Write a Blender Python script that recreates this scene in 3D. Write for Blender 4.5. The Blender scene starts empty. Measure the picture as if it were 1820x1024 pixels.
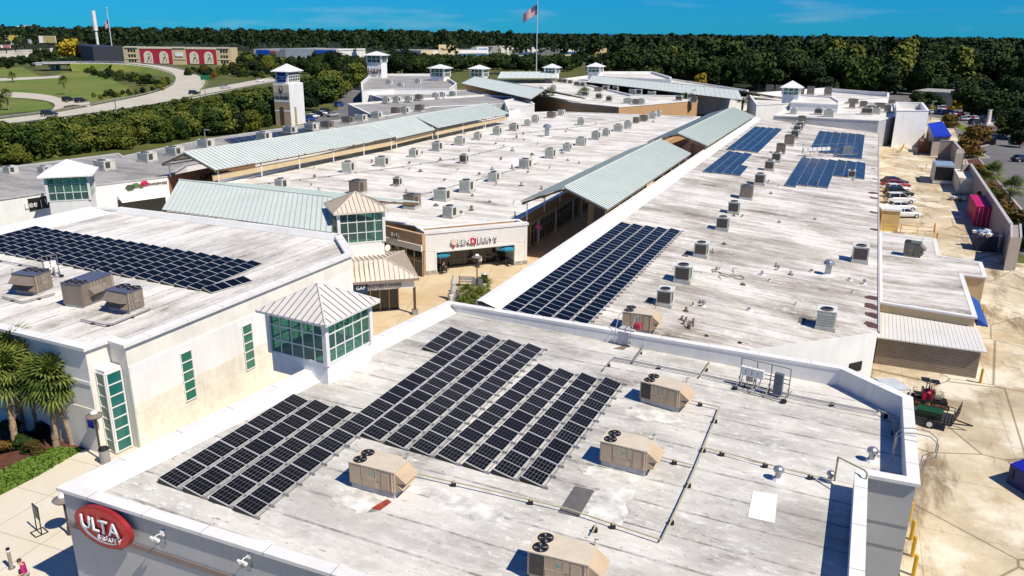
import bpy, bmesh, math, random
import numpy as np
from mathutils import Vector, Matrix
random.seed(7); rng = np.random.default_rng(7)
S = bpy.context.scene; COL = S.collection
R = math.radians

# ------------------------------------------------------------------ camera
F, CX, CY, YH, H, ROLL = 1400.0, 910.0, 512.0, 58.0, 25.0, 0.0105
TH = math.atan((CY - YH) / F)
_c, _s = math.cos(ROLL), math.sin(ROLL)
fw = Vector((0, math.cos(TH), -math.sin(TH))); up0 = Vector((0, math.sin(TH), math.cos(TH))); rt0 = Vector((1, 0, 0))
RT = rt0 * _c + up0 * _s; UP = up0 * _c - rt0 * _s
cam = bpy.data.cameras.new('camera'); co = bpy.data.objects.new('camera', cam); COL.objects.link(co)
cam.sensor_width = 36; cam.lens = F / 1820 * 36; cam.clip_end = 60000; cam.clip_start = 0.5
m = Matrix((RT, UP, -fw)).transposed().to_4x4(); m.translation = (0, 0, H); co.matrix_world = m
S.camera = co
EYE = Vector((0, 0, H))

# ------------------------------------------------------------------ light
SUN_AZ, SUN_EL = -37.0, 53.0           # azimuth measured from +X, counter clockwise
W = bpy.data.worlds.new('World'); S.world = W; W.use_nodes = True
wn = W.node_tree; bg = wn.nodes['Background']
sky = wn.nodes.new('ShaderNodeTexSky'); sky.sky_type = 'NISHITA'; sky.sun_disc = False
sky.sun_elevation = R(SUN_EL); sky.sun_rotation = R(90 - SUN_AZ)
sky.air_density = 1.0; sky.dust_density = 0.0; sky.ozone_density = 3.0; sky.altitude = 0
tint = wn.nodes.new('ShaderNodeMix'); tint.data_type = 'RGBA'; tint.blend_type = 'MULTIPLY'; tint.inputs['Factor'].default_value = 1
tint.inputs[7].default_value = SKYTINT = (0.030, 0.44, 1.0, 1)
wn.links.new(sky.outputs[0], tint.inputs[6])
wtc = wn.nodes.new('ShaderNodeTexCoord'); wmp = wn.nodes.new('ShaderNodeMapping'); wmp.inputs['Scale'].default_value = (3, 3, 22); wn.links.new(wtc.outputs['Generated'], wmp.inputs[0])
wno = wn.nodes.new('ShaderNodeTexNoise'); wno.inputs['Scale'].default_value = 2.2; wno.inputs['Detail'].default_value = 6; wn.links.new(wmp.outputs[0], wno.inputs['Vector'])
wrp = wn.nodes.new('ShaderNodeValToRGB'); wrp.color_ramp.elements[0].position = 0.56; wrp.color_ramp.elements[1].position = 0.85; wrp.color_ramp.elements[1].color = (0.35, 0.35, 0.35, 1); wn.links.new(wno.outputs[0], wrp.inputs[0])
wcl = wn.nodes.new('ShaderNodeMix'); wcl.data_type = 'RGBA'; wcl.inputs[7].default_value = (5.5, 6.2, 7.0, 1); wn.links.new(wrp.outputs[0], wcl.inputs[0]); wn.links.new(tint.outputs[2], wcl.inputs[6])   # thin wisps of cloud
wn.links.new(wcl.outputs[2], bg.inputs[0]); bg.inputs[1].default_value = 0.088
sl = bpy.data.lights.new('sun', 'SUN'); so = bpy.data.objects.new('sun', sl); COL.objects.link(so)
sl.energy = 5.0; sl.angle = R(0.53); sl.color = (1, 0.925, 0.80)
sd = Vector((math.cos(R(SUN_AZ)) * math.cos(R(SUN_EL)), math.sin(R(SUN_AZ)) * math.cos(R(SUN_EL)), math.sin(R(SUN_EL))))
so.rotation_euler = sd.to_track_quat('Z', 'Y').to_euler(); so.location = (60, -60, 120)
S.view_settings.view_transform = 'Standard'; S.view_settings.look = 'None'
S.view_settings.gamma = 1; S.view_settings.use_curve_mapping = False; S.view_settings.exposure = 0.18
S.render.engine = 'CYCLES'
S.cycles.max_bounces = 5; S.cycles.transparent_max_bounces = 8; S.cycles.use_denoising = True

# ------------------------------------------------------------------ photo geometry -> world
def ray(x, y):
    return fw + RT * ((x - CX) / F) + UP * (-(y - CY) / F)
def P(x, y, z=0.0):
    d = ray(x, y); return EYE + d * ((z - H) / d.z)
class Plane:
    def __init__(s, a, b, c):
        s.n = (b - a).cross(c - a).normalized(); s.o = a
    def hit(s, x, y):
        d = ray(x, y); return EYE + d * ((s.o - EYE).dot(s.n) / d.dot(s.n))
    def z(s, x, y):
        return s.o.z - (s.n.x * (x - s.o.x) + s.n.y * (y - s.o.y)) / s.n.z
def flat(z): return Plane(Vector((0, 0, z)), Vector((1, 0, z)), Vector((0, 1, z)))
def proj(p):
    v = p - EYE; d = v.dot(fw); return CX + F * v.dot(RT) / d, CY - F * v.dot(UP) / d
def zat(p, py):
    lo, hi = -5.0, 45.0
    for _ in range(50):
        mid = (lo + hi) / 2
        if proj(Vector((p.x, p.y, mid)))[1] > py: lo = mid
        else: hi = mid
    return lo
def V(a, z=None): return Vector((a[0], a[1], (a[2] if len(a) > 2 else 0.0) if z is None else z))

# ------------------------------------------------------------------ materials
def newmat(name):
    m = bpy.data.materials.new(name); m.use_nodes = True
    nt = m.node_tree; return m, nt, nt.nodes['Principled BSDF']
def N(nt, t, **kw):
    n = nt.nodes.new(t)
    for k, v in kw.items():
        if k in n.inputs: n.inputs[k].default_value = v
        else: setattr(n, k, v)
    return n
def ramp(nt, fac, stops):
    r = nt.nodes.new('ShaderNodeValToRGB'); e = r.color_ramp.elements
    while len(e) < len(stops): e.new(0.5)
    for i, (p, c) in enumerate(stops):
        e[i].position = p; e[i].color = (*c[:3], 1)
    nt.links.new(fac, r.inputs[0]); return r.outputs[0]
def mixc(nt, a, b, fac, mode='MIX'):
    n = nt.nodes.new('ShaderNodeMix'); n.data_type = 'RGBA'; n.blend_type = mode
    for sock, v in ((n.inputs[0], fac), (n.inputs[6], a), (n.inputs[7], b)):
        if hasattr(v, 'links') or hasattr(v, 'is_linked'): nt.links.new(v, sock)
        else: sock.default_value = v if not isinstance(v, tuple) else (*v[:3], 1)
    return n.outputs[2]
def coords(nt, rot=0.0, scale=(1, 1, 1), obj=False):
    if obj:
        t = nt.nodes.new('ShaderNodeTexCoord'); src = t.outputs['Object']
    else:
        g = nt.nodes.new('ShaderNodeNewGeometry'); src = g.outputs['Position']
    a = nt.nodes.new('ShaderNodeMapping'); a.inputs['Rotation'].default_value = (0, 0, -rot)
    nt.links.new(src, a.inputs[0])
    b = nt.nodes.new('ShaderNodeMapping'); b.inputs['Scale'].default_value = scale
    nt.links.new(a.outputs[0], b.inputs[0]); return b.outputs[0]
def noise(nt, vec, scale, detail=4, rough=0.6):
    n = N(nt, 'ShaderNodeTexNoise'); n.inputs['Scale'].default_value = scale
    n.inputs['Detail'].default_value = detail; n.inputs['Roughness'].default_value = rough
    nt.links.new(vec, n.inputs['Vector']); return n.outputs[0]
def bump(nt, bs, h, strength=0.3, dist=0.02):
    b = nt.nodes.new('ShaderNodeBump'); b.inputs['Strength'].default_value = strength; b.inputs['Distance'].default_value = dist
    nt.links.new(h, b.inputs['Height']); nt.links.new(b.outputs[0], bs.inputs['Normal'])
_mc = {}
def paint(col, rough=0.6, metal=0.0, var=0.18, scale=1.2, name=None, spec=0.4):
    key = (col, rough, metal, var, scale)
    if key in _mc: return _mc[key]
    m, nt, bs = newmat(name or 'paint'); _mc[key] = m
    v = coords(nt); n1 = noise(nt, v, scale, 5); n2 = noise(nt, v, scale * 9, 3)
    d = tuple(c * (1 - var) for c in col); l = tuple(min(1, c * (1 + var * 0.5)) for c in col)
    c = ramp(nt, n1, [(0.3, d), (0.65, l)])
    c = mixc(nt, c, tuple(x * 0.8 for x in col), ramp(nt, n2, [(0.5, (0, 0, 0)), (0.9, (var * 2,) * 3)]))
    if name and ('stucco' in name or 'coping' in name or 'block' in name):
        sv = coords(nt, 0.4, (1.6, 1.6, 0.12)); c = mixc(nt, c, tuple(x * 0.72 for x in col), ramp(nt, noise(nt, sv, 1.0, 6, 0.7), [(0.5, (0, 0, 0)), (0.75, (0.45,) * 3)]))
    nt.links.new(c, bs.inputs['Base Color']); bs.inputs['Roughness'].default_value = rough
    bs.inputs['Metallic'].default_value = metal; bs.inputs['Specular IOR Level'].default_value = spec
    return m
def roofmat(name, ang, light, grey, dark, amount, pitch, seed, warm=(0.45, 0.36, 0.26), aniso=0.09):
    """weathered white membrane: strips laid along `ang`, stained in streaks"""
    m, nt, bs = newmat(name)
    base = coords(nt, ang, (1, 1, 1))
    st = coords(nt, ang, (aniso, 0.42, 0.5)); off = N(nt, 'ShaderNodeVectorMath'); off.operation = 'ADD'; off.inputs[1].default_value = (seed, seed * 2.3, 0)
    nt.links.new(st, off.inputs[0]); st = off.outputs[0]
    streak = noise(nt, st, 1.0, 7, 0.68)
    patch = noise(nt, base, 0.16, 4, 0.55)
    fine = noise(nt, coords(nt, ang, (1.1, 2.2, 1)), 1.5, 8, 0.78)
    mad = N(nt, 'ShaderNodeMath'); mad.operation = 'MULTIPLY_ADD'; mad.inputs[1].default_value = 0.55
    nt.links.new(patch, mad.inputs[0]); nt.links.new(streak, mad.inputs[2])
    c = ramp(nt, mad.outputs[0], [(0.80 - amount, light), (0.98 - amount, grey), (1.22 - amount, dark)])
    # cleaner, whiter patches and scuffs
    c = mixc(nt, c, tuple(min(0.80, x * 1.35) for x in light), ramp(nt, fine, [(0.52, (0, 0, 0)), (0.66, (0.8,) * 3)]))
    c = mixc(nt, c, warm, ramp(nt, noise(nt, base, 0.45, 5, 0.7), [(0.55, (0, 0, 0)), (0.78, (0.5,) * 3)]))
    # broad worn and ponded areas
    c = mixc(nt, c, tuple(x * 0.75 for x in grey), ramp(nt, noise(nt, coords(nt, ang, (0.05, 0.12, 1)), 1.3, 6, 0.72), [(0.5, (0, 0, 0)), (0.62, (0.55,) * 3)]))
    # seams of the strips
    sep = N(nt, 'ShaderNodeSeparateXYZ'); nt.links.new(base, sep.inputs[0])
    wob = N(nt, 'ShaderNodeMath'); wob.operation = 'MULTIPLY_ADD'; wob.inputs[1].default_value = 0.18
    nt.links.new(noise(nt, base, 0.35, 3), wob.inputs[0]); nt.links.new(sep.outputs[1], wob.inputs[2])
    md = N(nt, 'ShaderNodeMath'); md.operation = 'PINGPONG'; md.inputs[1].default_value = pitch / 2; nt.links.new(wob.outputs[0], md.inputs[0])
    line = ramp(nt, md.outputs[0], [(0.0, (1, 1, 1)), (0.045, (0.85,) * 3), (0.09, (0, 0, 0))])
    brk = ramp(nt, noise(nt, coords(nt, ang, (0.9, 0.3, 1)), 1.1, 5, 0.7), [(0.38, (0.1,) * 3), (0.62, (1, 1, 1))])
    lm = N(nt, 'ShaderNodeMath'); lm.operation = 'MULTIPLY'; nt.links.new(line, lm.inputs[0]); nt.links.new(brk, lm.inputs[1])
    lm2 = N(nt, 'ShaderNodeMath'); lm2.operation = 'MULTIPLY'; lm2.inputs[1].default_value = 0.8; nt.links.new(lm.outputs[0], lm2.inputs[0])
    c = mixc(nt, c, tuple(x * 0.55 for x in dark), lm2.outputs[0])
    # black specks
    sp = ramp(nt, noise(nt, coords(nt, ang, (1.0, 2.2, 1)), 2.6, 3, 0.6), [(0.64, (0, 0, 0)), (0.72, (0.65,) * 3)])
    c = mixc(nt, c, tuple(x * 0.5 for x in dark), sp)
    nt.links.new(c, bs.inputs['Base Color']); bs.inputs['Roughness'].default_value = 0.65; bs.inputs['Specular IOR Level'].default_value = 0.25
    bump(nt, bs, fine, 0.35, 0.03); return m
def groundmat(name, a, b, stain, sc=0.12, stainamt=0.5, joint=0.0, ang=0.0, seed=0.0, bright=None):
    m, nt, bs = newmat(name); v = coords(nt, ang)
    ad = N(nt, 'ShaderNodeVectorMath'); ad.operation = 'ADD'; ad.inputs[1].default_value = (seed, -seed, 0); nt.links.new(v, ad.inputs[0]); v2 = ad.outputs[0]
    c = ramp(nt, noise(nt, v2, sc * 3, 6, 0.65), [(0.3, a), (0.7, b)])
    s = noise(nt, v2, sc, 7, 0.7)
    c = mixc(nt, c, stain, ramp(nt, s, [(0.47, (0, 0, 0)), (0.75, (stainamt,) * 3)]))
    if bright:
        st2 = N(nt, 'ShaderNodeMapping'); st2.inputs['Scale'].default_value = (0.22, 1, 1); nt.links.new(v2, st2.inputs[0])
        c = mixc(nt, c, tuple(x * 0.8 for x in stain), ramp(nt, noise(nt, st2.outputs[0], 0.33, 7, 0.7), [(0.53, (0, 0, 0)), (0.63, (0.75,) * 3)]))
        c = mixc(nt, c, bright, ramp(nt, noise(nt, v2, 0.16, 6, 0.65), [(0.50, (0, 0, 0)), (0.60, (0.85,) * 3)]))
        c = mixc(nt, c, (0.48, 0.33, 0.14), ramp(nt, noise(nt, v2, 0.07, 5, 0.6), [(0.54, (0, 0, 0)), (0.68, (0.4,) * 3)]))
        vo = N(nt, 'ShaderNodeTexVoronoi'); vo.feature = 'DISTANCE_TO_EDGE'; vo.inputs['Scale'].default_value = 0.13; nt.links.new(v2, vo.inputs['Vector'])
        c = mixc(nt, c, (0.10, 0.07, 0.04), ramp(nt, vo.outputs['Distance'], [(0.0, (0.8,) * 3), (0.006, (0.4,) * 3), (0.012, (0, 0, 0))]))
    c = mixc(nt, c, tuple(x * 0.6 for x in a), ramp(nt, noise(nt, v2, 5, 4, 0.7), [(0.55, (0, 0, 0)), (0.85, (0.4,) * 3)]))
    if joint:
        br = N(nt, 'ShaderNodeTexBrick'); nt.links.new(v, br.inputs['Vector']); br.offset = 0
        br.inputs['Scale'].default_value = 1; br.inputs['Brick Width'].default_value = joint; br.inputs['Row Height'].default_value = joint
        br.inputs['Mortar Size'].default_value = 0.03; br.inputs['Color1'].default_value = br.inputs['Color2'].default_value = (0, 0, 0, 1); br.inputs['Mortar'].default_value = (1, 1, 1, 1)
        f = N(nt, 'ShaderNodeMath'); f.operation = 'MULTIPLY'; f.inputs[1].default_value = 0.3 if bright else 0.5; nt.links.new(br.outputs[0], f.inputs[0])
        c = mixc(nt, c, tuple(x * 0.35 for x in stain), f.outputs[0])
    nt.links.new(c, bs.inputs['Base Color']); bs.inputs['Roughness'].default_value = 0.85; bs.inputs['Specular IOR Level'].default_value = 0.2
    return m
def leafmat(name, dark, mid, light, amt=0.5):
    m, nt, bs = newmat(name)
    oi = nt.nodes.new('ShaderNodeObjectInfo'); v = coords(nt); n = noise(nt, v, 0.5, 3)
    ad = N(nt, 'ShaderNodeMath'); ad.operation = 'MULTIPLY_ADD'; ad.inputs[1].default_value = amt; nt.links.new(oi.outputs['Random'], ad.inputs[0]); nt.links.new(n, ad.inputs[2])
    c = ramp(nt, ad.outputs[0], [(0.3, dark), (0.65, mid), (0.95, light)])
    nt.links.new(c, bs.inputs['Base Color']); bs.inputs['Roughness'].default_value = 0.7; bs.inputs['Specular IOR Level'].default_value = 0.15
    return m
def glassmat(name, tintc, mixf=0.5, rough=0.06):
    m, nt, bs = newmat(name)
    bs.inputs['Base Color'].default_value = (*[c * 0.25 for c in tintc], 1); bs.inputs['Roughness'].default_value = rough; bs.inputs['Specular IOR Level'].default_value = 0.8
    tr = nt.nodes.new('ShaderNodeBsdfTransparent'); tr.inputs[0].default_value = (*tintc, 1)
    mx = nt.nodes.new('ShaderNodeMixShader'); mx.inputs[0].default_value = mixf
    nt.links.new(bs.outputs[0], mx.inputs[1]); nt.links.new(tr.outputs[0], mx.inputs[2]); nt.links.new(mx.outputs[0], nt.nodes['Material Output'].inputs[0])
    return m
def pvmat(name, cell, line, lineamt):
    """solar cells: printed grid of busbars and cell gaps, in the module's own coordinates"""
    m, nt, bs = newmat(name); v = coords(nt, 0, (1, 1, 1), True)
    br = N(nt, 'ShaderNodeTexBrick'); br.offset = 0; nt.links.new(v, br.inputs['Vector'])
    br.inputs['Scale'].default_value = 1; br.inputs['Brick Width'].default_value = 0.32; br.inputs['Row Height'].default_value = 0.172
    br.inputs['Mortar Size'].default_value = 0.010; br.inputs['Mortar Smooth'].default_value = 0.1
    br.inputs['Color1'].default_value = (*cell, 1); br.inputs['Color2'].default_value = (*[c * 1.3 for c in cell], 1); br.inputs['Mortar'].default_value = (*[c + lineamt * (l - c) for c, l in zip(cell, line)], 1)
    oi = nt.nodes.new('ShaderNodeObjectInfo')
    c = mixc(nt, br.outputs[0], tuple(x * 2.2 for x in cell), ramp(nt, oi.outputs['Random'], [(0.4, (0, 0, 0)), (1.0, (0.6,) * 3)]))
    nt.links.new(c, bs.inputs['Base Color']); bs.inputs['Roughness'].default_value = 0.3; bs.inputs['Specular IOR Level'].default_value = 0.12
    return m
M = {}
A_MAIN, A_FORE = R(67.0), R(58.3)
M['roof_fore'] = roofmat('roof_membrane_weathered', R(-23), (0.63, 0.605, 0.55), (0.45, 0.43, 0.39), (0.21, 0.19, 0.165), 0.12, 1.9, 3.1, (0.40, 0.34, 0.27), 0.16)
M['roof_strip'] = roofmat('roof_membrane_streaked', R(-23), (0.70, 0.665, 0.60), (0.41, 0.37, 0.315), (0.17, 0.145, 0.115), 0.11, 1.6, 11.7, (0.36, 0.25, 0.15))
M['roof_cent'] = roofmat('roof_membrane_bright', R(-23), (0.76, 0.73, 0.665), (0.50, 0.46, 0.395), (0.20, 0.175, 0.145), 0.07, 2.6, 23.0, (0.38, 0.28, 0.18))
M['roof_left'] = roofmat('roof_membrane_left', R(66), (0.74, 0.71, 0.65), (0.48, 0.45, 0.395), (0.20, 0.18, 0.15), 0.08, 2.4, 31.0, (0.40, 0.32, 0.22))
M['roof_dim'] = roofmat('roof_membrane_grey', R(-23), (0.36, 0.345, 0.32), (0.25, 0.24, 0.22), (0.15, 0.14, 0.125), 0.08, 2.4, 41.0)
M['white'] = paint((0.76, 0.745, 0.705), 0.55, var=0.10, scale=0.35, name='white_coping')
M['whitewall'] = paint((0.80, 0.79, 0.755), 0.75, var=0.07, scale=0.5, name='white_stucco')
M['cream'] = paint((0.78, 0.745, 0.655), 0.8, var=0.10, scale=0.6, name='cream_stucco')
M['sand'] = paint((0.76, 0.705, 0.59), 0.85, var=0.14, scale=0.9, name='sand_block')
M['greywall'] = paint((0.46, 0.455, 0.44), 0.8, var=0.08, scale=0.4, name='light_grey_stucco')
M['taupe'] = paint((0.26, 0.20, 0.165), 0.8, var=0.10, name='taupe_band')
M['brownwall'] = paint((0.50, 0.30, 0.15), 0.85, var=0.10, name='brown_stucco')
M['tan'] = paint((0.56, 0.43, 0.245), 0.8, var=0.08, name='tan_stucco')
M['graywall'] = paint((0.42, 0.42, 0.43), 0.8, var=0.10, name='grey_stucco')
M['hvac'] = paint((0.50, 0.38, 0.25), 0.5, var=0.10, scale=2, name='tan_sheet_steel')
M['hvac_dark'] = paint((0.22, 0.18, 0.14), 0.45, var=0.14, scale=2, name='bronze_sheet_steel')
M['hvac_pale'] = paint((0.55, 0.57, 0.48), 0.5, var=0.12, scale=2, name='pale_green_sheet_steel')
M['hvac_top'] = paint((0.62, 0.53, 0.40), 0.35, var=0.10, scale=1.5, name='sheet_steel_lid')
M['grille'] = paint((0.07, 0.06, 0.05), 0.6, var=0.3, scale=6, name='coil_fins')
M['black'] = paint((0.012, 0.012, 0.013), 0.5, var=0.2, name='black_plastic')
M['steel'] = paint((0.42, 0.43, 0.44), 0.35, 0.7, var=0.15, scale=4, name='galvanised_steel')
M['curb'] = paint((0.46, 0.45, 0.43), 0.6, var=0.25, scale=2.5, name='curb_flashing')
M['alu'] = paint((0.62, 0.62, 0.61), 0.4, 0.3, var=0.05, name='aluminium_frame')
M['pipe'] = paint((0.44, 0.40, 0.25), 0.5, var=0.2, scale=3, name='yellow_gas_pipe')
M['conduit'] = paint((0.36, 0.35, 0.34), 0.45, 0.4, var=0.2, scale=3, name='grey_conduit')
M['pad'] = paint((0.12, 0.115, 0.115), 0.9, var=0.2, scale=2, name='dark_walk_pad')
M['rust'] = paint((0.30, 0.05, 0.03), 0.9, var=0.5, scale=5, name='rust_red_patch')
M['seafoam'] = paint((0.55, 0.60, 0.555), 0.55, 0.0, var=0.07, scale=0.4, spec=0.15, name='pale_green_metal_roof')
M['seafoam_rib'] = paint((0.42, 0.49, 0.46), 0.5, 0.0, var=0.05, spec=0.15, name='pale_green_seam')
M['tanmetal'] = paint((0.60, 0.525, 0.42), 0.5, 0.0, var=0.06, scale=0.6, name='tan_metal_roof')
M['greymetal'] = paint((0.66, 0.64, 0.60), 0.5, 0.0, var=0.06, scale=0.6, name='light_grey_metal_roof')
M['whitemetal'] = paint((0.80, 0.79, 0.76), 0.4, 0.1, var=0.04, scale=0.6, name='white_metal_roof')
M['seam_dark'] = paint((0.27, 0.22, 0.17), 0.5, var=0.1, name='standing_seam')
M['under'] = paint((0.20, 0.15, 0.085), 0.8, var=0.15, name='canopy_timber')
M['pv'] = pvmat('solar_cells_black', (0.0035, 0.0035, 0.005), (0.15, 0.15, 0.155), 0.9)
M['pv_navy'] = pvmat('solar_cells_navy', (0.0018, 0.0024, 0.0045), (0.025, 0.035, 0.05), 0.5)
M['pv_blue'] = pvmat('solar_cells_blue', (0.006, 0.023, 0.056), (0.045, 0.08, 0.13), 0.55)
M['glass_teal'] = glassmat('teal_tinted_glass', (0.58, 0.84, 0.77), 0.72)
M['glass_green'] = paint((0.03, 0.16, 0.10), 0.12, var=0.15, scale=0.5, name='green_tinted_glass', spec=0.6)
M['glass_teal_op'] = paint((0.012, 0.13, 0.115), 0.12, var=0.15, scale=0.5, name='blue_green_tinted_glass', spec=0.6)
M['glass_dark'] = paint((0.018, 0.024, 0.026), 0.08, var=0.3, scale=0.5, name='dark_shop_glass', spec=0.6)
M['yard'] = groundmat('yard_concrete', (0.48, 0.39, 0.25), (0.66, 0.57, 0.41), (0.19, 0.125, 0.065), 0.085, 0.95, 6.0, A_MAIN, 4.0, (0.74, 0.67, 0.53))
M['walk'] = groundmat('pale_sidewalk', (0.60, 0.54, 0.42), (0.66, 0.61, 0.50), (0.55, 0.44, 0.28), 0.1, 0.3, 3.4, R(70), 9.0)
M['plaza'] = groundmat('plaza_concrete', (0.56, 0.44, 0.27), (0.62, 0.52, 0.36), (0.48, 0.31, 0.13), 0.14, 0.8, 3.2, R(-5), 17.0)
M['alley'] = groundmat('alley_paving', (0.60, 0.38, 0.20), (0.66, 0.46, 0.28), (0.36, 0.19, 0.09), 0.2, 0.5, 3.0, A_MAIN, 2.0)
M['asphalt'] = groundmat('worn_asphalt', (0.13, 0.125, 0.12), (0.18, 0.172, 0.165), (0.085, 0.08, 0.078), 0.06, 0.7, 0, 0.6, 5.0)
M['road'] = groundmat('concrete_roadway', (0.46, 0.42, 0.34), (0.52, 0.48, 0.40), (0.36, 0.32, 0.25), 0.05, 0.5, 0, 0, 1.0)
M['grass'] = groundmat('mown_grass', (0.085, 0.14, 0.018), (0.16, 0.20, 0.035), (0.25, 0.19, 0.07), 0.018, 0.95, 0, 0, 6.0)
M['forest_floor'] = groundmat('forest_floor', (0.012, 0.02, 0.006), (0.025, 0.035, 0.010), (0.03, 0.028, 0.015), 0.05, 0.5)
M['scrub'] = groundmat('scrub_ground', (0.045, 0.065, 0.014), (0.12, 0.125, 0.03), (0.19, 0.155, 0.05), 0.05, 0.6, 0, 0, 8.0)
M['lawn'] = groundmat('lawn', (0.06, 0.14, 0.015), (0.11, 0.20, 0.03), (0.12, 0.15, 0.04), 0.6, 0.4, 0, 0, 3.0)
M['mulch'] = groundmat('red_mulch', (0.085, 0.035, 0.025), (0.14, 0.06, 0.04), (0.05, 0.025, 0.02), 0.8, 0.6, 0, 0, 3.0)
M['sea'] = paint((0.01, 0.05, 0.14), 0.3, var=0.1, scale=0.001, name='sea_water')
M['leaf_oak'] = leafmat('broadleaf_foliage', (0.005, 0.013, 0.004), (0.015, 0.032, 0.008), (0.046, 0.068, 0.013))
M['leaf_pine'] = leafmat('pine_foliage', (0.004, 0.011, 0.004), (0.010, 0.023, 0.007), (0.028, 0.046, 0.012))
M['leaf_shrub'] = leafmat('thicket_foliage', (0.007, 0.020, 0.005), (0.034, 0.064, 0.010), (0.125, 0.140, 0.020), 0.65)
M['leaf_yellow'] = leafmat('yellow_autumn_foliage', (0.16, 0.13, 0.012), (0.32, 0.24, 0.02), (0.46, 0.32, 0.03))
M['leaf_rust'] = leafmat('rusty_autumn_foliage', (0.030, 0.032, 0.008), (0.080, 0.060, 0.013), (0.16, 0.095, 0.018))
M['leaf_palm'] = leafmat('palm_fronds', (0.02, 0.04, 0.008), (0.07, 0.105, 0.018), (0.17, 0.20, 0.04), 0.55)
M['bark'] = paint((0.16, 0.11, 0.075), 0.9, var=0.35, scale=2, name='bark')
M['palmbark'] = paint((0.33, 0.24, 0.15), 0.9, var=0.4, scale=3, name='palm_bark')
def C(r, g, b, rough=0.5, **k): return paint((r, g, b), rough, **k)

# ------------------------------------------------------------------ mesh building
class MB:
    def __init__(s): s.v = []; s.f = []; s.mi = []; s.mats = []
    def mat(s, m):
        if m not in s.mats: s.mats.append(m)
        return s.mats.index(m)
    def add(s, vs, fs, m):
        o = len(s.v); s.v += [tuple(v) for v in vs]; k = s.mat(m)
        for f in fs: s.f.append([o + i for i in f]); s.mi.append(k)
        return s
    def quad(s, a, b, c, d, m): return s.add([a, b, c, d], [(0, 1, 2, 3)], m)
    def poly(s, pts, m): return s.add(pts, [tuple(range(len(pts)))], m)
    def par(s, o, u, v, w, m):
        o, u, v, w = Vector(o), Vector(u), Vector(v), Vector(w)
        p = [o, o + u, o + u + v, o + v, o + w, o + u + w, o + u + v + w, o + v + w]
        return s.add(p, [(3, 2, 1, 0), (4, 5, 6, 7), (0, 1, 5, 4), (1, 2, 6, 5), (2, 3, 7, 6), (3, 0, 4, 7)], m)
    def box(s, c, d, m, rz=0.0):
        cx, sy = math.cos(rz), math.sin(rz)
        u, v = Vector((cx, sy, 0)) * d[0], Vector((-sy, cx, 0)) * d[1]
        return s.par(Vector(c) - u / 2 - v / 2 - Vector((0, 0, d[2] / 2)), u, v, (0, 0, d[2]), m)
    def prism(s, pts, z0, z1, m, top=None, bottom=False):
        n = len(pts); vs = [(p[0], p[1], z0) for p in pts] + [(p[0], p[1], z1) for p in pts]
        s.add(vs, [(i, (i + 1) % n, n + (i + 1) % n, n + i) for i in range(n)], m)
        s.add([vs[n + i] for i in range(n)], [tuple(range(n))], top or m)
        if bottom: s.add([vs[i] for i in range(n)], [tuple(reversed(range(n)))], m)
        return s
    def bar(s, a, b, r, m, n=6, r2=None, caps=True):
        a, b = Vector(a), Vector(b); d = b - a
        if d.length < 1e-6: return s
        q = d.to_track_quat('Z', 'Y'); r2 = r if r2 is None else r2
        ra = [a + q @ Vector((math.cos(2 * math.pi * (i + .5) / n) * r, math.sin(2 * math.pi * (i + .5) / n) * r, 0)) for i in range(n)]
        rb = [b + q @ Vector((math.cos(2 * math.pi * (i + .5) / n) * r2, math.sin(2 * math.pi * (i + .5) / n) * r2, 0)) for i in range(n)]
        fs = [(i, (i + 1) % n, n + (i + 1) % n, n + i) for i in range(n)]
        if caps: fs += [tuple(reversed(range(n))), tuple(range(n, 2 * n))]
        return s.add(ra + rb, fs, m)
    def tube(s, pts, r, m, n=6):
        for a, b in zip(pts, pts[1:]): s.bar(a, b, r, m, n)
        return s
    def dome(s, c, r, m, n=10, k=4, sz=1.0, full=False):
        vs = []; lo = -k if full else 0
        for j in range(lo, k + 1):
            t = math.pi / 2 * j / k
            for i in range(n):
                a = 2 * math.pi * i / n; vs.append((c[0] + r * math.cos(t) * math.cos(a), c[1] + r * math.cos(t) * math.sin(a), c[2] + r * math.sin(t) * sz))
        fs = [(j * n + i, j * n + (i + 1) % n, (j + 1) * n + (i + 1) % n, (j + 1) * n + i) for j in range(k - lo) for i in range(n)]
        return s.add(vs, fs, m)
    def mesh(s, name, smooth=False):
        me = bpy.data.meshes.new(name); me.from_pydata(s.v, [], s.f)
        for m in s.mats: me.materials.append(m)
        me.polygons.foreach_set('material_index', s.mi)
        if smooth: me.polygons.foreach_set('use_smooth', [True] * len(me.polygons))
        me.update(); return me
    def build(s, name, parent=None, smooth=False, world=True):
        return link(name, s.mesh(name, smooth), parent, world)
def link(name, me, parent=None, world=True, loc=None, rz=0.0):
    o = bpy.data.objects.new(name, me); COL.objects.link(o)
    if loc is not None: o.location = loc; o.rotation_euler = (0, 0, rz)
    if parent is not None:
        o.parent = parent
        if world: o.matrix_parent_inverse = WINV[parent.name]
    return o
WINV = {}
def tag(o, label=None, cat=None, group=None, kind=None):
    if label: o['label'] = label
    if cat: o['category'] = cat
    if group: o['group'] = group
    if kind: o['kind'] = kind
    return o
def thing(name, label, cat, loc=(0, 0, 0), rz=0.0, group=None):
    o = bpy.data.objects.new(name, None); COL.objects.link(o); o.empty_display_size = 0.3
    o.location = loc; o.rotation_euler = (0, 0, rz); tag(o, label, cat, group)
    WINV[o.name] = (Matrix.Translation(Vector(loc)) @ Matrix.Rotation(rz, 4, 'Z')).inverted()
    return o
def sub(name, mb, parent, smooth=False):
    """a sub-part of a part that sits at its parent's origin"""
    o = bpy.data.objects.new(name, mb.mesh(name, smooth)); COL.objects.link(o); o.parent = parent; return o
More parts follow.
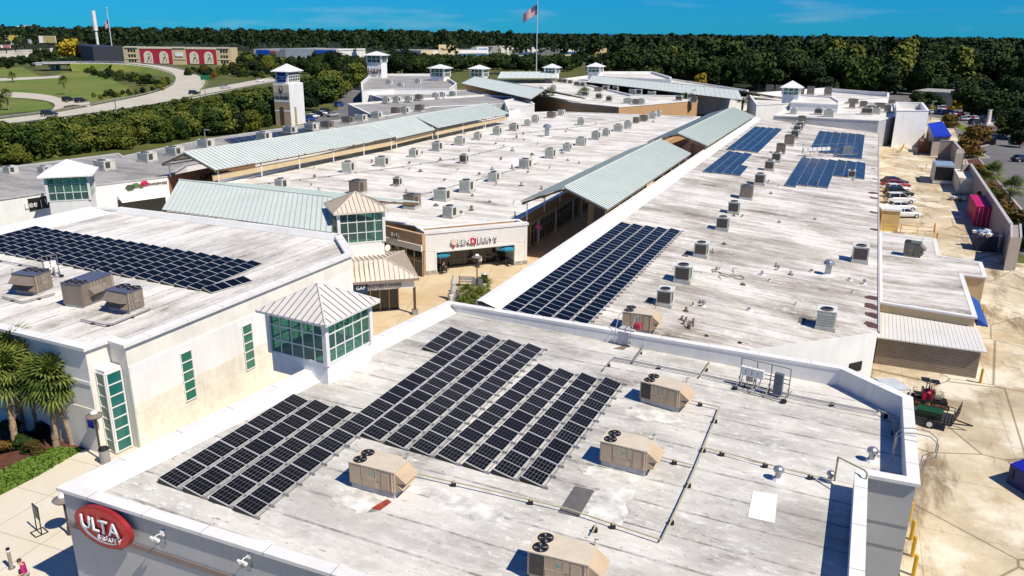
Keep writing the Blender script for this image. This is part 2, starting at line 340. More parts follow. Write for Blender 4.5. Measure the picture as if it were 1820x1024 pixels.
def part(name, mb, parent, smooth=False):
    """a part in its thing's own coordinates"""
    return sub(name, mb, parent, smooth)
def dup(root, loc, rz=0.0, label=None, group=None, scale=None):
    r = root.copy(); COL.objects.link(r); r.location = loc; r.rotation_euler = (0, 0, rz)
    if scale: r.scale = (scale,) * 3 if not isinstance(scale, tuple) else scale
    if label: r['label'] = label
    if group: r['group'] = group
    for ch in root.children:
        c = ch.copy(); COL.objects.link(c); c.parent = r
        for g in ch.children:
            d = g.copy(); COL.objects.link(d); d.parent = c
    return r
def structure(name, mb):
    o = mb.build(name); o['kind'] = 'structure'; return o
def text_mesh(body, size, depth, mat, font_scale_x=1.0, shear=0.0):
    cu = bpy.data.curves.new('lettering', 'FONT'); cu.body = body; cu.size = size; cu.extrude = depth / 2; cu.align_x = 'CENTER'; cu.align_y = 'CENTER'; cu.shear = shear
    cu.resolution_u = 2; ob = bpy.data.objects.new('lettering', cu); COL.objects.link(ob)
    dg = bpy.context.evaluated_depsgraph_get(); me = bpy.data.meshes.new_from_object(ob.evaluated_get(dg))
    bpy.data.objects.remove(ob); bpy.data.curves.remove(cu)
    for v in me.vertices: v.co.x *= font_scale_x
    me.materials.clear(); me.materials.append(mat); me.name = 'lettering'; return me
def place_text(name, me, origin, right, upv, parent=None):
    right, upv = Vector(right).normalized(), Vector(upv).normalized(); nrm = right.cross(upv)
    m = Matrix((right, upv, nrm)).transposed().to_4x4(); m.translation = Vector(origin)
    me.transform(m); return link(name, me, parent)
ORD = ['first', 'second', 'third', 'fourth', 'fifth', 'sixth', 'seventh', 'eighth', 'ninth', 'tenth', 'eleventh', 'twelfth', 'thirteenth', 'fourteenth', 'fifteenth', 'sixteenth', 'seventeenth', 'eighteenth', 'nineteenth', 'twentieth', 'twenty-first', 'twenty-second', 'twenty-third', 'twenty-fourth', 'twenty-fifth']

def inset(pts, d):
    """offset a closed polygon inwards by d (left of each edge when counter clockwise)"""
    pts = [Vector((p[0], p[1])) for p in pts]; n = len(pts)
    area = sum(pts[i].x * pts[(i + 1) % n].y - pts[(i + 1) % n].x * pts[i].y for i in range(n))
    sg = 1 if area > 0 else -1; out = []
    for i in range(n):
        a, b, c = pts[i - 1], pts[i], pts[(i + 1) % n]
        e1, e2 = (b - a).normalized(), (c - b).normalized()
        n1, n2 = Vector((-e1.y, e1.x)) * sg, Vector((-e2.y, e2.x)) * sg
        k = 1 + n1.dot(n2); out.append(b + (n1 + n2) * (d / max(k, 0.3)))
    return out
def ccw(pts):
    pts = [Vector((p[0], p[1])) for p in pts]; n = len(pts)
    a = sum(pts[i].x * pts[(i + 1) % n].y - pts[(i + 1) % n].x * pts[i].y for i in range(n))
    return pts if a > 0 else list(reversed(pts))
def flat_building(name, label, pts, ztop, plane, wall, roof, thick=0.35, over=0.12, coph=0.14, cop=None, cat='building', group=None, z0=0.0, walls=None, ctop=None):
    pts = ccw(pts); n = len(pts)
    c = sum(pts, Vector((0, 0))) / n
    t = thing(name, label, cat, (c.x, c.y, z0), 0, group)
    w = MB(); inn = inset(pts, thick); cop = cop or M['white']
    for i in range(n):
        j = (i + 1) % n; a, b = pts[i], pts[j]
        mm = wall if walls is None else walls.get(i, wall)
        w.quad((a.x, a.y, z0), (b.x, b.y, z0), (b.x, b.y, ztop - coph), (a.x, a.y, ztop - coph), mm)
        a2, b2 = inn[i], inn[j]
        w.quad((b2.x, b2.y, plane.z(b2.x, b2.y) - 0.05), (a2.x, a2.y, plane.z(a2.x, a2.y) - 0.05), (a2.x, a2.y, ztop - coph), (b2.x, b2.y, ztop - coph), cop)
    w.build('wall', t)
    o1, o2 = inset(pts, -over), inset(pts, thick + 0.03); k = MB(); zt = ztop; zb = ztop - coph
    for i in range(n):
        j = (i + 1) % n
        A, B, Cc, D = o1[i], o1[j], o2[j], o2[i]
        k.quad((A.x, A.y, zt), (B.x, B.y, zt), (Cc.x, Cc.y, zt), (D.x, D.y, zt), cop)
        k.quad((A.x, A.y, zb), (B.x, B.y, zb), (B.x, B.y, zt), (A.x, A.y, zt), cop)
        k.quad((D.x, D.y, zt), (Cc.x, Cc.y, zt), (Cc.x, Cc.y, zb), (D.x, D.y, zb), cop)
        k.quad((A.x, A.y, zb), (D.x, D.y, zb), (Cc.x, Cc.y, zb), (B.x, B.y, zb), cop)
    k.build('coping', t)
    if thick in (0.35, 0.45):          # sheet metal joints across the near copings
        jm = paint((0.30, 0.29, 0.27), 0.7, var=0.1, name='coping_seam')
        for i in range(n):
            A, B, D = o1[i], o1[(i + 1) % n], o2[i]; e_ = B - A; q_ = int(e_.length / 3.05); e_.normalize(); pn = Vector((-e_.y, e_.x))
            for s_ in range(1, q_ + 1):
                jb = MB(); c_ = A + e_ * (s_ * 3.05 - 1.2); jb.par((c_.x - pn.x * .004, c_.y - pn.y * .004, zt - .13), (e_.x * .03, e_.y * .03, 0), (pn.x * (thick + over + .03), pn.y * (thick + over + .03), 0), (0, 0, .134), jm); jb.build('coping_joint', t)
    r = MB(); r.poly([(p.x, p.y, plane.z(p.x, p.y)) for p in inn], roof); r.build('roof', t)
    return t

# ================================================================== GROUND AND SKY SETTING
def sheet(name, pts, z, mat):
    mb = MB(); mb.poly([(p[0], p[1], z) for p in pts], mat); return structure(name, mb)
def pxs(z, *pts): return [P(x, y, z) for x, y in pts]
g = MB(); g.poly([(-9000, -600, 0), (9000, -600, 0), (9000, 5200, 0), (-9000, 5200, 0)], M['scrub']); structure('ground', g)
g = MB(); g.poly([(-40000, 5200, -1), (40000, 5200, -1), (40000, 45000, -1), (-40000, 45000, -1)], M['sea']); structure('sea', g)
# service yard right of the mall, parking lot beyond it, walks and plaza
sheet('yard', [V((14, 18)), V((70, 5)), P(1830, 470), P(1788, 465), P(1690, 215), P(1640, 205), P(1560, 225), P(1545, 700)], 0.02, M['yard'])
sheet('parking_lot', [P(1640, 216), P(1660, 180), P(1700, 160), P(1830, 168), P(2300, 260), P(2600, 500), P(1900, 520), P(1800, 440), P(1692, 222)], 0.012, M['asphalt'])
sheet('back_parking_lot', pxs(0, (1340, 170), (1700, 185), (1830, 175), (1830, 160), (1600, 158), (1300, 150)), 0.006, M['asphalt'])
sheet('sidewalk', [P(-250, 1000), P(-30, 866), P(170, 765), P(250, 740), P(560, 640), P(800, 520), P(880, 560), P(600, 800), V((-8, 24)), V((2, 12)), V((-40, 8))], 0.03, M['walk'])
sheet('plaza', pxs(0, (560, 620), (560, 470), (690, 440), (950, 440), (1000, 440), (1000, 480), (880, 570), (760, 600)), 0.045, M['plaza'])
sheet('alley', pxs(0, (945, 462), (930, 446), (1240, 240), (1330, 205), (1345, 215), (1010, 466)), 0.06, M['alley'])
sheet('left_alley', pxs(0, (-120, 420), (330, 330), (700, 440), (560, 470), (200, 420)), 0.035, M['walk'])
sheet('mulch_bed', pxs(0, (-60, 860), (-60, 770), (60, 760), (170, 775), (150, 800), (70, 815), (-60, 880)), 0.05, M['mulch'])
sheet('lawn', pxs(0, (-60, 912), (-60, 870), (5, 838), (60, 812), (100, 798), (142, 802), (70, 846), (0, 882)), 0.062, M['lawn'])
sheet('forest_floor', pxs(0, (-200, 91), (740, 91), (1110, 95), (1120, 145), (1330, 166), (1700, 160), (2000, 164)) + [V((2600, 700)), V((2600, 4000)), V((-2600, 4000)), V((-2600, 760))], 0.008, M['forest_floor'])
sheet('shops_car_park', pxs(0, (640, 122), (680, 104), (960, 102), (1110, 99), (1120, 112), (1000, 118), (820, 121)), 0.014, M['asphalt'])
sheet('parking_strip', pxs(0, (540, 226), (545, 205), (600, 195), (612, 150), (650, 140), (700, 160), (640, 178), (640, 205), (600, 225)), 0.02, M['asphalt'])

# ================================================================== NEAR BUILDING (fore)
ZF = 6.3
FORE = Plane(P(150, 862, 5.72), P(795, 540, 5.75), P(1590, 720, 5.05))
a, c0 = P(110, 865, ZF), P(798, 536, ZF)
u_front = (P(620, 1024, ZF) - a).normalized(); n_front = Vector((u_front.y, -u_front.x, 0))
s1, s2 = P(1536, 840, ZF), P(1529, 1024, ZF); e = (s2 - s1)
# intersection of the front line with the right-hand strip line
den = u_front.x * e.y - u_front.y * e.x; tt = ((s1.x - a.x) * e.y - (s1.y - a.y) * e.x) / den
fr = a + u_front * tt
fore_pts = [a, fr, s1, P(1629, 857, ZF), P(1617, 706, ZF), P(1499, 652, ZF), c0]
fore = flat_building('store_building', 'nearest flat white roofed store with red oval sign on its grey front', fore_pts, ZF, FORE, M['greywall'], M['roof_fore'], 0.35, 0.16, 0.16, M['white'])
# front facade: band, panel joints
fz = MB(); L = (fr - a).length
p0 = a + n_front * 0.03
fz.par(p0 + Vector((0, 0, 4.35 - ZF)), u_front * L, n_front * 0.03, (0, 0, 0.26), M['taupe']); fz.build('band', fore)
for k in range(1, 11):
    q = a + u_front * (k * L / 11.0)
    j = MB(); j.par(Vector((q.x, q.y, 0.2)) + n_front * 0.002, u_front * 0.035, n_front * 0.003, (0, 0, ZF - 0.4), M['curb']); j.build('panel_joint', fore)
fz = MB(); rw = (P(1629, 857, ZF) - s1); rwn = Vector((rw.y, -rw.x, 0)).normalized(); rl = rw.length; rw = rw.normalized()
for zz in (3.95, 2.75):
    jj = MB(); jj.par(Vector((s1.x, s1.y, zz)) + rwn * 0.01, rw * rl, rwn * 0.02, (0, 0, 0.05), M['conduit']); jj.build('reveal', fore)
# left parapet's white cant and the clean white flashing strips
def cant(name, parent, A, B, plane, height, width, topw, mat, side):
    d = (B - A); d.z = 0; d.normalize(); nrm = Vector((-d.y, d.x, 0)) * side
    mb = MB(); zt = height
    q = [V(A, zt if zt else plane.z(A.x, A.y) + 0.35), V(B, zt if zt else plane.z(B.x, B.y) + 0.35)]
    a1, b1 = q[0] + nrm * topw, q[1] + nrm * topw
    a2, b2 = a1 + nrm * width, b1 + nrm * width
    a2.z = plane.z(a2.x, a2.y) + 0.02; b2.z = plane.z(b2.x, b2.y) + 0.02
    mb.quad(q[0], a1, b1, q[1], mat); mb.quad(a1, a2, b2, b1, mat)
    qo = [q[0] - Vector((0, 0, 0.6)), q[1] - Vector((0, 0, 0.6))]
    mb.quad(qo[0], q[0], q[1], qo[1], mat)
    return mb.build(name, parent)
ci, cj = a + (c0 - a).normalized() * 0.5, c0 - (c0 - a).normalized() * 0.5
nl = Vector(((c0 - a).y, -(c0 - a).x, 0)).normalized()
cant('flashing', fore, V(ci + nl * 0.36, ZF - 0.14), V(cj + nl * 0.36, ZF - 0.14), FORE, ZF - 0.16, 0.55, 0.05, M['white'], -1)

# ================================================================== RIGHT STRIP
STRIP = Plane(P(850, 540, 5.8), P(1335, 212, 5.8), P(1560, 590, 3.8))
def hit(pl, x, y): return pl.hit(x, y)
strip_pts = [hit(STRIP, 862, 552), hit(STRIP, 1250, 634), hit(STRIP, 1330, 622), hit(STRIP, 1560, 590), hit(STRIP, 1561, 228), hit(STRIP, 1338, 210), hit(STRIP, 850, 540)]
tS = thing('mall_wing', 'long flat white roofed wing right of the covered alley, blue solar rows beyond', 'building', V(sum(strip_pts, Vector()) / 7, 0))
w = MB(); n = len(strip_pts)
for i in range(n):
    p, q = strip_pts[i], strip_pts[(i + 1) % n]
    w.quad(V(p, 0), V(q, 0), q, p, M['whitewall'] if i < 3 or i > 4 else M['tan'])
w.build('wall', tS)
r = MB(); r.poly([tuple(p) for p in strip_pts], M['roof_strip']); r.build('roof', tS)
pr = MB(); dS = (strip_pts[5] - strip_pts[6]).normalized()
cant('parapet', tS, strip_pts[6] - dS * 0.3, strip_pts[5], STRIP, 0, 1.5, 0.45, M['white'], -1)
ed = MB(); rA, rB = strip_pts[3], strip_pts[4]; dR = (rB - rA).normalized(); nR = Vector((dR.y, -dR.x, 0))
ed.par(rA + Vector((0, 0, -0.12)), rB - rA, nR * 0.16, (0, 0, 0.2), M['curb']); ed.build('gutter', tS)
dk = MB()   # dark hatch in the white end wall
w0, w1 = strip_pts[2], strip_pts[3]; wd = (w1 - w0); wd.z = 0; wl = wd.length; wd.normalize(); wn_ = Vector((wd.y, -wd.x, 0))
dk.par(V(w0 + wd * (wl * 0.80) + wn_ * 0.02, 0.9), wd * 1.3, wn_ * 0.04, (0, 0, 0.75), M['black']); dk.build('vent_opening', tS)
# rust stains / scuppers along the right edge
# dock annex
ZA = 3.72
ann = [P(x, y, ZA) for x, y in ((1563, 536), (1734, 563), (1709, 487), (1752, 492), (1743, 466), (1668, 454), (1662, 424), (1563, 412))]
annex = flat_building('loading_annex', 'low tan annex with stepped flat roof beside the service yard', ann, ZA, flat(ZA - 0.03), M['tan'], M['roof_strip'], 0.22, 0.14, 0.16, M['white'])
s0, s9 = P(1553, 646), P(1734, 673); sdir = (s9 - s0).normalized(); sn = Vector((sdir.y, -sdir.x, 0)); slen = (s9 - s0).length
zs = zat(s9, 622)
shed = thing('dock_shed', 'brown ribbed dock shed with grey metal roof below the tan annex', 'shed', s0)
b0, b1 = P(1563, 536, ZA) - Vector((0, 0, 0)), P(1734, 563, ZA)
nb = MB(); nb.prism([s0, s9, V(b1, 0), V(b0, 0)], 0, zs - 0.06, paint((0.30, 0.235, 0.165), 0.6, var=0.12, name='brown_ribbed_steel')); nb.build('wall', shed)
NR = 15
rib = MB(); rib.par(s0 + sn * 0.005, sdir * slen, sn * 0.045, (0, 0, 0.085), paint((0.36, 0.29, 0.21), 0.6, var=0.15, name='brown_rib'))
ribm = rib.mesh('rib')
for k in range(NR):
    o = link('siding_board', ribm, shed); o.location = (0, 0, 0.05 + k * (zs - 0.15) / NR)
zb = zs + 0.45
rm = MB(); A0, A1 = V(s0, zs) + sn * 0.35 - sdir * 0.1, V(s9, zs) + sn * 0.35 + sdir * 0.35
B0, B1 = V(b0, zb) + sn * 0.02, V(b1, zb) + sn * 0.02 + sdir * 0.3
nrb = 26
for k in range(nrb):
    f0, f1 = k / nrb, (k + 0.92) / nrb
    pm = MB(); pm.add([A0.lerp(A1, f0), A0.lerp(A1, f1), B0.lerp(B1, f1), B0.lerp(B1, f0), A0.lerp(A1, f0) - Vector((0, 0, .1)), A0.lerp(A1, f1) - Vector((0, 0, .1)), B0.lerp(B1, f1) - Vector((0, 0, .1)), B0.lerp(B1, f0) - Vector((0, 0, .1))],
                      [(0, 1, 2, 3), (4, 5, 1, 0), (0, 3, 7, 4), (1, 5, 6, 2), (2, 6, 7, 3)], M['greymetal'])
    pm.build('roof_sheet', shed)
aw = MB(); q0, q1 = P(1722, 522, 3.5), P(1737, 566, 3.5); ad = (q1 - q0).normalized(); an = Vector((-ad.y, ad.x, 0))
aw.add([q0, q1, q1 + an * 0.9 - Vector((0, 0, .6)), q0 + an * 0.9 - Vector((0, 0, .6)), q1 - Vector((0, 0, .6)), q0 - Vector((0, 0, .6))], [(0, 1, 2, 3), (1, 4, 2), (0, 3, 5), (3, 2, 4, 5)], C(0.02, 0.07, 0.30))
tag(aw.build('door_awning'), 'narrow blue awning on the right wall of the tan annex', 'awning')

# ================================================================== CENTRAL BUILDING
ZC = 4.7; CENT = flat(4.4)
f0, f1 = P(757, 490), P(936, 470); fu = (f1 - f0); fl = fu.length; fu.normalize(); fn = Vector((fu.y, -fu.x, 0))
cp = [V(f0 - fn * 2.45, ZC), V(f1 - fn * 2.45, ZC)] + [P(x, y, ZC) for x, y in ((939, 378), (1245, 207), (985, 198), (893, 201), (392, 326), (684, 392), (738, 401))]
cpc = ccw(cp)
cent = flat_building('central_store', 'broad central store block with bright white roof dotted with air conditioners', cp, ZC, CENT, M['brownwall'], M['roof_cent'], 0.4, 0.08, 0.12, M['white'])
lw = MB(); A, B = P(893, 201, ZC), P(392, 326, ZC); d = (B - A).normalized(); nn = Vector((-d.y, d.x, 0))
lw.par(V(A, 4.3), B - A, nn * -0.4, (0, 0, 1.0), M['white']); lw.build('parapet', cent)
# ice cream parlour front (siding boards, opening, stone base)
f0, f1 = P(757, 490), P(936, 470); fu = (f1 - f0); fl = fu.length; fu.normalize(); fn = Vector((fu.y, -fu.x, 0))
bj = thing('parlour', 'white sided ice cream parlour front with wide opening on the plaza', 'building', f0)
ZB = zat(f0, 414)
pier, zo = 1.05, 2.45; T = 0.45
def wallbit(x0, x1, z0, z1, m, push=0.0, th=T): 
    mb = MB(); mb.par(f0 + fu * x0 + fn * push + Vector((0, 0, z0)), fu * (x1 - x0), -fn * (th), (0, 0, z1 - z0), m); return mb
pl_l, pr_l = fl * 0.105, fl * 0.87
for x0, x1 in ((0, pl_l), (pr_l, fl)):
    wallbit(x0, x1, 0.5, ZB, M['whitewall']).build('pier', bj)
    wallbit(x0 - 0.05, x1 + 0.05, 0, 0.5, C(0.34, 0.31, 0.27, 0.9, var=0.6, scale=3.0), 0.06).build('stone_base', bj)
wallbit(pl_l, pr_l, zo, ZB, M['whitewall']).build('fascia', bj)
wallbit(-0.12, fl + 0.12, ZB - 0.16, ZB + 0.12, M['white'], 0.12, 0.7).build('coping', bj)
for x in (0, fl - 0.28): wallbit(x, x + 0.28, 0.5, ZB - 0.16, M['white'], 0.05, 0.05).build('corner_board', bj)
wallbit(pl_l - 0.2, pr_l + 0.2, zo, zo + 0.22, M['white'], 0.06, 0.06).build('trim', bj)
wallbit(pl_l - 0.2, pl_l, 0.5, zo, M['white'], 0.06, 0.06).build('trim', bj); wallbit(pr_l, pr_l + 0.2, 0.5, zo, M['white'], 0.06, 0.06).build('trim', bj)
bh = 0.17; sm1 = C(0.74, 0.71, 0.66, 0.7, var=0.08); nb_ = int((ZB - 0.16 - zo - 0.22) / bh)
def board(x0, x1):
    mb = MB(); o = f0 + fu * x0
    mb.add([o + fn * 0.035, o + fu * (x1 - x0) + fn * 0.035, o + fu * (x1 - x0) + fn * 0.008 + Vector((0, 0, bh)), o + fn * 0.008 + Vector((0, 0, bh)), o, o + fu * (x1 - x0)], [(0, 1, 2, 3), (4, 5, 1, 0)], sm1); return mb.mesh('board')
bm_full, bm_l, bm_r = board(0.28, fl - 0.28), board(0.28, pl_l - 0.2), board(pr_l + 0.2, fl - 0.28)
for k in range(nb_): o = link('siding_board', bm_full, bj); o.location = (0, 0, zo + 0.22 + k * bh)
for k in range(int((zo + 0.2 - 0.5) / bh)):
    for mm in (bm_l, bm_r): o = link('siding_board', mm, bj); o.location = (0, 0, 0.5 + k * bh)
# recessed shop window behind the opening
rec = 2.2
sw = MB(); sw.par(f0 + fu * pl_l - fn * rec, fu * (pr_l - pl_l), -fn * 0.1, (0, 0, zo), M['glass_dark']); sw.build('shop_window', bj)
for side, x in ((0, pl_l), (1, pr_l)): 
    mb = MB(); mb.par(f0 + fu * (x - (0.1 if side == 0 else 0)) - fn * T, fu * 0.1, -fn * (rec - T), (0, 0, ZB - .3), M['whitewall']); mb.build('side_wall', bj)
mb = MB(); mb.par(f0 + fu * pl_l - fn * T + Vector((0, 0, zo)), fu * (pr_l - pl_l), -fn * (rec - T), (0, 0, 0.1), M['whitewall']); mb.build('soffit', bj)
for k in range(8):
    x = pl_l + (pr_l - pl_l) * k / 7
    mb = MB(); mb.par(f0 + fu * (x - 0.04) - fn * (rec - 0.06), fu * 0.08, -fn * 0.06, (0, 0, zo), M['hvac_dark']); mb.build('mullion', bj)
mb = MB(); mb.par(f0 + fu * pl_l - fn * (rec - 0.08) + Vector((0, 0, 0.75)), fu * (pr_l - pl_l), -fn * 0.05, (0, 0, 0.08), M['hvac_dark']); mb.build('transom', bj)
mb = MB(); mb.par(f0 - fn * T + Vector((0, 0, 4.28)), fu * fl, -fn * 2.1, (0, 0, 0.1), M['roof_cent']); mb.build('roof', bj)
for xx in (0, fl - .3): wallbit(xx, xx + .3, 0, ZB, M['whitewall'], -T, 2.1).build('side_wall', bj)
# sign letters
sgn = thing('parlour_sign', "white raised BEN & JERRY'S letters with cone emblem on white siding", 'sign', f0 + fu * (fl * 0.55) + Vector((0, 0, 3.35)))
zl = 3.38; x0 = fl * 0.275
red = C(0.55, 0.02, 0.05); wh = C(0.85, 0.85, 0.83, 0.4, var=0.02)
def bjtxt(s, x, size, m, nm='letter'): place_text(nm, text_mesh(s, size, 0.10, m, 1.05), f0 + fu * x + fn * 0.22 + Vector((0, 0, zl)), fu, (0, 0, 1), sgn)
blk = C(0.02, 0.02, 0.02)
xs = fl * 0.285
for word, xc, size in (('BEN', fl * 0.362, 0.78), ("JERRY'S", fl * 0.585, 0.78)):
    place_text('letter_dark_copy', text_mesh(word, size * 1.03, 0.02, blk, 1.06), f0 + fu * xc + fn * 0.10 + Vector((0, 0, zl - 0.02)), fu, (0, 0, 1), sgn)  # dark copy behind the letters paints their shadow
    bjtxt(word, xc, size, wh, 'lettering')
ds = MB()
for k in range(16):
    pass
def disc(c, nrm, r, th, m, k=18, sx=1.0, sz=1.0, uax=None):
    uax = uax or Vector((0, 0, 1)).cross(nrm).normalized(); mb = MB()
    fr_ = [c + uax * (math.cos(2 * math.pi * i / k) * r * sx) + Vector((0, 0, math.sin(2 * math.pi * i / k) * r * sz)) + nrm * th for i in range(k)]
    bk = [p - nrm * th for p in fr_]
    mb.add(fr_ + bk, [tuple(range(k))] + [(k + i, k + (i + 1) % k, (i + 1) % k, i) for i in range(k)], m); return mb
disc(f0 + fu * (fl * 0.447) + fn * 0.02 + Vector((0, 0, zl)), fn, 0.36, 0.2, red).build('ampersand_disc', sgn)
place_text('ampersand', text_mesh('&', 0.5, 0.04, wh), f0 + fu * (fl * 0.447) + fn * 0.25 + Vector((0, 0, zl)), fu, (0, 0, 1), sgn)
cn = MB(); cc = f0 + fu * (fl * 0.27) + fn * 0.1
cn.add([cc + Vector((0, 0, zl - 0.62)), cc + fu * -0.32 + Vector((0, 0, zl)), cc + fu * 0.32 + Vector((0, 0, zl)), cc + fn * 0.15 + Vector((0, 0, zl - 0.55)), cc + fu * -0.3 + fn * 0.15 + Vector((0, 0, zl)), cc + fu * 0.3 + fn * 0.15 + Vector((0, 0, zl))], [(3, 5, 4), (0, 3, 4, 1), (0, 2, 5, 3), (1, 4, 5, 2)], red); cn.build('cone', sgn)
disc(cc + Vector((0, 0, zl + 0.12)), fn, 0.36, 0.17, C(0.75, 0.62, 0.50)).build('scoop', sgn)

# lids store front, left of the parlour, facing the plaza at an angle
l0, l1 = P(684, 474), P(752, 493); lu = (l1 - l0); ll = lu.length; lu.normalize(); ln = Vector((lu.y, -lu.x, 0))
lid = thing('cap_store_front', 'tan angled store front with LIDS letters left of the ice cream parlour', 'building', l0)
mb = MB(); mb.par(V(l0, 0), lu * ll, -ln * 0.15, (0, 0, 2.9), M['glass_dark']); mb.build('shop_window', lid)
mb = MB(); mb.par(V(l0, 2.9), lu * ll, -ln * 0.4, (0, 0, ZC - 2.9), C(0.50, 0.33, 0.19, 0.8)); mb.build('fascia', lid)
mb = MB(); mb.par(V(l0, 2.85) + ln * 0.003, lu * ll, ln * 0.18, (0, 0, 0.65), M['cream']); mb.build('band', lid)
for k in range(6):
    mb = MB(); mb.par(V(l0, 0) + lu * (ll * k / 5 - 0.04) + ln * 0.003, lu * 0.09, ln * 0.07, (0, 0, 2.85), M['tan']); mb.build('mullion', lid)
mb = MB(); mb.par(V(l0, 1.7) + ln * 0.003, lu * ll, ln * 0.06, (0, 0, 0.08), M['tan']); mb.build('transom', lid)
place_text('lettering', text_mesh('Lids', 0.75, 0.12, C(0.30, 0.30, 0.30)), l0 + lu * (ll * 0.33) + ln * 0.12 + Vector((0, 0, 3.95)), lu, (0, 0, 1), lid)
mb = MB(); mb.par(V(l1, 0) , V(f0, 0) - V(l1, 0) + fn * 0.0, Vector((0.05, 0.2, 0)), (0, 0, ZC), C(0.40, 0.25, 0.14, 0.8)); mb.build('side_wall', lid)
rs = disc(l0 + lu * (ll * 0.22) + ln * 0.7 + Vector((0, 0, 2.55)), lu, 0.38, 0.06, wh); o = tag(rs.build('blade_sign'), 'small round white blade sign hung from the tan store front', 'sign')

# covered alley side wall: shop fronts of the central block along the alley
g0, g1 = P(939, 448), P(939, 378, ZC); g0 = V(g1, 0); gd = (P(1245, 207, ZC) - P(939, 378, ZC)).normalized(); gn = Vector((gd.y, -gd.x, 0))
al = thing('alley_front', 'brown alley shop front with dark windows under the green metal canopy', 'building', g0)
mb = MB(); mb.par(V(g0, 3.05) + gn * 0.005, gd * 90, gn * 0.10, (0, 0, 0.42), M['tan']); mb.build('band', al)
x = 0.8; k = 0
for wdt, kind in ((2.2, 'w'), (1.0, 'p'), (5.6, 'w'), (0.9, 'p'), (6.5, 'w'), (1.0, 'p'), (1.8, 'w'), (3.5, 'p'), (6, 'w'), (1.5, 'p'), (6, 'w'), (1.5, 'p'), (6, 'w'), (1.5, 'p'), (6, 'w')):
    if kind == 'w':
        mb = MB(); mb.par(V(g0, 0.45) + gd * x + gn * 0.004, gd * wdt, gn * 0.04, (0, 0, 2.5), M['glass_dark']); pn = mb.build('window', al)
        nm = max(2, int(wdt / 0.9)); fm = MB()
        for q in range(nm + 1): fm.par(V(g0, 0.4) + gd * (x + wdt * q / nm - 0.035) + gn * 0.004, gd * 0.07, gn * 0.1, (0, 0, 2.6), M['tan'])
        for z in (0.38, 2.1, 2.95): fm.par(V(g0, z) + gd * x + gn * 0.045, gd * wdt, gn * 0.05, (0, 0, 0.07), M['tan'])
        fm.build('window_frame', al)
    else:
        mb = MB(); mb.par(V(g0, 0) + gd * (x + wdt / 2 - 0.2) + gn * 0.004, gd * 0.4, gn * 0.16, (0, 0, 3.05), M['cream']); mb.build('pilaster', al)
    x += wdt
ps = MB(); ps.par(V(g0, 2.35) + gd * 1.6 + gn * 0.35, gd * 0.06, gn * 0.75, (0, 0, 0.6), C(0.75, 0.10, 0.30)); pz = tag(ps.build('blade_sign'), 'small square pink blade sign at the mouth of the covered alley', 'sign')
pt = place_text('emblem', text_mesh('N', 0.42, 0.02, wh), V(g0, 2.65) + gd * 1.595 + gn * 0.72, gn, (0, 0, 1)); pt.parent = pz

# ================================================================== LEFT BUILDING (gap store)
ZL = 7.1; LEFT = flat(6.72)
lp = [P(x, y, ZL) for x, y in ((-170, 540), (150, 617), (192, 602), (221, 611), (624, 450), (604, 418), (215, 370), (158, 368), (-170, 440))]
lb = flat_building('store_building', 'cream and white store on the left with green corner window and navy solar rows', lp, ZL, LEFT, M['cream'], M['roof_left'], 0.45, 0.22, 0.2, M['white'])
lc = ccw(lp)
q0, q1 = P(221, 611, ZL), P(624, 450, ZL); qd = (q1 - q0); ql = qd.length; qd.normalize(); qn = Vector((qd.y, -qd.x, 0))
mb = MB(); mb.par(V(q0, 3.0) + qn * 0.006 + qd * 0.02, qd * (ql - .1), qn * 0.05, (0, 0, 2.55), M['whitewall']); mb.build('white_band', lb)
mb = MB(); mb.par(V(q0, 0.0) + qn * 0.006 + qd * 0.02, qd * (ql - .1), qn * 0.04, (0, 0, 3.0), M['sand']); mb.build('block_course', lb)
bk = MB(); bk.par(Vector(), qd * 1.16, qn * 0.02, (0, 0, 0.56), M['sand']); bkm = bk.mesh('block')
for r_ in range(5):
    for k in range(int(ql / 1.2)):
        o = link('stone_block', bkm, lb); o.location = V(q0, 0.03 + r_ * 0.59) + qd * (0.05 + k * 1.2 + (0.6 if r_ % 2 else 0)) + qn * 0.046 if (k + 1.5) * 1.2 < ql else V(q0, 0.03 + r_ * 0.59) + qd * (ql - 1.3) + qn * 0.046
def slit(x, z0, z1, wd, n_):
    t = MB(); ph = (z1 - z0) / n_
    f = MB()
    for k in range(n_ + 1): f.par(V(q0, z0 + k * ph - 0.03) + qd * (x - 0.05) + qn * 0.06, qd * (wd + 0.1), qn * 0.10, (0, 0, 0.06), M['white'])
    for xx in (x - 0.05, x + wd): f.par(V(q0, z0) + qd * xx + qn * 0.06, qd * 0.05, qn * 0.095, (0, 0, z1 - z0), M['white'])
    fo = f.build('window', lb)
    for k in range(n_):
        pm = MB(); pm.par(V(q0, z0 + k * ph) + qd * x + qn * 0.06, qd * wd, qn * 0.04, (0, 0, ph), M['glass_green'])
        sub('pane', pm, fo)
for px_ in (333, 440):
    # place by where the slit's middle meets the wall
    best = min(range(0, int(ql * 10)), key=lambda i: abs(proj(V(q0 + qd * (i / 10), 3.6))[0] - px_))
    slit(best / 10 - 0.45, 1.6, 5.0, 0.85, 5)
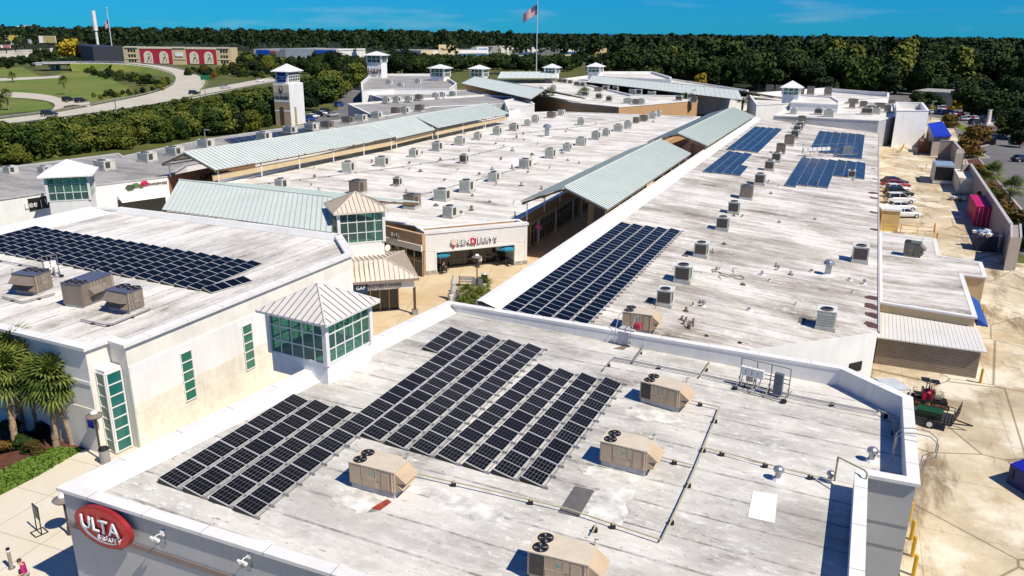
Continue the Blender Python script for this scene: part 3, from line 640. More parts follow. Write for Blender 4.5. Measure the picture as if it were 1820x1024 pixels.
# corner bay with green panes
w0 = V(P(221, 611, ZL), 0); w1 = V(P(192, 602, ZL), 0); bay = V(P(192, 602, ZL), 0)
d1 = (V(P(192, 602, ZL), 0) - V(P(150, 617, ZL), 0)).normalized(); d2 = (w0 - w1).normalized()
cb = thing('bay_window', 'tall corner bay of stacked green panes in white frames', 'window', bay - d1 * 1.2 + d2 * 1.0)
out = d2
o0 = bay - d1 * 1.15 + d2 * 0.01; ex = d1 * 1.1; ey = d2 * 0.9
hh = 5.4; npan = 7
ps_ = MB(); ps_.par(o0 + Vector((0, 0, hh)), ex, ey, (0, 0, 0.18), M['white']); ps_.build('bay_cap', cb)
for i, (oo, ax, nrm, gm) in enumerate(((o0 + ey, ex, d2, M['glass_teal_op']), (o0, ey, -d1, M['glass_green']))):
    L_ = ax.length; au = ax.normalized()
    fm = MB()
    for k in range(npan + 1): fm.par(oo + Vector((0, 0, 0.15 + k * (hh - 0.2) / npan - 0.035)) - nrm * 0.05, ax, nrm * 0.10, (0, 0, 0.07), M['white'])
    for s_ in (0, L_ - 0.1): fm.par(oo + au * s_ - nrm * 0.05 + Vector((0, 0, 0.1)), au * 0.1, nrm * 0.12, (0, 0, hh - 0.1), M['white'])
    fm.build('frame', cb)
    for k in range(npan):
        pm = MB(); pm.par(oo + au * 0.1 + Vector((0, 0, 0.15 + k * (hh - 0.2) / npan)) - nrm * 0.04, au * (L_ - 0.2), nrm * 0.05, (0, 0, (hh - 0.2) / npan), gm); pm.build('pane', cb)
e0_, e1_ = P(-170, 540, ZL), P(150, 617, ZL); ed_ = (e1_ - e0_).normalized(); en_ = Vector((ed_.y, -ed_.x, 0)); el_ = (e1_ - e0_).length
mb = MB(); mb.par(V(e0_, 0) + en_ * 0.005, ed_ * el_, en_ * 0.05, (0, 0, 3.0), M['sand']); mb.build('block_course', lb)
mb = MB(); mb.par(V(e0_, 4.6) + en_ * 0.005, ed_ * el_, en_ * 0.05, (0, 0, 0.22), M['whitewall']); mb.build('band', lb)
ns = MB(); ns.par(V(e1_, 1.7) - ed_ * 0.75 + en_ * 0.06, ed_ * 0.5, en_ * 0.05, (0, 0, 0.8), C(0.012, 0.025, 0.30)); tag(ns.build('wall_sign'), 'small blue wall sign beside the corner bay window', 'sign')
# white back flashing band of the left roof
cant('flashing', lb, P(158, 368, ZL) , P(-170, 440, ZL), LEFT, ZL + 0.05, 3.2, 0.3, M['white'], 1)
cant('flashing', lb, P(604, 418, ZL), P(215, 370, ZL), LEFT, ZL + 0.15, 0.3, 0.4, M['white'], 1)

# ================================================================== TOWERS
def hip(mb, pts, zE, apex, ridge, m, rib=None, nr=8, th=0.14, fascia=None, parent=None):
    """pts: 4 eave corners ccw; ridge: two points (equal for a pyramid); rib seams on each face"""
    n = 4; E_ = [V(p, zE) for p in pts]; R0, R1 = ridge
    faces = [(E_[0], E_[1], R1, R0), (E_[1], E_[2], R1, R1), (E_[2], E_[3], R0, R1), (E_[3], E_[0], R0, R0)]
    for A, B, Cc, D in faces:
        if (Cc - D).length < 1e-4: mb.add([A, B, Cc], [(0, 1, 2)], m)
        else: mb.add([A, B, Cc, D], [(0, 1, 2, 3)], m)
    dn = Vector((0, 0, th))
    for i in range(4):
        A, B = E_[i], E_[(i + 1) % 4]; mb.quad(A - dn, B - dn, B, A, fascia or m)
    mb.add([p - dn for p in E_], [(3, 2, 1, 0)], fascia or m)
    out = []
    if rib:
        rb = MB()
        for A, B, Cc, D in faces:
            ed = (B - A); L_ = ed.length; ed = ed / L_
            nrm = (B - A).cross(D - A).normalized()
            k = max(2, int(L_ / nr))
            tc, td = (Cc - A).dot(ed), (D - A).dot(ed)
            for q in range(1, k):
                t = L_ * q / k; base = A + ed * t
                if t < td: f = t / max(td, 1e-6); top = A.lerp(D, f)
                elif t > tc: f = (L_ - t) / max(L_ - tc, 1e-6); top = B.lerp(Cc, f)
                else: f = 1; top = D + (Cc - D) * ((t - td) / max(tc - td, 1e-6))
                if (top - base).length > 0.25: rb.par(base - ed * 0.025, ed * 0.05, top - base, nrm * 0.045, rib)
        for A, D in ((E_[0], R0), (E_[1], R1), (E_[2], R1), (E_[3], R0)): rb.bar(A + Vector((0, 0, .02)), D + Vector((0, 0, .02)), 0.06, m, 5)
        out.append(rb)
    return out
def cupola(label, c, uu, a, b, z0, z1, z2, z3, over, nx, ny, nz, wallm, roofm, glassm, ribm=None, ribsp=0.5, hollow=True, group=None, name='glazed_cupola', cat='tower', louver=None, post=0.14, mull=0.07):
    """c: centre; uu: unit vector along side a"""
    uu = Vector((uu.x, uu.y, 0)).normalized(); vv = Vector((-uu.y, uu.x, 0)); c = V(c, 0)
    t = thing(name, label, cat, V(c, z0), 0, group)
    cs = [c - uu * a / 2 - vv * b / 2, c + uu * a / 2 - vv * b / 2, c + uu * a / 2 + vv * b / 2, c - uu * a / 2 + vv * b / 2]
    mb = MB(); mb.prism(cs, z0, z1, wallm); mb.build('base_wall', t)
    fm = MB()
    for p in cs: fm.box(V(p, (z1 + z2) / 2), (post * 2, post * 2, z2 - z1), M['white'], math.atan2(uu.y, uu.x))
    for i in range(4):
        A, B = cs[i], cs[(i + 1) % 4]; d = B - A; L_ = d.length; d.normalize(); nn = Vector((d.y, -d.x, 0)); k = nx if i % 2 == 0 else ny
        for z, hh in ((z1, 0.12), (z2 - 0.22, 0.22)): fm.par(V(A, z) - nn * mull, d * L_, nn * mull * 1.6, (0, 0, hh), M['white'])
        for q in range(1, nz): fm.par(V(A, z1 + (z2 - z1) * q / nz - mull / 2) - nn * mull / 2, d * L_, nn * mull, (0, 0, mull), M['white'])
        for q in range(1, k): fm.par(V(A, z1) + d * (L_ * q / k - mull / 2) - nn * mull / 2, d * mull, nn * mull, (0, 0, z2 - z1), M['white'])
    fm.build('mullion_frame', t)
    for i in range(4):
        A, B = cs[i], cs[(i + 1) % 4]; d = B - A; L_ = d.length; d.normalize(); nn = Vector((d.y, -d.x, 0)); k = nx if i % 2 == 0 else ny
        w_, h_ = L_ / k, (z2 - z1) / nz; pm = MB(); pm.par(-nn * 0.01, d * w_, nn * 0.02, (0, 0, h_), glassm); pm = pm.mesh('pane')
        for q in range(k):
            for r_ in range(nz):
                o = link('pane', pm, t); o.location = V(A, z1 + r_ * h_) + d * (q * w_)
    ec = [c + (p - c) + ((p - c).normalized() * over * 1.41) for p in cs]
    ap = V(c, z3); rm = MB(); ribs = hip(rm, ec, z2, None, (ap, ap), roofm, ribm, ribsp)
    rm.build('roof', t)
    for rb in ribs: rb.build('roof_seams', t)
    return t, cs
# foreground tower on the near roof
tl, tf, tr = FORE.hit(487, 655), FORE.hit(584, 684), FORE.hit(660, 641)
ua = (tr - tf); la = ua.length; ua.normalize(); lbq = (tl - tf).length
vv = Vector((-ua.y, ua.x, 0)); ctr = tf + ua * la / 2 + vv * lbq / 2
zb = FORE.z(tf.x, tf.y) - 0.02; z1 = zat(tf, 650); z2 = zat(tf + (tf - ctr).normalized() * 0.5 * 1.41, 579); z3 = zat(ctr, 503)
print('fore tower', la, lbq, zb, z1, z2, z3, 'angle', math.degrees(math.acos((tl - tf).normalized().dot(ua))))
cupola('large square glazed tower with grey metal pyramid roof on the nearest building', ctr, ua, la, lbq, zb, z1, z2, z3, 0.5, 5, 5, 3, M['whitewall'], M['greymetal'], M['glass_teal'], M['seam_dark'], 0.42)
# roof opening curb, so the tower looks into the store below
# second tower behind the left building
A_, B_ = P(604, 437, 5.6), P(683, 430, 5.6)
ua = (B_ - A_); la = ua.length; ua.normalize(); vv = Vector((-ua.y, ua.x, 0)); ctr = (A_ + B_) / 2 + vv * la / 2
mid = (A_ + B_) / 2
z1, z2, z3 = zat(mid, 432), zat(A_ + (A_ - ctr).normalized() * 0.5 * 1.41, 381), zat(ctr, 341)
print('tower2', la, z1, z2, z3)
cupola('square glazed tower with tan metal pyramid roof between left store and plaza', ctr, ua, la, la, 0, z1, z2, z3, 0.5, 5, 5, 3, M['whitewall'], M['tanmetal'], M['glass_teal'], M['seam_dark'], 0.42)
T2mid, T2u, T2w = mid, ua, la
# entrance hip roof below the second tower, GAP sign band, posts
en = thing('entrance_canopy', 'tan seamed hip roof over the GAP entrance, on dark posts', 'canopy', P(680, 510))
zE, zR = 3.7, 5.3
eL, eR, eB = P(588, 505, zE), P(745, 494, zE), P(709, 446, zE)
eu = (eR - eL).normalized(); ev = Vector((-eu.y, eu.x, 0))
dep = (eB - eR).length; eB = eR + ev * dep; eBL = eL + ev * dep
r0, r1 = P(625, 466, zR), P(684, 460, zR)
rm = MB(); ribs = hip(rm, [eL, eR, eB, eBL], zE, None, (r0, r1), M['tanmetal'], M['seam_dark'], 0.42, 0.25, M['taupe']); rm.build('roof', en)
for rb in ribs: rb.build('roof_seams', en)
mb = MB(); mb.par(V(eL, zE - 1.0) + eu * 0.4 + ev * 0.4, eu * ((eR - eL).length - 0.8), ev * 0.25, (0, 0, 0.75), M['whitewall']); mb.build('fascia', en)
mb = MB(); mb.par(V(eR, zE - 1.0) - eu * 0.65 + ev * 0.653, eu * 0.25, ev * (dep - 1), (0, 0, 0.75), M['whitewall']); mb.build('fascia', en)
for f in (0.04, 0.95):
    q = eL.lerp(eR, f); mb = MB(); mb.box(V(q, 1.55) + ev * 0.55, (0.22, 0.22, 2.3), C(0.10, 0.06, 0.035), math.atan2(eu.y, eu.x)); mb.build('post', en)
    mb = MB(); mb.box(V(q, 0.25) + ev * 0.55, (0.55, 0.55, 0.5), C(0.34, 0.31, 0.27, 0.9, var=0.6, scale=3.0), math.atan2(eu.y, eu.x)); mb.build('stone_base', en)
gs = thing('store_sign', 'navy GAP square with raised Factory Store lettering on the entrance band', 'sign', V(eL.lerp(eR, .4), 3))
qg = eL.lerp(eR, 0.33)
mb = MB(); mb.par(V(qg, 2.55) + ev * 0.38 - eu * 0.62, eu * 1.25, -ev * 0.15, (0, 0, 1.05), C(0.01, 0.035, 0.09)); mb.build('panel', gs)
place_text('lettering', text_mesh('GAP', 0.52, 0.03, wh, 0.85), V(qg, 3.05) + ev * 0.21, eu, (0, 0, 1), gs)
place_text('lettering', text_mesh('FACTORY STORE', 0.40, 0.12, C(0.12, 0.12, 0.13)), V(eL.lerp(eR, 0.60), 3.05) + ev * 0.28, eu, (0, 0, 1), gs)
# glass shop front under the entrance
mb = MB(); mb.par(V(eL, 0) + ev * 2.4 + eu * 1.0, eu * 5.2, ev * 0.1, (0, 0, 2.9), M['glass_dark']); mb.build('shop_window', en)
for k in range(7):
    mb = MB(); mb.par(V(eL, 0) + ev * 2.33 + eu * (1.0 + k * 0.86), eu * 0.07, ev * 0.06, (0, 0, 2.9), M['tan']); mb.build('mullion', en)
# Lee tower
A_, B_ = P(87, 358, 5.2), P(161, 354, 5.2)
ua = (B_ - A_); la = ua.length; ua.normalize(); vv = Vector((-ua.y, ua.x, 0)); ctr = (A_ + B_) / 2 + vv * la / 2; mid = (A_ + B_) / 2
z1, z2, z3 = zat(mid, 357), zat(mid - Vector((-ua.y, ua.x, 0)) * 0.6, 313.5), zat(ctr, 284); print('lee tower', la, z1, z2, z3)
cupola('square glazed tower with bright white pyramid roof beside the black sign at far left', ctr, ua, la, la, 0, z1, z2, z3, 0.7, 5, 5, 3, M['whitewall'], M['whitemetal'], M['glass_teal'], M['greymetal'], 0.5)
LEEu, LEEA = ua, A_
# tall tan and white tower
bf = P(518, 224); br_, bl_ = P(543, 219), P(489, 226)
ua = (br_ - bf); la = ua.length; ua.normalize(); lbq = (bl_ - bf).length; vv = Vector((-ua.y, ua.x, 0))
ctr = bf + ua * la / 2 + vv * lbq / 2
tw = thing('sign_tower', 'tall tan and white square tower with blue Tanger sign under its pyramid roof', 'tower', V(ctr, 0))
zt = zat(bf, 149); cs = [bf, bf + ua * la, bf + ua * la + vv * lbq, bf + vv * lbq]
tanA, tanB, tanC = C(0.55, 0.46, 0.32, 0.8), C(0.44, 0.34, 0.23, 0.8), C(0.36, 0.33, 0.29, 0.8)
for i, (f0_, f1_, mm) in enumerate(((0, .34, tanB), (.34, .37, M['whitewall']), (.37, .57, tanC if False else C(0.42, 0.30, 0.19, 0.8)), (.57, .60, M['whitewall']), (.60, .78, tanC), (.78, .96, tanA), (.96, 1, M['cream']))):
    mb = MB(); k = 0.0 if i % 2 == 0 else 0.03
    cc_ = [p + (p - ctr).normalized() * k for p in cs]
    mb.prism([(p.x, p.y) for p in cc_], zt * f0_, zt * f1_, mm); mb.build('wall_band', tw)
mb = MB(); mb.par(bf + ua * 0.02 - vv * 0.04, ua * (la - .04), -vv * 0.02, (0, 0, zt - .1), M['whitewall']); mb.build('white_face', tw)
for (o_, ax, nr_) in ((bf, ua, -vv), (bf, vv, -ua)):
    mb = MB(); mb.par(o_ + ax * (lbq * 0.42) + nr_ * 0.05, ax * 1.1, nr_ * 0.05, (0, 0, 5.0), C(0.10, 0.075, 0.05) if nr_ == -ua else C(0.45, 0.34, 0.2)); mb.build('doorway', tw)
zs1, zs2, zs3 = zt, zat(ctr, 126), zat(ctr, 113)
k = 0.80; cs2 = [ctr + (p - ctr) * k for p in cs]
mb = MB(); mb.prism([(p.x, p.y) for p in cs2], zt, zs2, M['whitewall']); mb.build('cupola_wall', tw)
gr = MB(); gr.par(cs2[0] + Vector((0, 0, zt + 0.5)) - vv * 0.05 + ua * 0.3, ua * (la * k - 0.6), -vv * 0.02, (0, 0, zs2 - zt - 0.8), M['black']); gr.build('louver_backing', tw)
for q in range(7):
    mb = MB(); mb.par(cs2[0] + Vector((0, 0, zt + 0.45)) - vv * 0.07 + ua * (0.25 + (la * k - 0.6) * q / 6), ua * 0.16, -vv * 0.08, (0, 0, zs2 - zt - 0.7), M['white']); mb.build('louver_bar', tw)
for q in range(4):
    mb = MB(); mb.par(cs2[0] + Vector((0, 0, zt + 0.42 + q * (zs2 - zt - .8) / 3)) - vv * 0.072 + ua * 0.25, ua * (la * k - 0.5), -vv * 0.082, (0, 0, 0.14), M['white']); mb.build('louver_bar', tw)
ec = [ctr + (p - ctr) * 1.12 for p in cs]; rm = MB(); ap = V(ctr, zs3); hip(rm, ec, zs2, None, (ap, ap), M['whitemetal'], None); rm.build('roof', tw)
tsg = thing('tower_sign', 'square dark blue Tanger Outlets sign high on the tall tan tower', 'sign', V(cs2[3].lerp(cs2[0], .5), zt + 1))
hgt = zs2 - zt; mb = MB(); mb.par(cs2[3] + Vector((0, 0, zt + 0.35)) - ua * 0.03 - vv * 0.5, -vv * (lbq * k - 1.1), -ua * 0.1, (0, 0, hgt - 0.6), C(0.01, 0.015, 0.26)); mb.build('panel', tsg)
mq = cs2[3].lerp(cs2[0], 0.5) - ua * 0.16
place_text('lettering', text_mesh('Tanger', 0.95, 0.03, wh), V(mq, zt + 0.35 + (hgt - .6) * 0.58), -vv, (0, 0, 1), tsg)
place_text('lettering', text_mesh('OUTLETS', 0.55, 0.03, wh), V(mq, zt + 0.35 + (hgt - .6) * 0.28), -vv, (0, 0, 1), tsg)
mq = cs[3].lerp(cs[0], 0.5) - ua * 0.12
vb = thing('wall_lettering', 'black script store name with oval emblem on the tan tower face', 'sign', V(mq, zt * .7))
place_text('lettering', text_mesh('Vera Bradley', 0.92, 0.1, C(0.03, 0.03, 0.035), 0.95, 0.25), V(mq, zt * 0.69), -vv, (0, 0, 1), vb)
disc(V(mq, zt * 0.87) + ua * 0.05, -ua, 0.95, 0.08, C(0.03, 0.03, 0.035), 16, 0.55, 1.0, -vv).build('emblem', vb)
disc(V(mq, zt * 0.88) + ua * 0.01, -ua, 0.6, 0.08, tanA, 16, 0.45, 1.0, -vv).build('emblem_cutout', vb)

# ================================================================== GABLED METAL CANOPIES
def canopy(label, r0, r1, e0, step=0.62, f0=None, posts=True, ov=0.12):
    r0, r1, e0 = Vector(r0), Vector(r1), Vector(e0)
    d = r1 - r0; d.z = 0; L_ = d.length; d.normalize(); nr = Vector((d.y, -d.x, 0))
    s = e0 - r0
    f = Vector(f0) - r0 if f0 is not None else (s - 2 * nr * s.dot(nr))
    t = thing('gabled_canopy', label, 'canopy', V(r0.lerp(r1, .5), 0))
    k = max(3, int(L_ / step)); st = L_ / k
    for sv, nm in ((s, 1), (f, -1)):
        pm = MB(); a_ = Vector((0, 0, 0)); w_ = d * st * 0.97
        un = (sv.cross(d)).normalized(); un = un if un.z > 0 else -un
        pm.add([a_, a_ + w_, a_ + w_ + sv, a_ + sv, a_ - un * 0.09, a_ + w_ - un * 0.09, a_ + w_ + sv - un * 0.09, a_ + sv - un * 0.09],
               [(0, 1, 2, 3), (3, 2, 6, 7), (7, 6, 5, 4), (0, 3, 7, 4), (1, 5, 6, 2)], M['seafoam'])
        pm.par(a_ + un * 0.0, d * 0.06, sv, un * 0.055, M['seafoam_rib'])
        me = pm.mesh('roof_panel')
        for q in range(k):
            o = link('roof_panel', me, t); o.location = r0 + d * (q * st)
    rc = MB(); rc.bar(r0 + Vector((0, 0, .05)), r0 + d * L_ + Vector((0, 0, .05)), 0.10, M['seafoam'], 6); rc.build('ridge_cap', t)
    # timber frame: rafters at the ends and posts
    nb_ = max(2, int(L_ / 6)); down = Vector((0, 0, -0.16))
    for q in range(nb_ + 1):
        o_ = r0 + d * (0.15 + (L_ - 0.3) * q / nb_)
        mb = MB()
        for sv in (s, f): mb.par(o_ + down - d * 0.06, d * 0.12, sv * 0.98, (0, 0, -0.22), M['under'])
        mb.build('rafter', t)
    for sv in (s, f):
        for fr_ in (0.05, 0.5, 0.95):
            mb = MB(); o_ = r0 + sv * fr_ + down; mb.par(o_ + Vector((0, 0, -.32)), d * L_, nr * 0.1, (0, 0, 0.13), M['under']); mb.build('purlin', t)
    return t, d, L_, nr, r0, s, f
def pz(x, y, z): return P(x, y, z)
t, d, L_, nr, r0, s, f = canopy('green metal gabled canopy beside the nearest rooftop solar array on the right wing', pz(1003, 333, 8.9), pz(1175, 247, 8.9), pz(1080, 372, 6.9), f0=pz(925, 358, 6.9))
for q in range(6):
    b = r0 + d * (4 + q * (L_ - 6) / 5); pb = b + s * 0.40
    mb = MB(); mb.box(V(pb, 3.4), (0.7, 0.7, 6.8), C(0.25, 0.17, 0.09), math.atan2(d.y, d.x)); mb.build('post', t)
for q in range(9):
    b = r0 + s * 0.9 + d * (1 + q * (L_ - 2) / 8); mb = MB(); mb.bar(V(b, 5.7), V(b, 7.0), 0.07, M['white']); mb.build('strut', t)
    b = r0 + f * 0.92 + d * (1 + q * (L_ - 2) / 8); mb = MB(); mb.bar(V(b, 4.5), V(b, 6.8), 0.07, M['white']); mb.build('strut', t)
t, d, L_, nr, r0, s, f = canopy('green metal gabled canopy further along the alley, beside the blue solar rows', pz(1205, 237, 8.9), pz(1303, 190, 8.9), pz(1258, 259, 6.9), f0=pz(1150, 252, 6.9))
for q in range(4):
    b = r0 + d * (3 + q * (L_ - 6) / 3) + s * 0.4; mb = MB(); mb.box(V(b, 3.4), (0.7, 0.7, 6.8), C(0.25, 0.17, 0.09), math.atan2(d.y, d.x)); mb.build('post', t)
for q in range(9):
    b = r0 + s * 0.9 + d * (1 + q * (L_ - 2) / 8); mb = MB(); mb.bar(V(b, 5.7), V(b, 7.0), 0.09, M['white']); mb.build('strut', t)
for lab, a_, b_, c_, ff in (('long green metal canopy with open gable end facing the plaza, left of the white roof', pz(327, 271, 8.7), pz(658, 220, 8.7), pz(382, 302, 6.9), pz(285, 290, 6.9)),
                        ('middle green metal canopy stepping down along the left alley', pz(658, 220, 8.7), pz(734, 206, 8.7), pz(704, 246, 6.5), None),
                        ('far green metal canopy at the end of the left alley', pz(734, 206, 8.7), pz(866, 184, 8.7), pz(778, 227, 6.9), None)):
    t, d, L_, nr, r0, s, f = canopy(lab, a_, b_, c_, 0.75, f0=ff)
    n_ = int(L_ / 7)
    for q in range(n_):
        for sv, zz in ((s, 4.6), (f, 4.8)):
            b = r0 + sv * 0.9 + d * (1 + q * (L_ - 2) / max(1, n_ - 1)); mb = MB(); mb.bar(V(b, zz), V(b, 7.0), 0.10, M['white']); mb.build('strut', t)
    # beam between the struts, tan
    mb = MB(); b = r0 + s * 0.88; mb.par(V(b, 5.3), d * L_, nr * 0.15, (0, 0, 0.8), M['tan']); mb.build('beam', t)
t, d, L_, nr, r0, s, f = canopy('broad green metal canopy roof behind the left store, running to the glazed tower', pz(592, 351, 8.7), pz(318, 320, 8.7), pz(590, 413, 7.35), 0.62)
# far canopies
for lab, a_, b_, c_ in (('pale far canopy roof left of the flagpole, near end open', pz(845, 136, 8.6), pz(969, 159, 8.6), pz(820, 148, 6.8)),
                        ('pale far canopy roof right of the flagpole base', pz(890, 128, 9), pz(990, 128, 9), pz(884, 139, 7.4)),
                        ('long pale far canopy roof in three steps before the dark wood', pz(1052, 134, 8.6), pz(1312, 160, 8.6), pz(1046, 146, 6.8))):
    canopy(lab, a_, b_, c_, 2.4)

# ================================================================== BACK-LEFT WING AND FAR MALL BLOCKS
ZK = 5.0
bp = [P(x, y, ZK) for x, y in ((-120, 372), (165, 329), (298, 313), (331, 293), (882, 187), (770, 188), (690, 206), (600, 213), (365, 247), (218, 277), (210, 272), (-120, 313))]
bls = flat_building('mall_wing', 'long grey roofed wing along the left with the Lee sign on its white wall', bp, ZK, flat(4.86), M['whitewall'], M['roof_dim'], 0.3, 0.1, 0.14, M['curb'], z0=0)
A_, B_ = P(-120, 372, ZK), P(165, 329, ZK); wd = (B_ - A_).normalized(); wn2 = Vector((wd.y, -wd.x, 0))
sg = thing('store_sign', 'black Lee Wrangler sign panel with white letters on the white wall', 'sign', P(66, 350, 4.4))
# panel spans photo x 50..95
def on_wall(A, d, px, z):
    lo, hi = 0.0, 400.0
    for _ in range(60):
        mid_ = (lo + hi) / 2
        if proj(V(A + d * mid_, z))[0] < px: lo = mid_
        else: hi = mid_
    return lo
x0, x1 = on_wall(A_, wd, 50, 3.9), on_wall(A_, wd, 112, 3.9)
mb = MB(); mb.par(V(A_, 3.0) + wd * x0 + wn2 * 0.03, wd * (x1 - x0), wn2 * 0.12, (0, 0, 1.5), M['black']); mb.build('panel', sg)
place_text('lettering', text_mesh('Lee | Wrangler', 1.15, 0.04, wh, 0.95), V(A_, 3.75) + wd * (x0 + 0.4 + (x1 - x0) * 0.55) + wn2 * 0.18, wd, (0, 0, 1), sg)
A2, B2 = P(165, 329, ZK), P(298, 313, ZK); wd3 = (B2 - A2).normalized(); wn3 = Vector((wd3.y, -wd3.x, 0))
sg2 = thing('store_sign', 'dark store lettering with a green and red leaf emblem on the cream wall', 'sign', P(262, 324, 4.2))
x0, x1 = on_wall(A2, wd3, 256, 4.2), on_wall(A2, wd3, 296, 4.2)
place_text('lettering', text_mesh('CORNINGWARE', (x1 - x0) / 7.3, 0.12, C(0.16, 0.13, 0.10)), V(A2, 4.15) + wd3 * ((x0 + x1) / 2) + wn3 * 0.1, wd3, (0, 0, 1), sg2)
xa = on_wall(A2, wd3, 245, 4.2)
for dx, dz, sz, cc in ((-1.1, -0.1, 0.55, C(0.06, 0.09, 0.04)), (-0.3, 0.1, 0.45, C(0.10, 0.16, 0.06)), (0.9, 0.2, 0.5, C(0.45, 0.02, 0.06)), (0.4, -.1, .35, C(0.12, 0.10, 0.05))):
    disc(V(A2, 4.15 + dz) + wd3 * (xa + dx) + wn3 * 0.02, wn3, sz, 0.12, cc, 6, 1.2, 0.8, wd3).build('leaf_emblem', sg2)
aw = MB(); xa, xb = on_wall(A2, wd3, 208, 3), on_wall(A2, wd3, 292, 3)
aw.quad(V(A2, 3.3) + wd3 * xa, V(A2, 2.4) + wd3 * xa + wn3 * 1.6, V(A2, 2.4) + wd3 * xb + wn3 * 1.6, V(A2, 3.3) + wd3 * xb, M['whitewall']); tag(aw.build('shop_awning'), 'long white sloping awning above dark shop windows, back-left wing', 'awning')
mb = MB(); mb.par(V(A2, 0.1) + wd3 * xa + wn3 * 0.02, wd3 * (xb - xa), wn3 * 0.05, (0, 0, 2.4), M['glass_dark']); mb.build('shop_window', bls)
# brown wall under the gable end
A3, B3 = P(298, 313, ZK), P(400, 292, ZK - 0.4); wd4 = (B3 - A3).normalized(); wn4 = Vector((wd4.y, -wd4.x, 0))
mb = MB(); mb.par(V(A3, 0) + wd4 * 0.1 + wn4 * 0.01, wd4 * 22, wn4 * 0.1, (0, 0, ZK), C(0.30, 0.15, 0.085, 0.85)); mb.build('brown_wall', bls)
place_text('lettering', text_mesh("Carter's", 1.5, 0.1, M['black'], 1.0, 0.2), V(A3, 3.9) + wd4 * on_wall(A3, wd4, 371, 3.9) + wn4 * 0.2, wd4, (0, 0, 1), bls)

def block(label, z, pts, wall='whitewall', roof='roof_cent', drop=0.5, th=0.5, name='mall_block', cop='white', group=None):
    return flat_building(name, label, [P(x, y, z) for x, y in pts], z, flat(z - drop), M[wall], M[roof], th, 0.1, 0.2, M[cop], 'building', group)
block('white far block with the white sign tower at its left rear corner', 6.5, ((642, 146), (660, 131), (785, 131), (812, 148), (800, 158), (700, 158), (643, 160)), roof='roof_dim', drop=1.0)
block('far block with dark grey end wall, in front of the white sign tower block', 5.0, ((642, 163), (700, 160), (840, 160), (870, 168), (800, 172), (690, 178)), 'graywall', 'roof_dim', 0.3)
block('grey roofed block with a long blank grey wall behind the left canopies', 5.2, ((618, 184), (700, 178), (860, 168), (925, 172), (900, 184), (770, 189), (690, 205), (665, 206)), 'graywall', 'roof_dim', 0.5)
block('brown walled block in the middle distance behind the bright white roof', 5.6, ((828, 150), (890, 160), (975, 172), (1020, 182), (1100, 190), (1240, 178), (1180, 160), (1060, 146), (960, 142), (850, 142)), 'brownwall', 'roof_cent', 0.4)
block('white fronted block with black emblem and lettering, end of the left canopies', 5.8, ((896, 178), (930, 172), (950, 184), (905, 198)), 'whitewall', 'roof_cent', 0.4)
block('long low far block of pale roofs right of the flagpole', 5.8, ((1000, 140), (1060, 132), (1165, 130), (1195, 140), (1330, 160), (1330, 166), (1280, 172), (1120, 168)), 'whitewall', 'roof_cent', 0.6)
block('white far block just before the wood, behind the long pale canopy', 8.0, ((1062, 127), (1160, 127), (1193, 137), (1193, 141), (1062, 136)), 'whitewall', 'roof_cent', 1.0)
block('curved fronted white block with dark roof units, behind the right wing', 7.2, ((1330, 166), (1465, 156), (1580, 165), (1580, 172), (1440, 180), (1392, 184), (1345, 186)), 'whitewall', 'roof_cent', 1.3)
block('white block with a strip of dark clerestory windows, far end of right wing', 8.2, ((1405, 182), (1420, 168), (1480, 172), (1494, 180), (1490, 186)), 'whitewall', 'roof_cent', 0.4)
block('raised grey walled block crowded with roof units at the end of right wing', 6.6, ((1375, 205), (1405, 186), (1500, 180), (1592, 184), (1597, 205), (1562, 214)), 'graywall', 'roof_cent', 0.5)
block('tall blank white block at the right rear corner of the mall', 8.6, ((1594, 196), (1592, 181), (1640, 182), (1651, 196)), 'whitewall', 'roof_cent', 1.6)
# small far cupolas
def small_cup(label, px, base, wpx, sill, eave, apex, z0, ang=-22.0):
    c = P(px, base, z0); wd_ = wpx * (c - EYE).length / F
    z1, z2, z3 = zat(c, sill), zat(c, eave), zat(c, apex)
    return cupola(label, c, Vector((math.cos(R(ang)), math.sin(R(ang)), 0)), wd_, wd_, z0 - 2.0, z1, z2, z3, wd_ * 0.2, 3, 3, 2, M['whitewall'], M['whitemetal'], M['glass_teal'], post=0.3, mull=0.2)
_, hc = small_cup('white louvred tower with H&M letters on its face, far block', 671, 136, 25, 111, 98, 91, 6.0, -14)
hcu = (hc[1] - hc[0]).normalized(); hn = Vector((hcu.y, -hcu.x, 0)); hz = zat(hc[0], 127)
place_text('lettering', text_mesh('H&M', 3.4, 0.2, C(0.10, 0.03, 0.04), 0.9, 0.2), V((hc[0] + hc[1]) / 2, hz) + hn * 0.3, hcu, (0, 0, 1)).parent = None
o = [q for q in bpy.data.objects if q.name == 'lettering' or q.name.startswith('lettering.')][-1]; o.name = 'wall_lettering'; tag(o, 'dark red H&M letters high on the white far tower', 'sign')
small_cup('small white roofed cupola on the far block, nearest right of the H&M tower', 783, 141, 24, 136, 121, 114, 6.0)
small_cup('small white roofed cupola at the near end of the pale far canopy', 852, 140, 22, 136, 122, 115, 6.0)
small_cup('small white roofed cupola just right of the tall flagpole', 981, 139, 19, 130, 120, 113, 6.5)
small_cup('small white roofed cupola in front of the wood, centre right', 1058, 138, 20, 128, 118, 111, 6.5)
small_cup('white cupola with green glass between the curved block and the right wing', 1404, 186, 25, 168, 155, 143, 6.6)

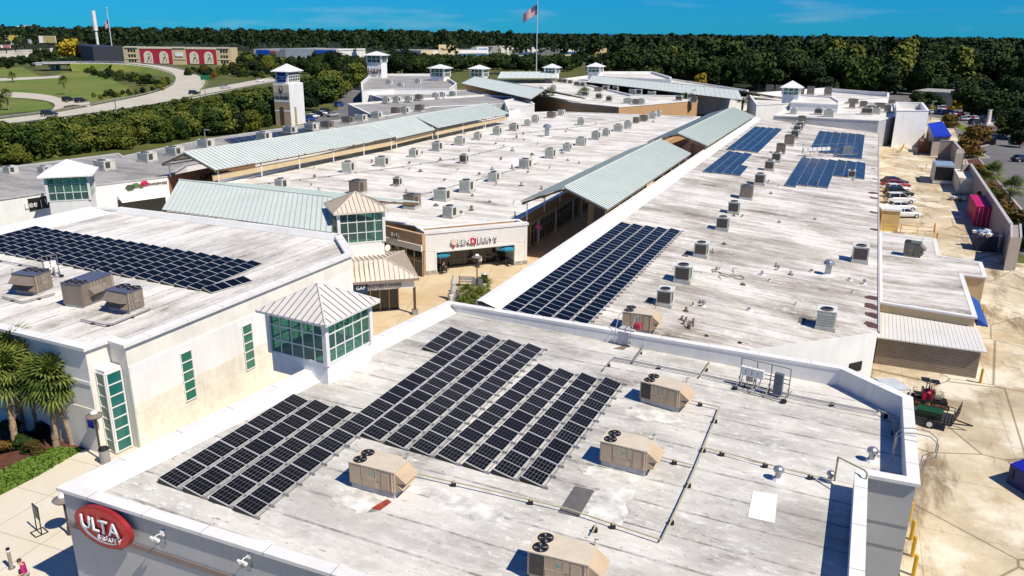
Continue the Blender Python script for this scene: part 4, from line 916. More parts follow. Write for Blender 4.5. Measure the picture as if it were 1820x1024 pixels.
# ================================================================== SOLAR ROWS
_modc = {}
def module_mesh(Lm, w, cell):
    key = (round(Lm, 3), round(w, 3), cell)
    if key in _modc: return _modc[key]
    mb = MB(); t = 0.045
    mb.par((0, 0, -t), (Lm - 0.02, 0, 0), (0, -w, 0), (0, 0, t), M['alu'])
    b = 0.036; h = (Lm - 0.02) / 2
    for x0, x1 in ((b, h - 0.02), (h + 0.02, Lm - 0.02 - b)):
        mb.quad((x0, -w + b, 0.003), (x1, -w + b, 0.003), (x1, -b, 0.003), (x0, -b, 0.003), M[cell])
    _modc[key] = mb.mesh('solar_module'); return _modc[key]
def solar_row(label, group, bl, tl, pl, w, rise, cell, mlen=1.9, tray=True, n=None):
    up_ = Plane(pl.o + Vector((0, 0, rise + 0.12)), pl.o + Vector((0, 0, rise + 0.12)) + Vector((1, 0, -pl.n.x / pl.n.z)), pl.o + Vector((0, 0, rise + 0.12)) + Vector((0, 1, -pl.n.y / pl.n.z)))
    a_, b_ = up_.hit(*bl), up_.hit(*tl); d = b_ - a_; L_ = d.length; n = n or max(1, round(L_ / mlen)); Lm = L_ / n
    d.normalize(); hz = Vector((d.x, d.y, 0)).normalized(); ac = Vector((hz.y, -hz.x, 0))      # to the right
    ac = (ac * math.cos(R(9)) * 1.0); low = a_ + ac * w; zlow = pl.z(low.x, low.y) + 0.10
    across = Vector((low.x, low.y, zlow)) - a_; wa = across.length
    t = thing('solar_panel_row', label, 'solar panels', V(a_, pl.z(a_.x, a_.y)), 0, group)
    across.normalize(); nrm = d.cross(-across).normalized(); nrm = nrm if nrm.z > 0 else -nrm
    me = module_mesh(Lm, wa, cell)
    rot = Matrix((d, -across, nrm)).transposed().to_4x4()
    for k in range(n):
        o = bpy.data.objects.new('solar_module', me); COL.objects.link(o); o.parent = t
        mw = rot.copy(); mw.translation = a_ + d * (k * Lm); o.matrix_local = Matrix.Translation(-V(a_, pl.z(a_.x, a_.y))) @ mw
    # wind deflector at the raised edge, tray along the low edge
    df = MB(); za = lambda p: pl.z(p.x, p.y) + 0.02
    a2, b2 = a_ - ac.normalized() * 0.10, b_ - ac.normalized() * 0.10
    df.quad(V(a2, za(a2)), V(b2, za(b2)), b_ - Vector((0, 0, .05)), a_ - Vector((0, 0, .05)), M['steel'])
    df.build('wind_deflector', t)
    en_ = MB()  # black plates paint the shade under the ends of the row
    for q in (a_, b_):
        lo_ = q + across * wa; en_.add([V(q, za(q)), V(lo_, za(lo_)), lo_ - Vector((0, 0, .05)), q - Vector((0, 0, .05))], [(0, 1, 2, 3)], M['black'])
    en_.build('end_shadow_plate', t).name = 'end_shade_plate'
    if tray:
        tr = MB(); q0 = a_ + across * wa; 
        for k in range(2 * n + 1):
            p_ = q0 + d * (k * Lm / 2); p_ = V(p_, za(p_)); tr.par(p_ - d * 0.03, d * 0.06, ac.normalized() * 0.30, (0, 0, 0.10), M['conduit'])
        p0_ = V(q0, za(q0)) + ac.normalized() * 0.12; p1_ = q0 + d * L_; p1_ = V(p1_, za(p1_)) + ac.normalized() * 0.12
        tr.bar(p0_ + Vector((0, 0, .05)), p1_ + Vector((0, 0, .05)), 0.025, M['conduit'], 4)
        tr.build('ballast_tray', t)
    return t
GA = 'solar rows on the nearest roof'
fore_cols = [((281, 849), (522, 699)), ((325, 864), (560, 709)), ((372, 881), (598, 719)), ((416, 898), (833, 587)), ((752, 615), (801, 580)),
             ((643, 768), (867, 594)), ((685, 781), (904, 602)), ((730, 793), (939, 609)), ((776, 806), (957, 645)), ((825, 820), (994, 653)), ((876, 833), (1034, 661)), ((926, 846), (1076, 669))]
labs = ['shortest left row of the low group of black panels near the red oval sign'.replace('shortest ', 'outermost '), 'second row from the left in the low group of black panels', 'third row from the left in the low group of black panels, tower side end open',
        'longest row of black panels, running from the low group past the tower', 'stub row of two black panels at the top left of the near array',
        'first full row right of the longest row of black panels', 'second row right of the longest row of black panels', 'third row right of the longest row, last of those reaching highest',
        'first of the four rows set lower at the far end, near array', 'third row from the right edge of the near black array', 'second row from the right edge of the near black array', 'rightmost row of the near black array, beside the tan rooftop units']
for (bl, tl), lb_ in zip(fore_cols, labs): solar_row(lb_, GA, bl, tl, FORE, 1.06, 0.20, 'pv', 1.92)
GB = 'solar rows on the right wing beside the alley'
for k, (bl, tl) in enumerate([((893, 547), (1104, 394)), ((922, 553), (1126, 397)), ((952, 558), (1148, 400)), ((984, 563), (1169.5, 402.5)), ((1017, 568.5), (1192, 405))]):
    solar_row('%s row of the navy five row array beside the covered alley' % ['leftmost', 'second from left', 'middle', 'second from right', 'rightmost'][k], GB, bl, tl, STRIP, 1.12, 0.10, 'pv_navy', 1.83)
GC = 'solar rows on the left store'
tops = [447, 423, 401, 380, 357, 336, 314, 293, 272, 252, 232, 212, 192, 174, 154, 135]; topy = [462, 459, 455.5, 452, 448, 445, 441.5, 438, 434.5, 431, 428, 424.7, 421.8, 419, 416, 413]
bots = [333, 309, 285.5, 262, 240.5, 215, 194, 171, 150, 130, 111, 88, 66, 46, 28, 9]; boty = [508, 503.5, 499, 494.3, 489.6, 486, 482, 478.5, 474.7, 471, 466.5, 463, 459, 455, 451.3, 447.7]
solar_row('two module stub row at the right end of the left store array', GC, (359, 511), (433, 490), LEFT, 1.12, 0.18, 'pv_navy', 1.85, tray=False)
for k in range(16):
    solar_row('%s full row from the right end of the left store array' % ORD[k], GC, (bots[k], boty[k]), (tops[k], topy[k]), LEFT, 1.12, 0.18, 'pv_navy', 1.85, tray=False)
for k, (t_, ty, b_, by) in enumerate(((118, 410, -10, 444), (99, 407, -29, 441), (81, 404, -48, 438), (64, 401, -66, 435))):
    solar_row('%s row from the left end of the left store array, cut off' % ORD[3 - k], GC, (b_, by), (t_, ty), LEFT, 1.12, 0.18, 'pv_navy', 1.85, tray=False)
def far_rows(desc, rows, w, mlen, gname):
    for k, (bl, tl) in enumerate(rows):
        solar_row('%s row of the %s' % (ORD[k], desc), gname, (1240 + bl[0] / 5.87, 215 + bl[1] / 5.87), (1240 + tl[0] / 5.87, 215 + tl[1] / 5.87), STRIP, w, 0.10, 'pv_blue', mlen, tray=False)
far_rows('left rear blue array, right wing', [((300, 290), (600, 55)), ((380, 292), (670, 60)), ((455, 300), (740, 65)), ((540, 310), (812, 70))], 1.55, 2.0, 'blue solar rows at the far end of the right wing')
far_rows('small blue array with one short row, right wing', [((55, 520), (325, 310)), ((155, 530), (400, 320)), ((255, 540), (490, 327)), ((350, 550), (440, 455))], 1.35, 2.0, 'blue solar rows at the far end of the right wing')
far_rows('seven row blue array nearest the service yard', [((905, 665), (1090, 375)), ((1030, 655), (1190, 382)), ((1138, 665), (1275, 390)), ((1243, 675), (1370, 397)), ((1408, 560), (1465, 400)), ((1513, 570), (1560, 410)), ((1632, 585), (1658, 420))], 1.55, 2.0, 'blue solar rows at the far end of the right wing')
far_rows('six row blue array under the raised grey block', [((1165, 310), (1275, 100)), ((1255, 320), (1345, 107)), ((1338, 325), (1420, 112)), ((1418, 360), (1500, 118)), ((1513, 370), (1575, 125)), ((1600, 375), (1655, 130))], 1.85, 2.0, 'blue solar rows at the far end of the right wing')
for k in range(4):
    solar_row('%s of four long dark solar rows on the back-left wing' % ('farthest', 'second farthest', 'second nearest', 'nearest')[k], 'solar rows on the back-left wing', (398 + 4 * k, 247.5 + 2.1 * k), (541 + 4 * k, 227.5 + 1.8 * k), flat(4.86), 2.0, 0.12, 'pv_navy', 2.0, tray=False)

# ================================================================== ROOFTOP UNITS
def fan(mb_r, mb_b, c, r):
    pass
def hvac_a(label, A, B, pl, W=1.3, Hh=1.0, curb=0.36, hood='right', dark=False, grille=False, group='packaged rooftop units', name='rooftop_unit', flip=False):
    a_, b_ = pl.hit(*A), pl.hit(*B); d = b_ - a_; d.z = 0; L_ = d.length; d.normalize(); rz = math.atan2(d.y, d.x)
    nrm = Vector((-d.y, d.x, 0)); c = (a_ + b_) / 2 + nrm * W / 2
    t = thing(name, label, 'air conditioner', (c.x, c.y, min(a_.z, b_.z) - 0.03), rz, group)
    body = M['hvac_dark'] if dark else M['hvac']; lid = C(0.10, 0.10, 0.125, 0.25, var=0.1) if dark else M['hvac_top']  # dark units' lid colour has the bluish sky reflection painted in
    mb = MB(); mb.box((0, 0, curb / 2), (L_ - 0.12, W - 0.12, curb), M['curb']); part('curb', mb, t)
    mb = MB(); mb.box((0, 0, curb + Hh / 2), (L_, W, Hh), body); part('cabinet', mb, t)
    mb = MB(); mb.box((0, 0, curb + Hh + 0.02), (L_ + 0.06, W + 0.06, 0.05), lid); part('lid', mb, t)
    fx = -L_ * 0.33 if hood != 'left' else L_ * 0.30
    for k, fy in enumerate((-W * 0.24, W * 0.24)):
        r = W * 0.225; z = curb + Hh + 0.035
        mb = MB(); mb.bar((fx, fy, z), (fx, fy, z + 0.025), r, M['black'], 20); f_ = part('fan', mb, t)
        rg = MB(); 
        for q in range(20):
            a0, a1 = 2 * math.pi * q / 20, 2 * math.pi * (q + 1) / 20
            rg.bar((fx + math.cos(a0) * r, fy + math.sin(a0) * r, z + 0.035), (fx + math.cos(a1) * r, fy + math.sin(a1) * r, z + 0.035), 0.018, M['black'], 4)
        for q in range(6):
            a0 = math.pi * q / 6; rg.bar((fx - math.cos(a0) * r, fy - math.sin(a0) * r, z + 0.035), (fx + math.cos(a0) * r, fy + math.sin(a0) * r, z + 0.035), 0.007, M['black'], 3)
        sub('guard', rg, f_)
        bl = MB()
        for q in range(4):
            a0 = math.pi / 2 * q + 0.4; bl.add([(fx + .04 * math.cos(a0), fy + .04 * math.sin(a0), z + .030), (fx + r * .9 * math.cos(a0 - .25), fy + r * .9 * math.sin(a0 - .25), z + .030), (fx + r * .9 * math.cos(a0 + .25), fy + r * .9 * math.sin(a0 + .25), z + .034)], [(0, 1, 2)], M['conduit'])
        sub('blades', bl, f_)
    # front access panels
    y = -W / 2
    def fp(x0, x1, z0, z1, m=body, proud=0.025, nm='access_panel'):
        mb = MB(); mb.par((x0, y - 0.001, curb + z0), (x1 - x0, 0, 0), (0, -proud, 0), (0, 0, z1 - z0), m); return part(nm, mb, t)
    h = L_ / 2; s = -1 if hood == 'left' else 1
    def X(f0, f1): 
        v = sorted((s * L_ * (f0 - .5), s * L_ * (f1 - .5))); return v
    if grille: fp(*X(0.03, 0.27), 0.06, Hh - 0.06, M['grille'], 0.015, 'coil_grille')
    else: fp(*X(0.02, 0.27), 0.03, Hh - 0.03, body, 0.012)
    trim = C(0.66, 0.55, 0.40, 0.5)
    for f0, f1 in ((0.30, 0.385), (0.395, 0.48), (0.49, 0.575), (0.60, 0.69)): fp(*X(f0, f1), 0.45 * Hh, Hh - 0.05)
    for f0 in (0.29, 0.39, 0.485, 0.59): fp(*X(f0, f0 + 0.008), 0.43 * Hh, Hh - 0.03, trim, 0.03, 'trim_strip')
    fp(*X(0.30, 0.60), 0.05, 0.42 * Hh); fp(*X(0.29, 0.61), 0.425 * Hh, 0.445 * Hh, trim, 0.032, 'trim_strip')
    fp(*X(0.72, 0.88), 0.06, Hh - 0.10); fp(*X(0.945, 0.955), 0.02, Hh - .02, trim, 0.03, 'trim_strip')
    fp(*X(0.50, 0.545), 0.68 * Hh, 0.78 * Hh, C(0.10, 0.50, 0.45), 0.036, 'round_badge')
    hd = MB()
    if hood in ('right', 'left'):
        x = s * L_ / 2; o_ = s * 0.55
        for (z0, z1, k) in ((0.42, 0.92, 1.0), (0.05, 0.45, 0.7)):
            yy = W / 2 - 0.08
            vs = [(x, -yy, curb + z1 * Hh), (x, yy, curb + z1 * Hh), (x + o_ * k, yy, curb + (z0 + .12) * Hh), (x + o_ * k, -yy, curb + (z0 + .12) * Hh), (x, -yy, curb + z0 * Hh), (x, yy, curb + z0 * Hh)]
            hd.add(vs, [(0, 1, 2, 3), (0, 3, 4), (1, 5, 2), (3, 2, 5, 4)], body)
    else:
        vs = [(-L_ * .30, y, curb + .75 * Hh), (L_ * .22, y, curb + .75 * Hh), (L_ * .22, y - .5, curb + .5 * Hh), (-L_ * .30, y - .5, curb + .5 * Hh), (-L_ * .30, y, curb + .25 * Hh), (L_ * .22, y, curb + .25 * Hh)]
        hd.add(vs, [(0, 1, 2, 3), (0, 3, 4), (1, 5, 2)], body)
        hd.add([(vs[3][0] + .04, vs[3][1] + .02, vs[3][2] - .03), (vs[2][0] - .04, vs[2][1] + .02, vs[2][2] - .03), (vs[5][0] - .04, vs[5][1] - .03, vs[5][2]), (vs[4][0] + .04, vs[4][1] - .03, vs[4][2])], [(0, 1, 2, 3)], M['black'])
    part('intake_hood', hd, t)
    st = MB(); st.bar((s * L_ * .47, W / 2 - .1, curb + Hh), (s * L_ * .47, W / 2 - .1, curb + Hh + .35), 0.025, M['steel']); st.bar((s * L_ * .47, W / 2 - .1, curb + Hh + .33), (s * L_ * .47 + .14, W / 2 - .1, curb + Hh + .33), 0.03, M['steel']); part('flue', st, t)
    return t
hvac_a('tan rooftop unit with rust red patch at its foot, in front of the near array', (622, 866), (702, 889), FORE)
hvac_a('tan rooftop unit right of the near array, middle of the right-hand column', (1065, 827), (1147, 849), FORE)
hvac_a('tan rooftop unit with dark coil panel just below the near back parapet', (1136, 715), (1205, 735), FORE, grille=True)
hvac_a('tan rooftop unit cut by the bottom picture edge', (937, 1031), (1043, 1060), FORE, grille=True)
hvac_a('tan rooftop unit on the right wing just behind the near back parapet', (1105, 586), (1157, 597), STRIP, W=1.5, Hh=1.15)
hvac_a('bronze rooftop unit farthest left on the left store roof', (67, 526), (96, 515), LEFT, W=2.0, Hh=1.25, curb=0.25, hood='left', dark=True)
hvac_a('largest bronze rooftop unit, hood facing front, on left store roof', (150, 549), (206, 526), LEFT, W=1.7, Hh=1.5, curb=0.2, hood='front', dark=True)
hvac_a('bronze rooftop unit nearest the right edge of the left store roof', (231, 559), (258, 549), LEFT, W=2.0, Hh=1.25, curb=0.25, hood='left', dark=True)

def hvac_b_proto(side, coil, lid):
    """compact rooftop condenser unit; local front is -y"""
    t = thing('compact_rooftop_unit', 'x', 'air conditioner', (0, 0, -50)); L_, W, Hh, cu = 1.15, 1.35, 1.05, 0.28
    mb = MB(); mb.box((0, 0, cu / 2), (L_ + .1, W + .1, cu), M['curb']); part('curb', mb, t)
    mb = MB(); mb.box((0, 0, cu + Hh / 2), (L_, W, Hh), side); part('cabinet', mb, t)
    mb = MB(); mb.box((0, 0, cu + Hh + .02), (L_ + .05, W + .05, .05), lid); part('lid', mb, t)
    z = cu + Hh + .05; mb = MB(); mb.bar((0, -W * .2, z), (0, -W * .2, z + .06), .38, M['black'], 16); f_ = part('fan', mb, t)
    rg = MB()
    for q in range(16):
        a0, a1 = 2 * math.pi * q / 16, 2 * math.pi * (q + 1) / 16; rg.bar((math.cos(a0) * .38, -W * .2 + math.sin(a0) * .38, z + .07), (math.cos(a1) * .38, -W * .2 + math.sin(a1) * .38, z + .07), .02, M['conduit'], 3)
    sub('guard', rg, f_)
    mb = MB(); mb.par((-L_ / 2 + .09, -W / 2 - .001, cu + .1), (L_ - .18, 0, 0), (0, -.012, 0), (0, 0, Hh - .22), coil); part('coil_grille', mb, t)
    mb = MB(); mb.par((L_ / 2 + .001, -W * .4, cu + .12), (.012, 0, 0), (0, W * .42, 0), (0, 0, Hh - .24), M['grille']); part('coil_grille', mb, t)
    mb = MB()
    for k in range(5): mb.par((-L_ / 2 + .09, -W / 2 - .013, cu + .12 + k * (Hh - .26) / 5), (L_ - .18, 0, 0), (0, -.01, 0), (0, 0, .015), M['hvac_dark'])
    part('guard_wires', mb, t)
    return t
PB = hvac_b_proto(M['hvac_pale'], M['grille'], C(0.66, 0.66, 0.60)); PD = hvac_b_proto(M['hvac_dark'], M['hvac_dark'], C(0.16, 0.15, 0.14)); PP = hvac_b_proto(C(0.60, 0.59, 0.52), C(0.45, 0.50, 0.41), C(0.66, 0.65, 0.60))
def unit(proto, label, x, y, pl, sc=1.0, rz=R(-22), group=None):
    p = pl.hit(x, y); o = dup(proto, (p.x, p.y, p.z - 0.04), rz, label, group, sc); return o
G1, G2, G3 = 'air conditioners on the right wing', 'air conditioners on the bright central roof', 'air conditioners on the back-left wing'
for k, (x, y, pr, sc, lb_) in enumerate([(1182, 541, PB, 1.0, 'pale unit just behind the tan rooftop unit on the right wing'), (1214, 500, PB, 1.15, 'pale unit with a dark grille beside the loose hoses'), (1246, 455, PB, 1.05, 'pale unit above the loose hoses, right of the five row array'),
    (1527, 465, PB, 1.25, 'pale unit nearest the loading annex, right wing'), (1466, 582, PP, 1.15, 'pale unit alone near the white end wall of the right wing'), (1284, 408, PB, 1.1, 'lowest unit in the diagonal line of the right wing'),
    (1304, 379, PB, 1.1, 'second unit up the diagonal line of the right wing'), (1326, 353, PD, 1.3, 'large dark unit third up the diagonal line, right wing'), (1350, 328, PB, 1.2, 'fourth unit up the diagonal line of the right wing'), (1367, 303, PB, 1.2, 'fifth unit up the diagonal line of the right wing'), (1379, 288, PB, 1.2, 'sixth unit up the diagonal line of the right wing'),
    (1387, 273, PD, 1.3, 'very dark unit seventh up the diagonal line, right wing'), (1402, 259, PD, 1.5, 'eighth unit up the diagonal line, wide and dark'), (1412, 246, PB, 1.3, 'ninth unit up the diagonal line of the right wing'), (1416, 237, PB, 1.3, 'tenth unit up the diagonal line of the right wing'), (1421, 230, PB, 1.3, 'eleventh unit up the diagonal line of the right wing'), (1424, 222, PD, 1.5, 'twelfth and farthest unit up the diagonal line, right wing'), (1513, 316, PB, 0.9, 'small unit at the corner of the seven row blue array')]):
    unit(pr, lb_, x, y, STRIP, sc, group=G1)
for k, (x, y) in enumerate([(503, 335), (621, 306), (681, 295), (737, 279), (779, 268), (818, 258), (850, 248), (885, 240), (915, 232), (938, 224), (952, 218), (980, 210), (998, 205)]):
    unit(PD if k in (11,) else PP, '%s from the near end in the left line of units on the bright central roof' % ORD[k], x, y, CENT, (1.15 + .2 * (k * 7 % 3), 1.2 + .15 * (k % 3), 1.05 + .1 * (k * 5 % 3)), R(-22 + 4 * (k * 3 % 4 - 1.5)), G2)
for k, (x, y) in enumerate([(802, 386), (788, 356), (831, 341), (879, 322), (935, 299), (979, 281), (1009, 268), (1033, 258), (1060, 248), (1078, 241), (1099, 233), (1116, 228), (1131, 219), (1144, 216), (1160, 211), (1170, 207)]):
    unit(PD if k in (12, 13) else PP, '%s from the near end in the right line of units on the bright central roof' % ORD[k], x, y, CENT, (1.15 + .2 * (k * 5 % 3), 1.2 + .15 * (k % 4), 1.05 + .1 * (k * 7 % 3)), R(-22 + 4 * (k * 5 % 4 - 1.5)), G2)
for (x, y, pr, sc, lb_) in [(637, 345, PD, 1.4, 'dark unit half hidden by the tan pyramid roof'), (733, 370, PD, 1.3, 'dark unit right of the tan pyramid tower, central roof'), (826, 290, PB, 1.1, 'dark fronted unit between the two lines of the central roof'), (708, 330, PB, 0.9, 'small unit by the roof pipes left of centre'), (1033, 222, PP, 1.2, 'lone unit between the two lines near the far end of the central roof')]:
    unit(pr, lb_, x, y, CENT, sc, group=G2)
BLP = flat(4.86)
for k, (x, y) in enumerate([(20, 308), (81, 308), (187, 302), (263, 287), (312, 276), (367, 262), (470, 248), (516, 237), (554, 231), (582, 228), (619, 219), (642, 215), (670, 210)]):
    unit(PD if k in (9, 10) else PP, '%s from the left among the units on the grey back-left wing' % ORD[k], x, y, BLP, (2.0, 1.4, 1.1) if k > 1 else (1.3, 1, .8), R(-25), G3)
for k, (x, y, z, pr) in enumerate([(704, 203, 4.9, PD), (720, 202, 4.9, PP), (746, 198, 4.9, PD), (687, 183, 4.9, PP), (706, 182, 4.9, PP), (727, 181, 4.9, PP), (745, 178, 4.9, PD), (775, 175, 4.9, PP), (786, 174, 4.9, PP), (805, 172, 4.9, PP), (692, 150, 5.5, PP), (712, 156, 5, PP), (743, 148, 5.5, PP)]):
    unit(pr, '%s unit counted from the near left among those on the grey far-left blocks' % ORD[k], x, y, flat(z), (1.6, 1.5, 1.25), R(-22), 'air conditioners on the far-left blocks')
for k, (x, y, pr) in enumerate([(1130, 186, PD), (1139, 186, PP), (1116, 184, PP), (1233, 182, PD), (1207, 179, PB), (1229, 176, PB), (1083, 180, PB), (1065, 176, PB), (1158, 171, PP), (1136, 168, PB), (1124, 167, PP), (1040, 171, PB), (1094, 162, PB), (1077, 161, PB), (1063, 163, PD), (984, 160, PP), (1036, 154, PB), (1026, 153, PB), (1014, 149, PB), (1004, 148, PB), (996, 147, PB), (988, 146, PP)]):
    unit(pr, '%s unit from the front among those on the pale middle distance roofs' % ORD[k], x, y, flat(5.2), (1.5 + .3 * (k % 3), 1.4, 1.15 + .1 * (k % 2)), R(-22), 'air conditioners on the middle distance roofs')
for k, (x, y) in enumerate([(1367, 166), (1384, 167), (1422, 170), (1440, 169), (1471, 170)]):
    unit(PD, '%s dark unit from the left on the curved fronted white block' % ORD[k], x, y, flat(6.0), 2.0, R(-22), 'dark units on the curved block')
for k, (x, y, pr) in enumerate([(1410, 202, PP), (1454, 203, PB), (1472, 207, PP), (1516, 184, PD), (1514, 192, PD), (1534, 191, PD), (1548, 196, PB), (1563, 193, PD), (1577, 199, PD), (1585, 186, PD), (1555, 202, PP), (1540, 203, PB)]):
    unit(pr, '%s from the left among the plant on the raised grey walled block' % ORD[k], x, y, flat(6.2), (1.3 + .35 * (k % 4), 1.4, 1.0 + .12 * (k % 3)), R(-22), 'plant on the raised grey block')
# green box unit on the annex
gu = hvac_a('dark green rooftop unit on the roof of the tan loading annex', (1604, 455), (1632, 459), flat(3.69), W=1.3, Hh=1.3, curb=0.15, dark=True, group='air conditioners on the right wing')
for ch in gu.children:
    if ch.name.split('.')[0] in ('cabinet', 'lid'):
        ch.data.materials.clear(); ch.data.materials.append(C(0.10, 0.125, 0.095, 0.5))
for p_ in (PB, PD, PP):
    for ch in list(p_.children):
        for g_ in list(ch.children): bpy.data.objects.remove(g_)
        bpy.data.objects.remove(ch)
    bpy.data.objects.remove(p_)

# ================================================================== PIPES, RACKS, PADS ON THE ROOFS
def pipe(label, pts, pl, r, m, h=0.22, sup=2.4, group=None, cat='pipe', name='roof_pipe', twin=0.0):
    w = [pl.hit(x, y) + Vector((0, 0, h)) for x, y in pts]
    t = thing(name, label, cat, V(w[0], w[0].z - h), 0, group)
    mb = MB(); mb.tube(w, r, m, 6)
    if twin:
        d = (w[-1] - w[0]).normalized(); n2 = Vector((d.y, -d.x, 0)) * twin; mb.tube([p + n2 for p in w], r, m, 6)
    mb.build('run', t)
    bm_ = MB(); bm_.box((0, 0, h / 2 - r / 2), (0.22, 0.16, h - r), M['black']); bm_.box((0, 0, h), (0.1, 0.1, 0.1), m); bm_ = bm_.mesh('support_block')
    for p, q in zip(w, w[1:]):
        L_ = (q - p).length; k = max(1, int(L_ / sup))
        for i in range(k):
            s_ = p.lerp(q, (i + .5) / k); o = link('support_block', bm_, t); o.location = s_ - Vector((0, 0, h))
    return t
pipe('yellow gas pipe from the front tan unit along the near roof', [(735, 848), (880, 881), (1008, 912), (1175, 968)], FORE, 0.034, M['pipe'])
pipe('yellow gas pipe climbing the near roof between the tan units', [(1176, 967), (1208, 900), (1237, 835), (1261, 775), (1279, 730), (1210, 714)], FORE, 0.034, M['pipe'])
pipe('yellow gas pipe running right to the step in the parapet', [(1246, 801), (1320, 820), (1400, 842), (1480, 862)], FORE, 0.03, M['pipe'])
pipe('short yellow gas pipe from the middle tan unit', [(1165, 817), (1232, 834)], FORE, 0.03, M['pipe'])
pipe('short branch of gas pipe behind the bottom tan unit', [(1062, 936), (1052, 955)], FORE, 0.03, M['pipe'])
q = FORE.hit(1482, 862); t = thing('gas_riser', 'yellow gas pipe looping over the step parapet and down the wall', 'pipe', q)
q2 = P(1500, 826, ZF + .25); q3 = P(1537, 836, ZF + .3)
mb = MB(); mb.tube([q + Vector((0, 0, .2)), V(q, ZF + .25), V(q3, ZF + .3), V(q3, ZF + .3) - Vector((0, .25, 0)), V(q3, 4.4) - Vector((0, .25, 0))], 0.045, M['pipe']); mb.build('run', t)
pipe('pair of grey conduits along the near roof to the inverter rack', [(1090, 640), (1255, 672), (1400, 706), (1560, 738)], FORE, 0.035, M['conduit'], 0.2, 3.0, twin=0.18)
pipe('grey conduit dropping from the near array to the conduit pair', [(1072, 662), (1090, 641)], FORE, 0.04, M['conduit'], 0.2)
pipe('grey duct line crossing the near back parapet', [(1125, 648), (1150, 612)], FORE, 0.07, M['conduit'], 0.2)
pipe('conduit along the inside of the far right parapet', [(1560, 738), (1586, 748), (1590, 800)], FORE, 0.05, M['conduit'], 0.3)
pipe('gas line from the near back parapet up to the conduit crossing', [(1264, 645), (1244, 675)], FORE, 0.034, M['pipe'])
pipe('long thin gas pipe across the right wing near its front', [(1212, 590), (1300, 606), (1330, 615)], STRIP, 0.035, M['pipe'], 0.15)
pipe('black cable run on the left store roof past the inverter rack', [(-20, 462), (20, 470), (52, 476), (78, 481)], LEFT, 0.05, M['conduit'], 0.15)
pipe('thick black and grey pipe loop beside the right bronze unit', [(145, 572), (185, 581), (200, 580), (268, 552)], LEFT, 0.06, M['conduit'], 0.15)
pipe('pipe loop in front of the leftmost bronze unit', [(5, 531), (40, 541), (98, 525)], LEFT, 0.06, M['conduit'], 0.15)
for k, pts in enumerate([[(450, 330), (560, 318), (700, 300), (820, 282), (900, 262)], [(640, 376), (720, 355), (860, 318), (960, 290)], [(905, 240), (1000, 230), (1110, 215)]]):
    pipe('%s of the long dark pipe runs over the bright central roof' % ('nearest left', 'nearest right', 'farthest')[k], pts, CENT, 0.05, M['conduit'], 0.15, 3.5)

def rack(label, A, B, pl, hgt, nbox, cab=True, name='inverter_rack'):
    a_, b_ = pl.hit(*A), pl.hit(*B); d = b_ - a_; d.z = 0; L_ = d.length; d.normalize(); n2 = Vector((d.y, -d.x, 0))
    t = thing(name, label, 'electrical rack', V((a_ + b_) / 2, a_.z)); z = a_.z; st = C(0.20, 0.19, 0.17, 0.5)
    mb = MB()
    for f in (0, 0.33, 0.62, 1.0):
        p = a_ + d * L_ * f; mb.bar(V(p, z), V(p, z + hgt), 0.03, st); mb.bar(V(p, z + .1) , V(p, z + .1) + n2 * 0.8, 0.025, st); mb.bar(V(p, z + hgt * .4), V(p, z + .1) + n2 * 0.8, 0.02, st); mb.bar(V(p, z + .1), V(p, z + .1) - n2 * 0.7, 0.025, st)
    for zz in (0.12, 0.45, 0.6, 1.0): mb.bar(V(a_, z + hgt * zz), V(b_, z + hgt * zz), 0.028, st)
    mb.bar(V(a_, z + .1) + n2 * .8, V(b_, z + .1) + n2 * .8, 0.05, M['conduit']); mb.build('frame', t)
    for k in range(nbox):
        w_ = L_ * (0.5 if cab else 0.9) / nbox
        mb = MB(); mb.par(V(a_, z + hgt * .45) + d * (0.05 + k * w_) + n2 * 0.05, d * (w_ * .82), n2 * 0.22, (0, 0, hgt * .30), M['white']); bx = mb.build('inverter', t)
        cv = MB(); cv.bar(V(a_, z + hgt * .45) + d * (0.05 + (k + .4) * w_) + n2 * .16, V(a_, z + .15) + d * (0.05 + (k + .4) * w_) + n2 * .4, 0.03, M['conduit']); sub('cable', cv, bx)
    if cab:
        mb = MB(); mb.par(V(a_, z + hgt * .08) + d * (L_ * .72) + n2 * .05, d * (L_ * .17), n2 * 0.3, (0, 0, hgt * .72), C(0.13, 0.155, 0.18)); cb_ = mb.build('switch_cabinet', t)
        hd_ = MB(); hd_.par(V(a_, z + hgt * .45) + d * (L_ * .78) + n2 * .351, d * .12, n2 * .02, (0, 0, .05), M['black']); sub('handle', hd_, cb_)
        mb = MB(); mb.par(V(a_, z + hgt * .25) + d * (L_ * .14) + n2 * .05, d * (L_ * .14), n2 * .15, (0, 0, hgt * .16), M['hvac_top']); mb.build('combiner_box', t)
    for f in (0.0, 1.0):
        p = V(a_ + d * L_ * f + n2 * .8, z); mb = MB(); mb.box(p + Vector((0, 0, .08)), (.25, .25, .16), M['black']); mb.build('foot', t)
    return t
rack('inverter rack with four white boxes and a dark cabinet by the near back parapet', (1314, 684), (1400, 708), FORE, 1.75, 4)
rack('small inverter rack with two white boxes below the left store array', (80, 492), (106, 488), LEFT, 1.6, 2, cab=False)
rack('far inverter rack with white boxes between the blue arrays', (1425, 278), (1520, 280), STRIP, 2.0, 6)
def pad(label, pts, pl, m, name='walk_pad', cat='roof pad', th=0.03):
    mb = MB(); w = [pl.hit(x, y) for x, y in pts]; w = ccw(w); w = [Vector((p.x, p.y, pl.z(p.x, p.y) + 0.012)) for p in w]; n_ = len(w)
    tp = [p + Vector((0, 0, th)) for p in w]
    mb.add(w + tp, [tuple(range(n_, 2 * n_))] + [(i, (i + 1) % n_, n_ + (i + 1) % n_, n_ + i) for i in range(n_)], m); return tag(mb.build(name), label, cat)
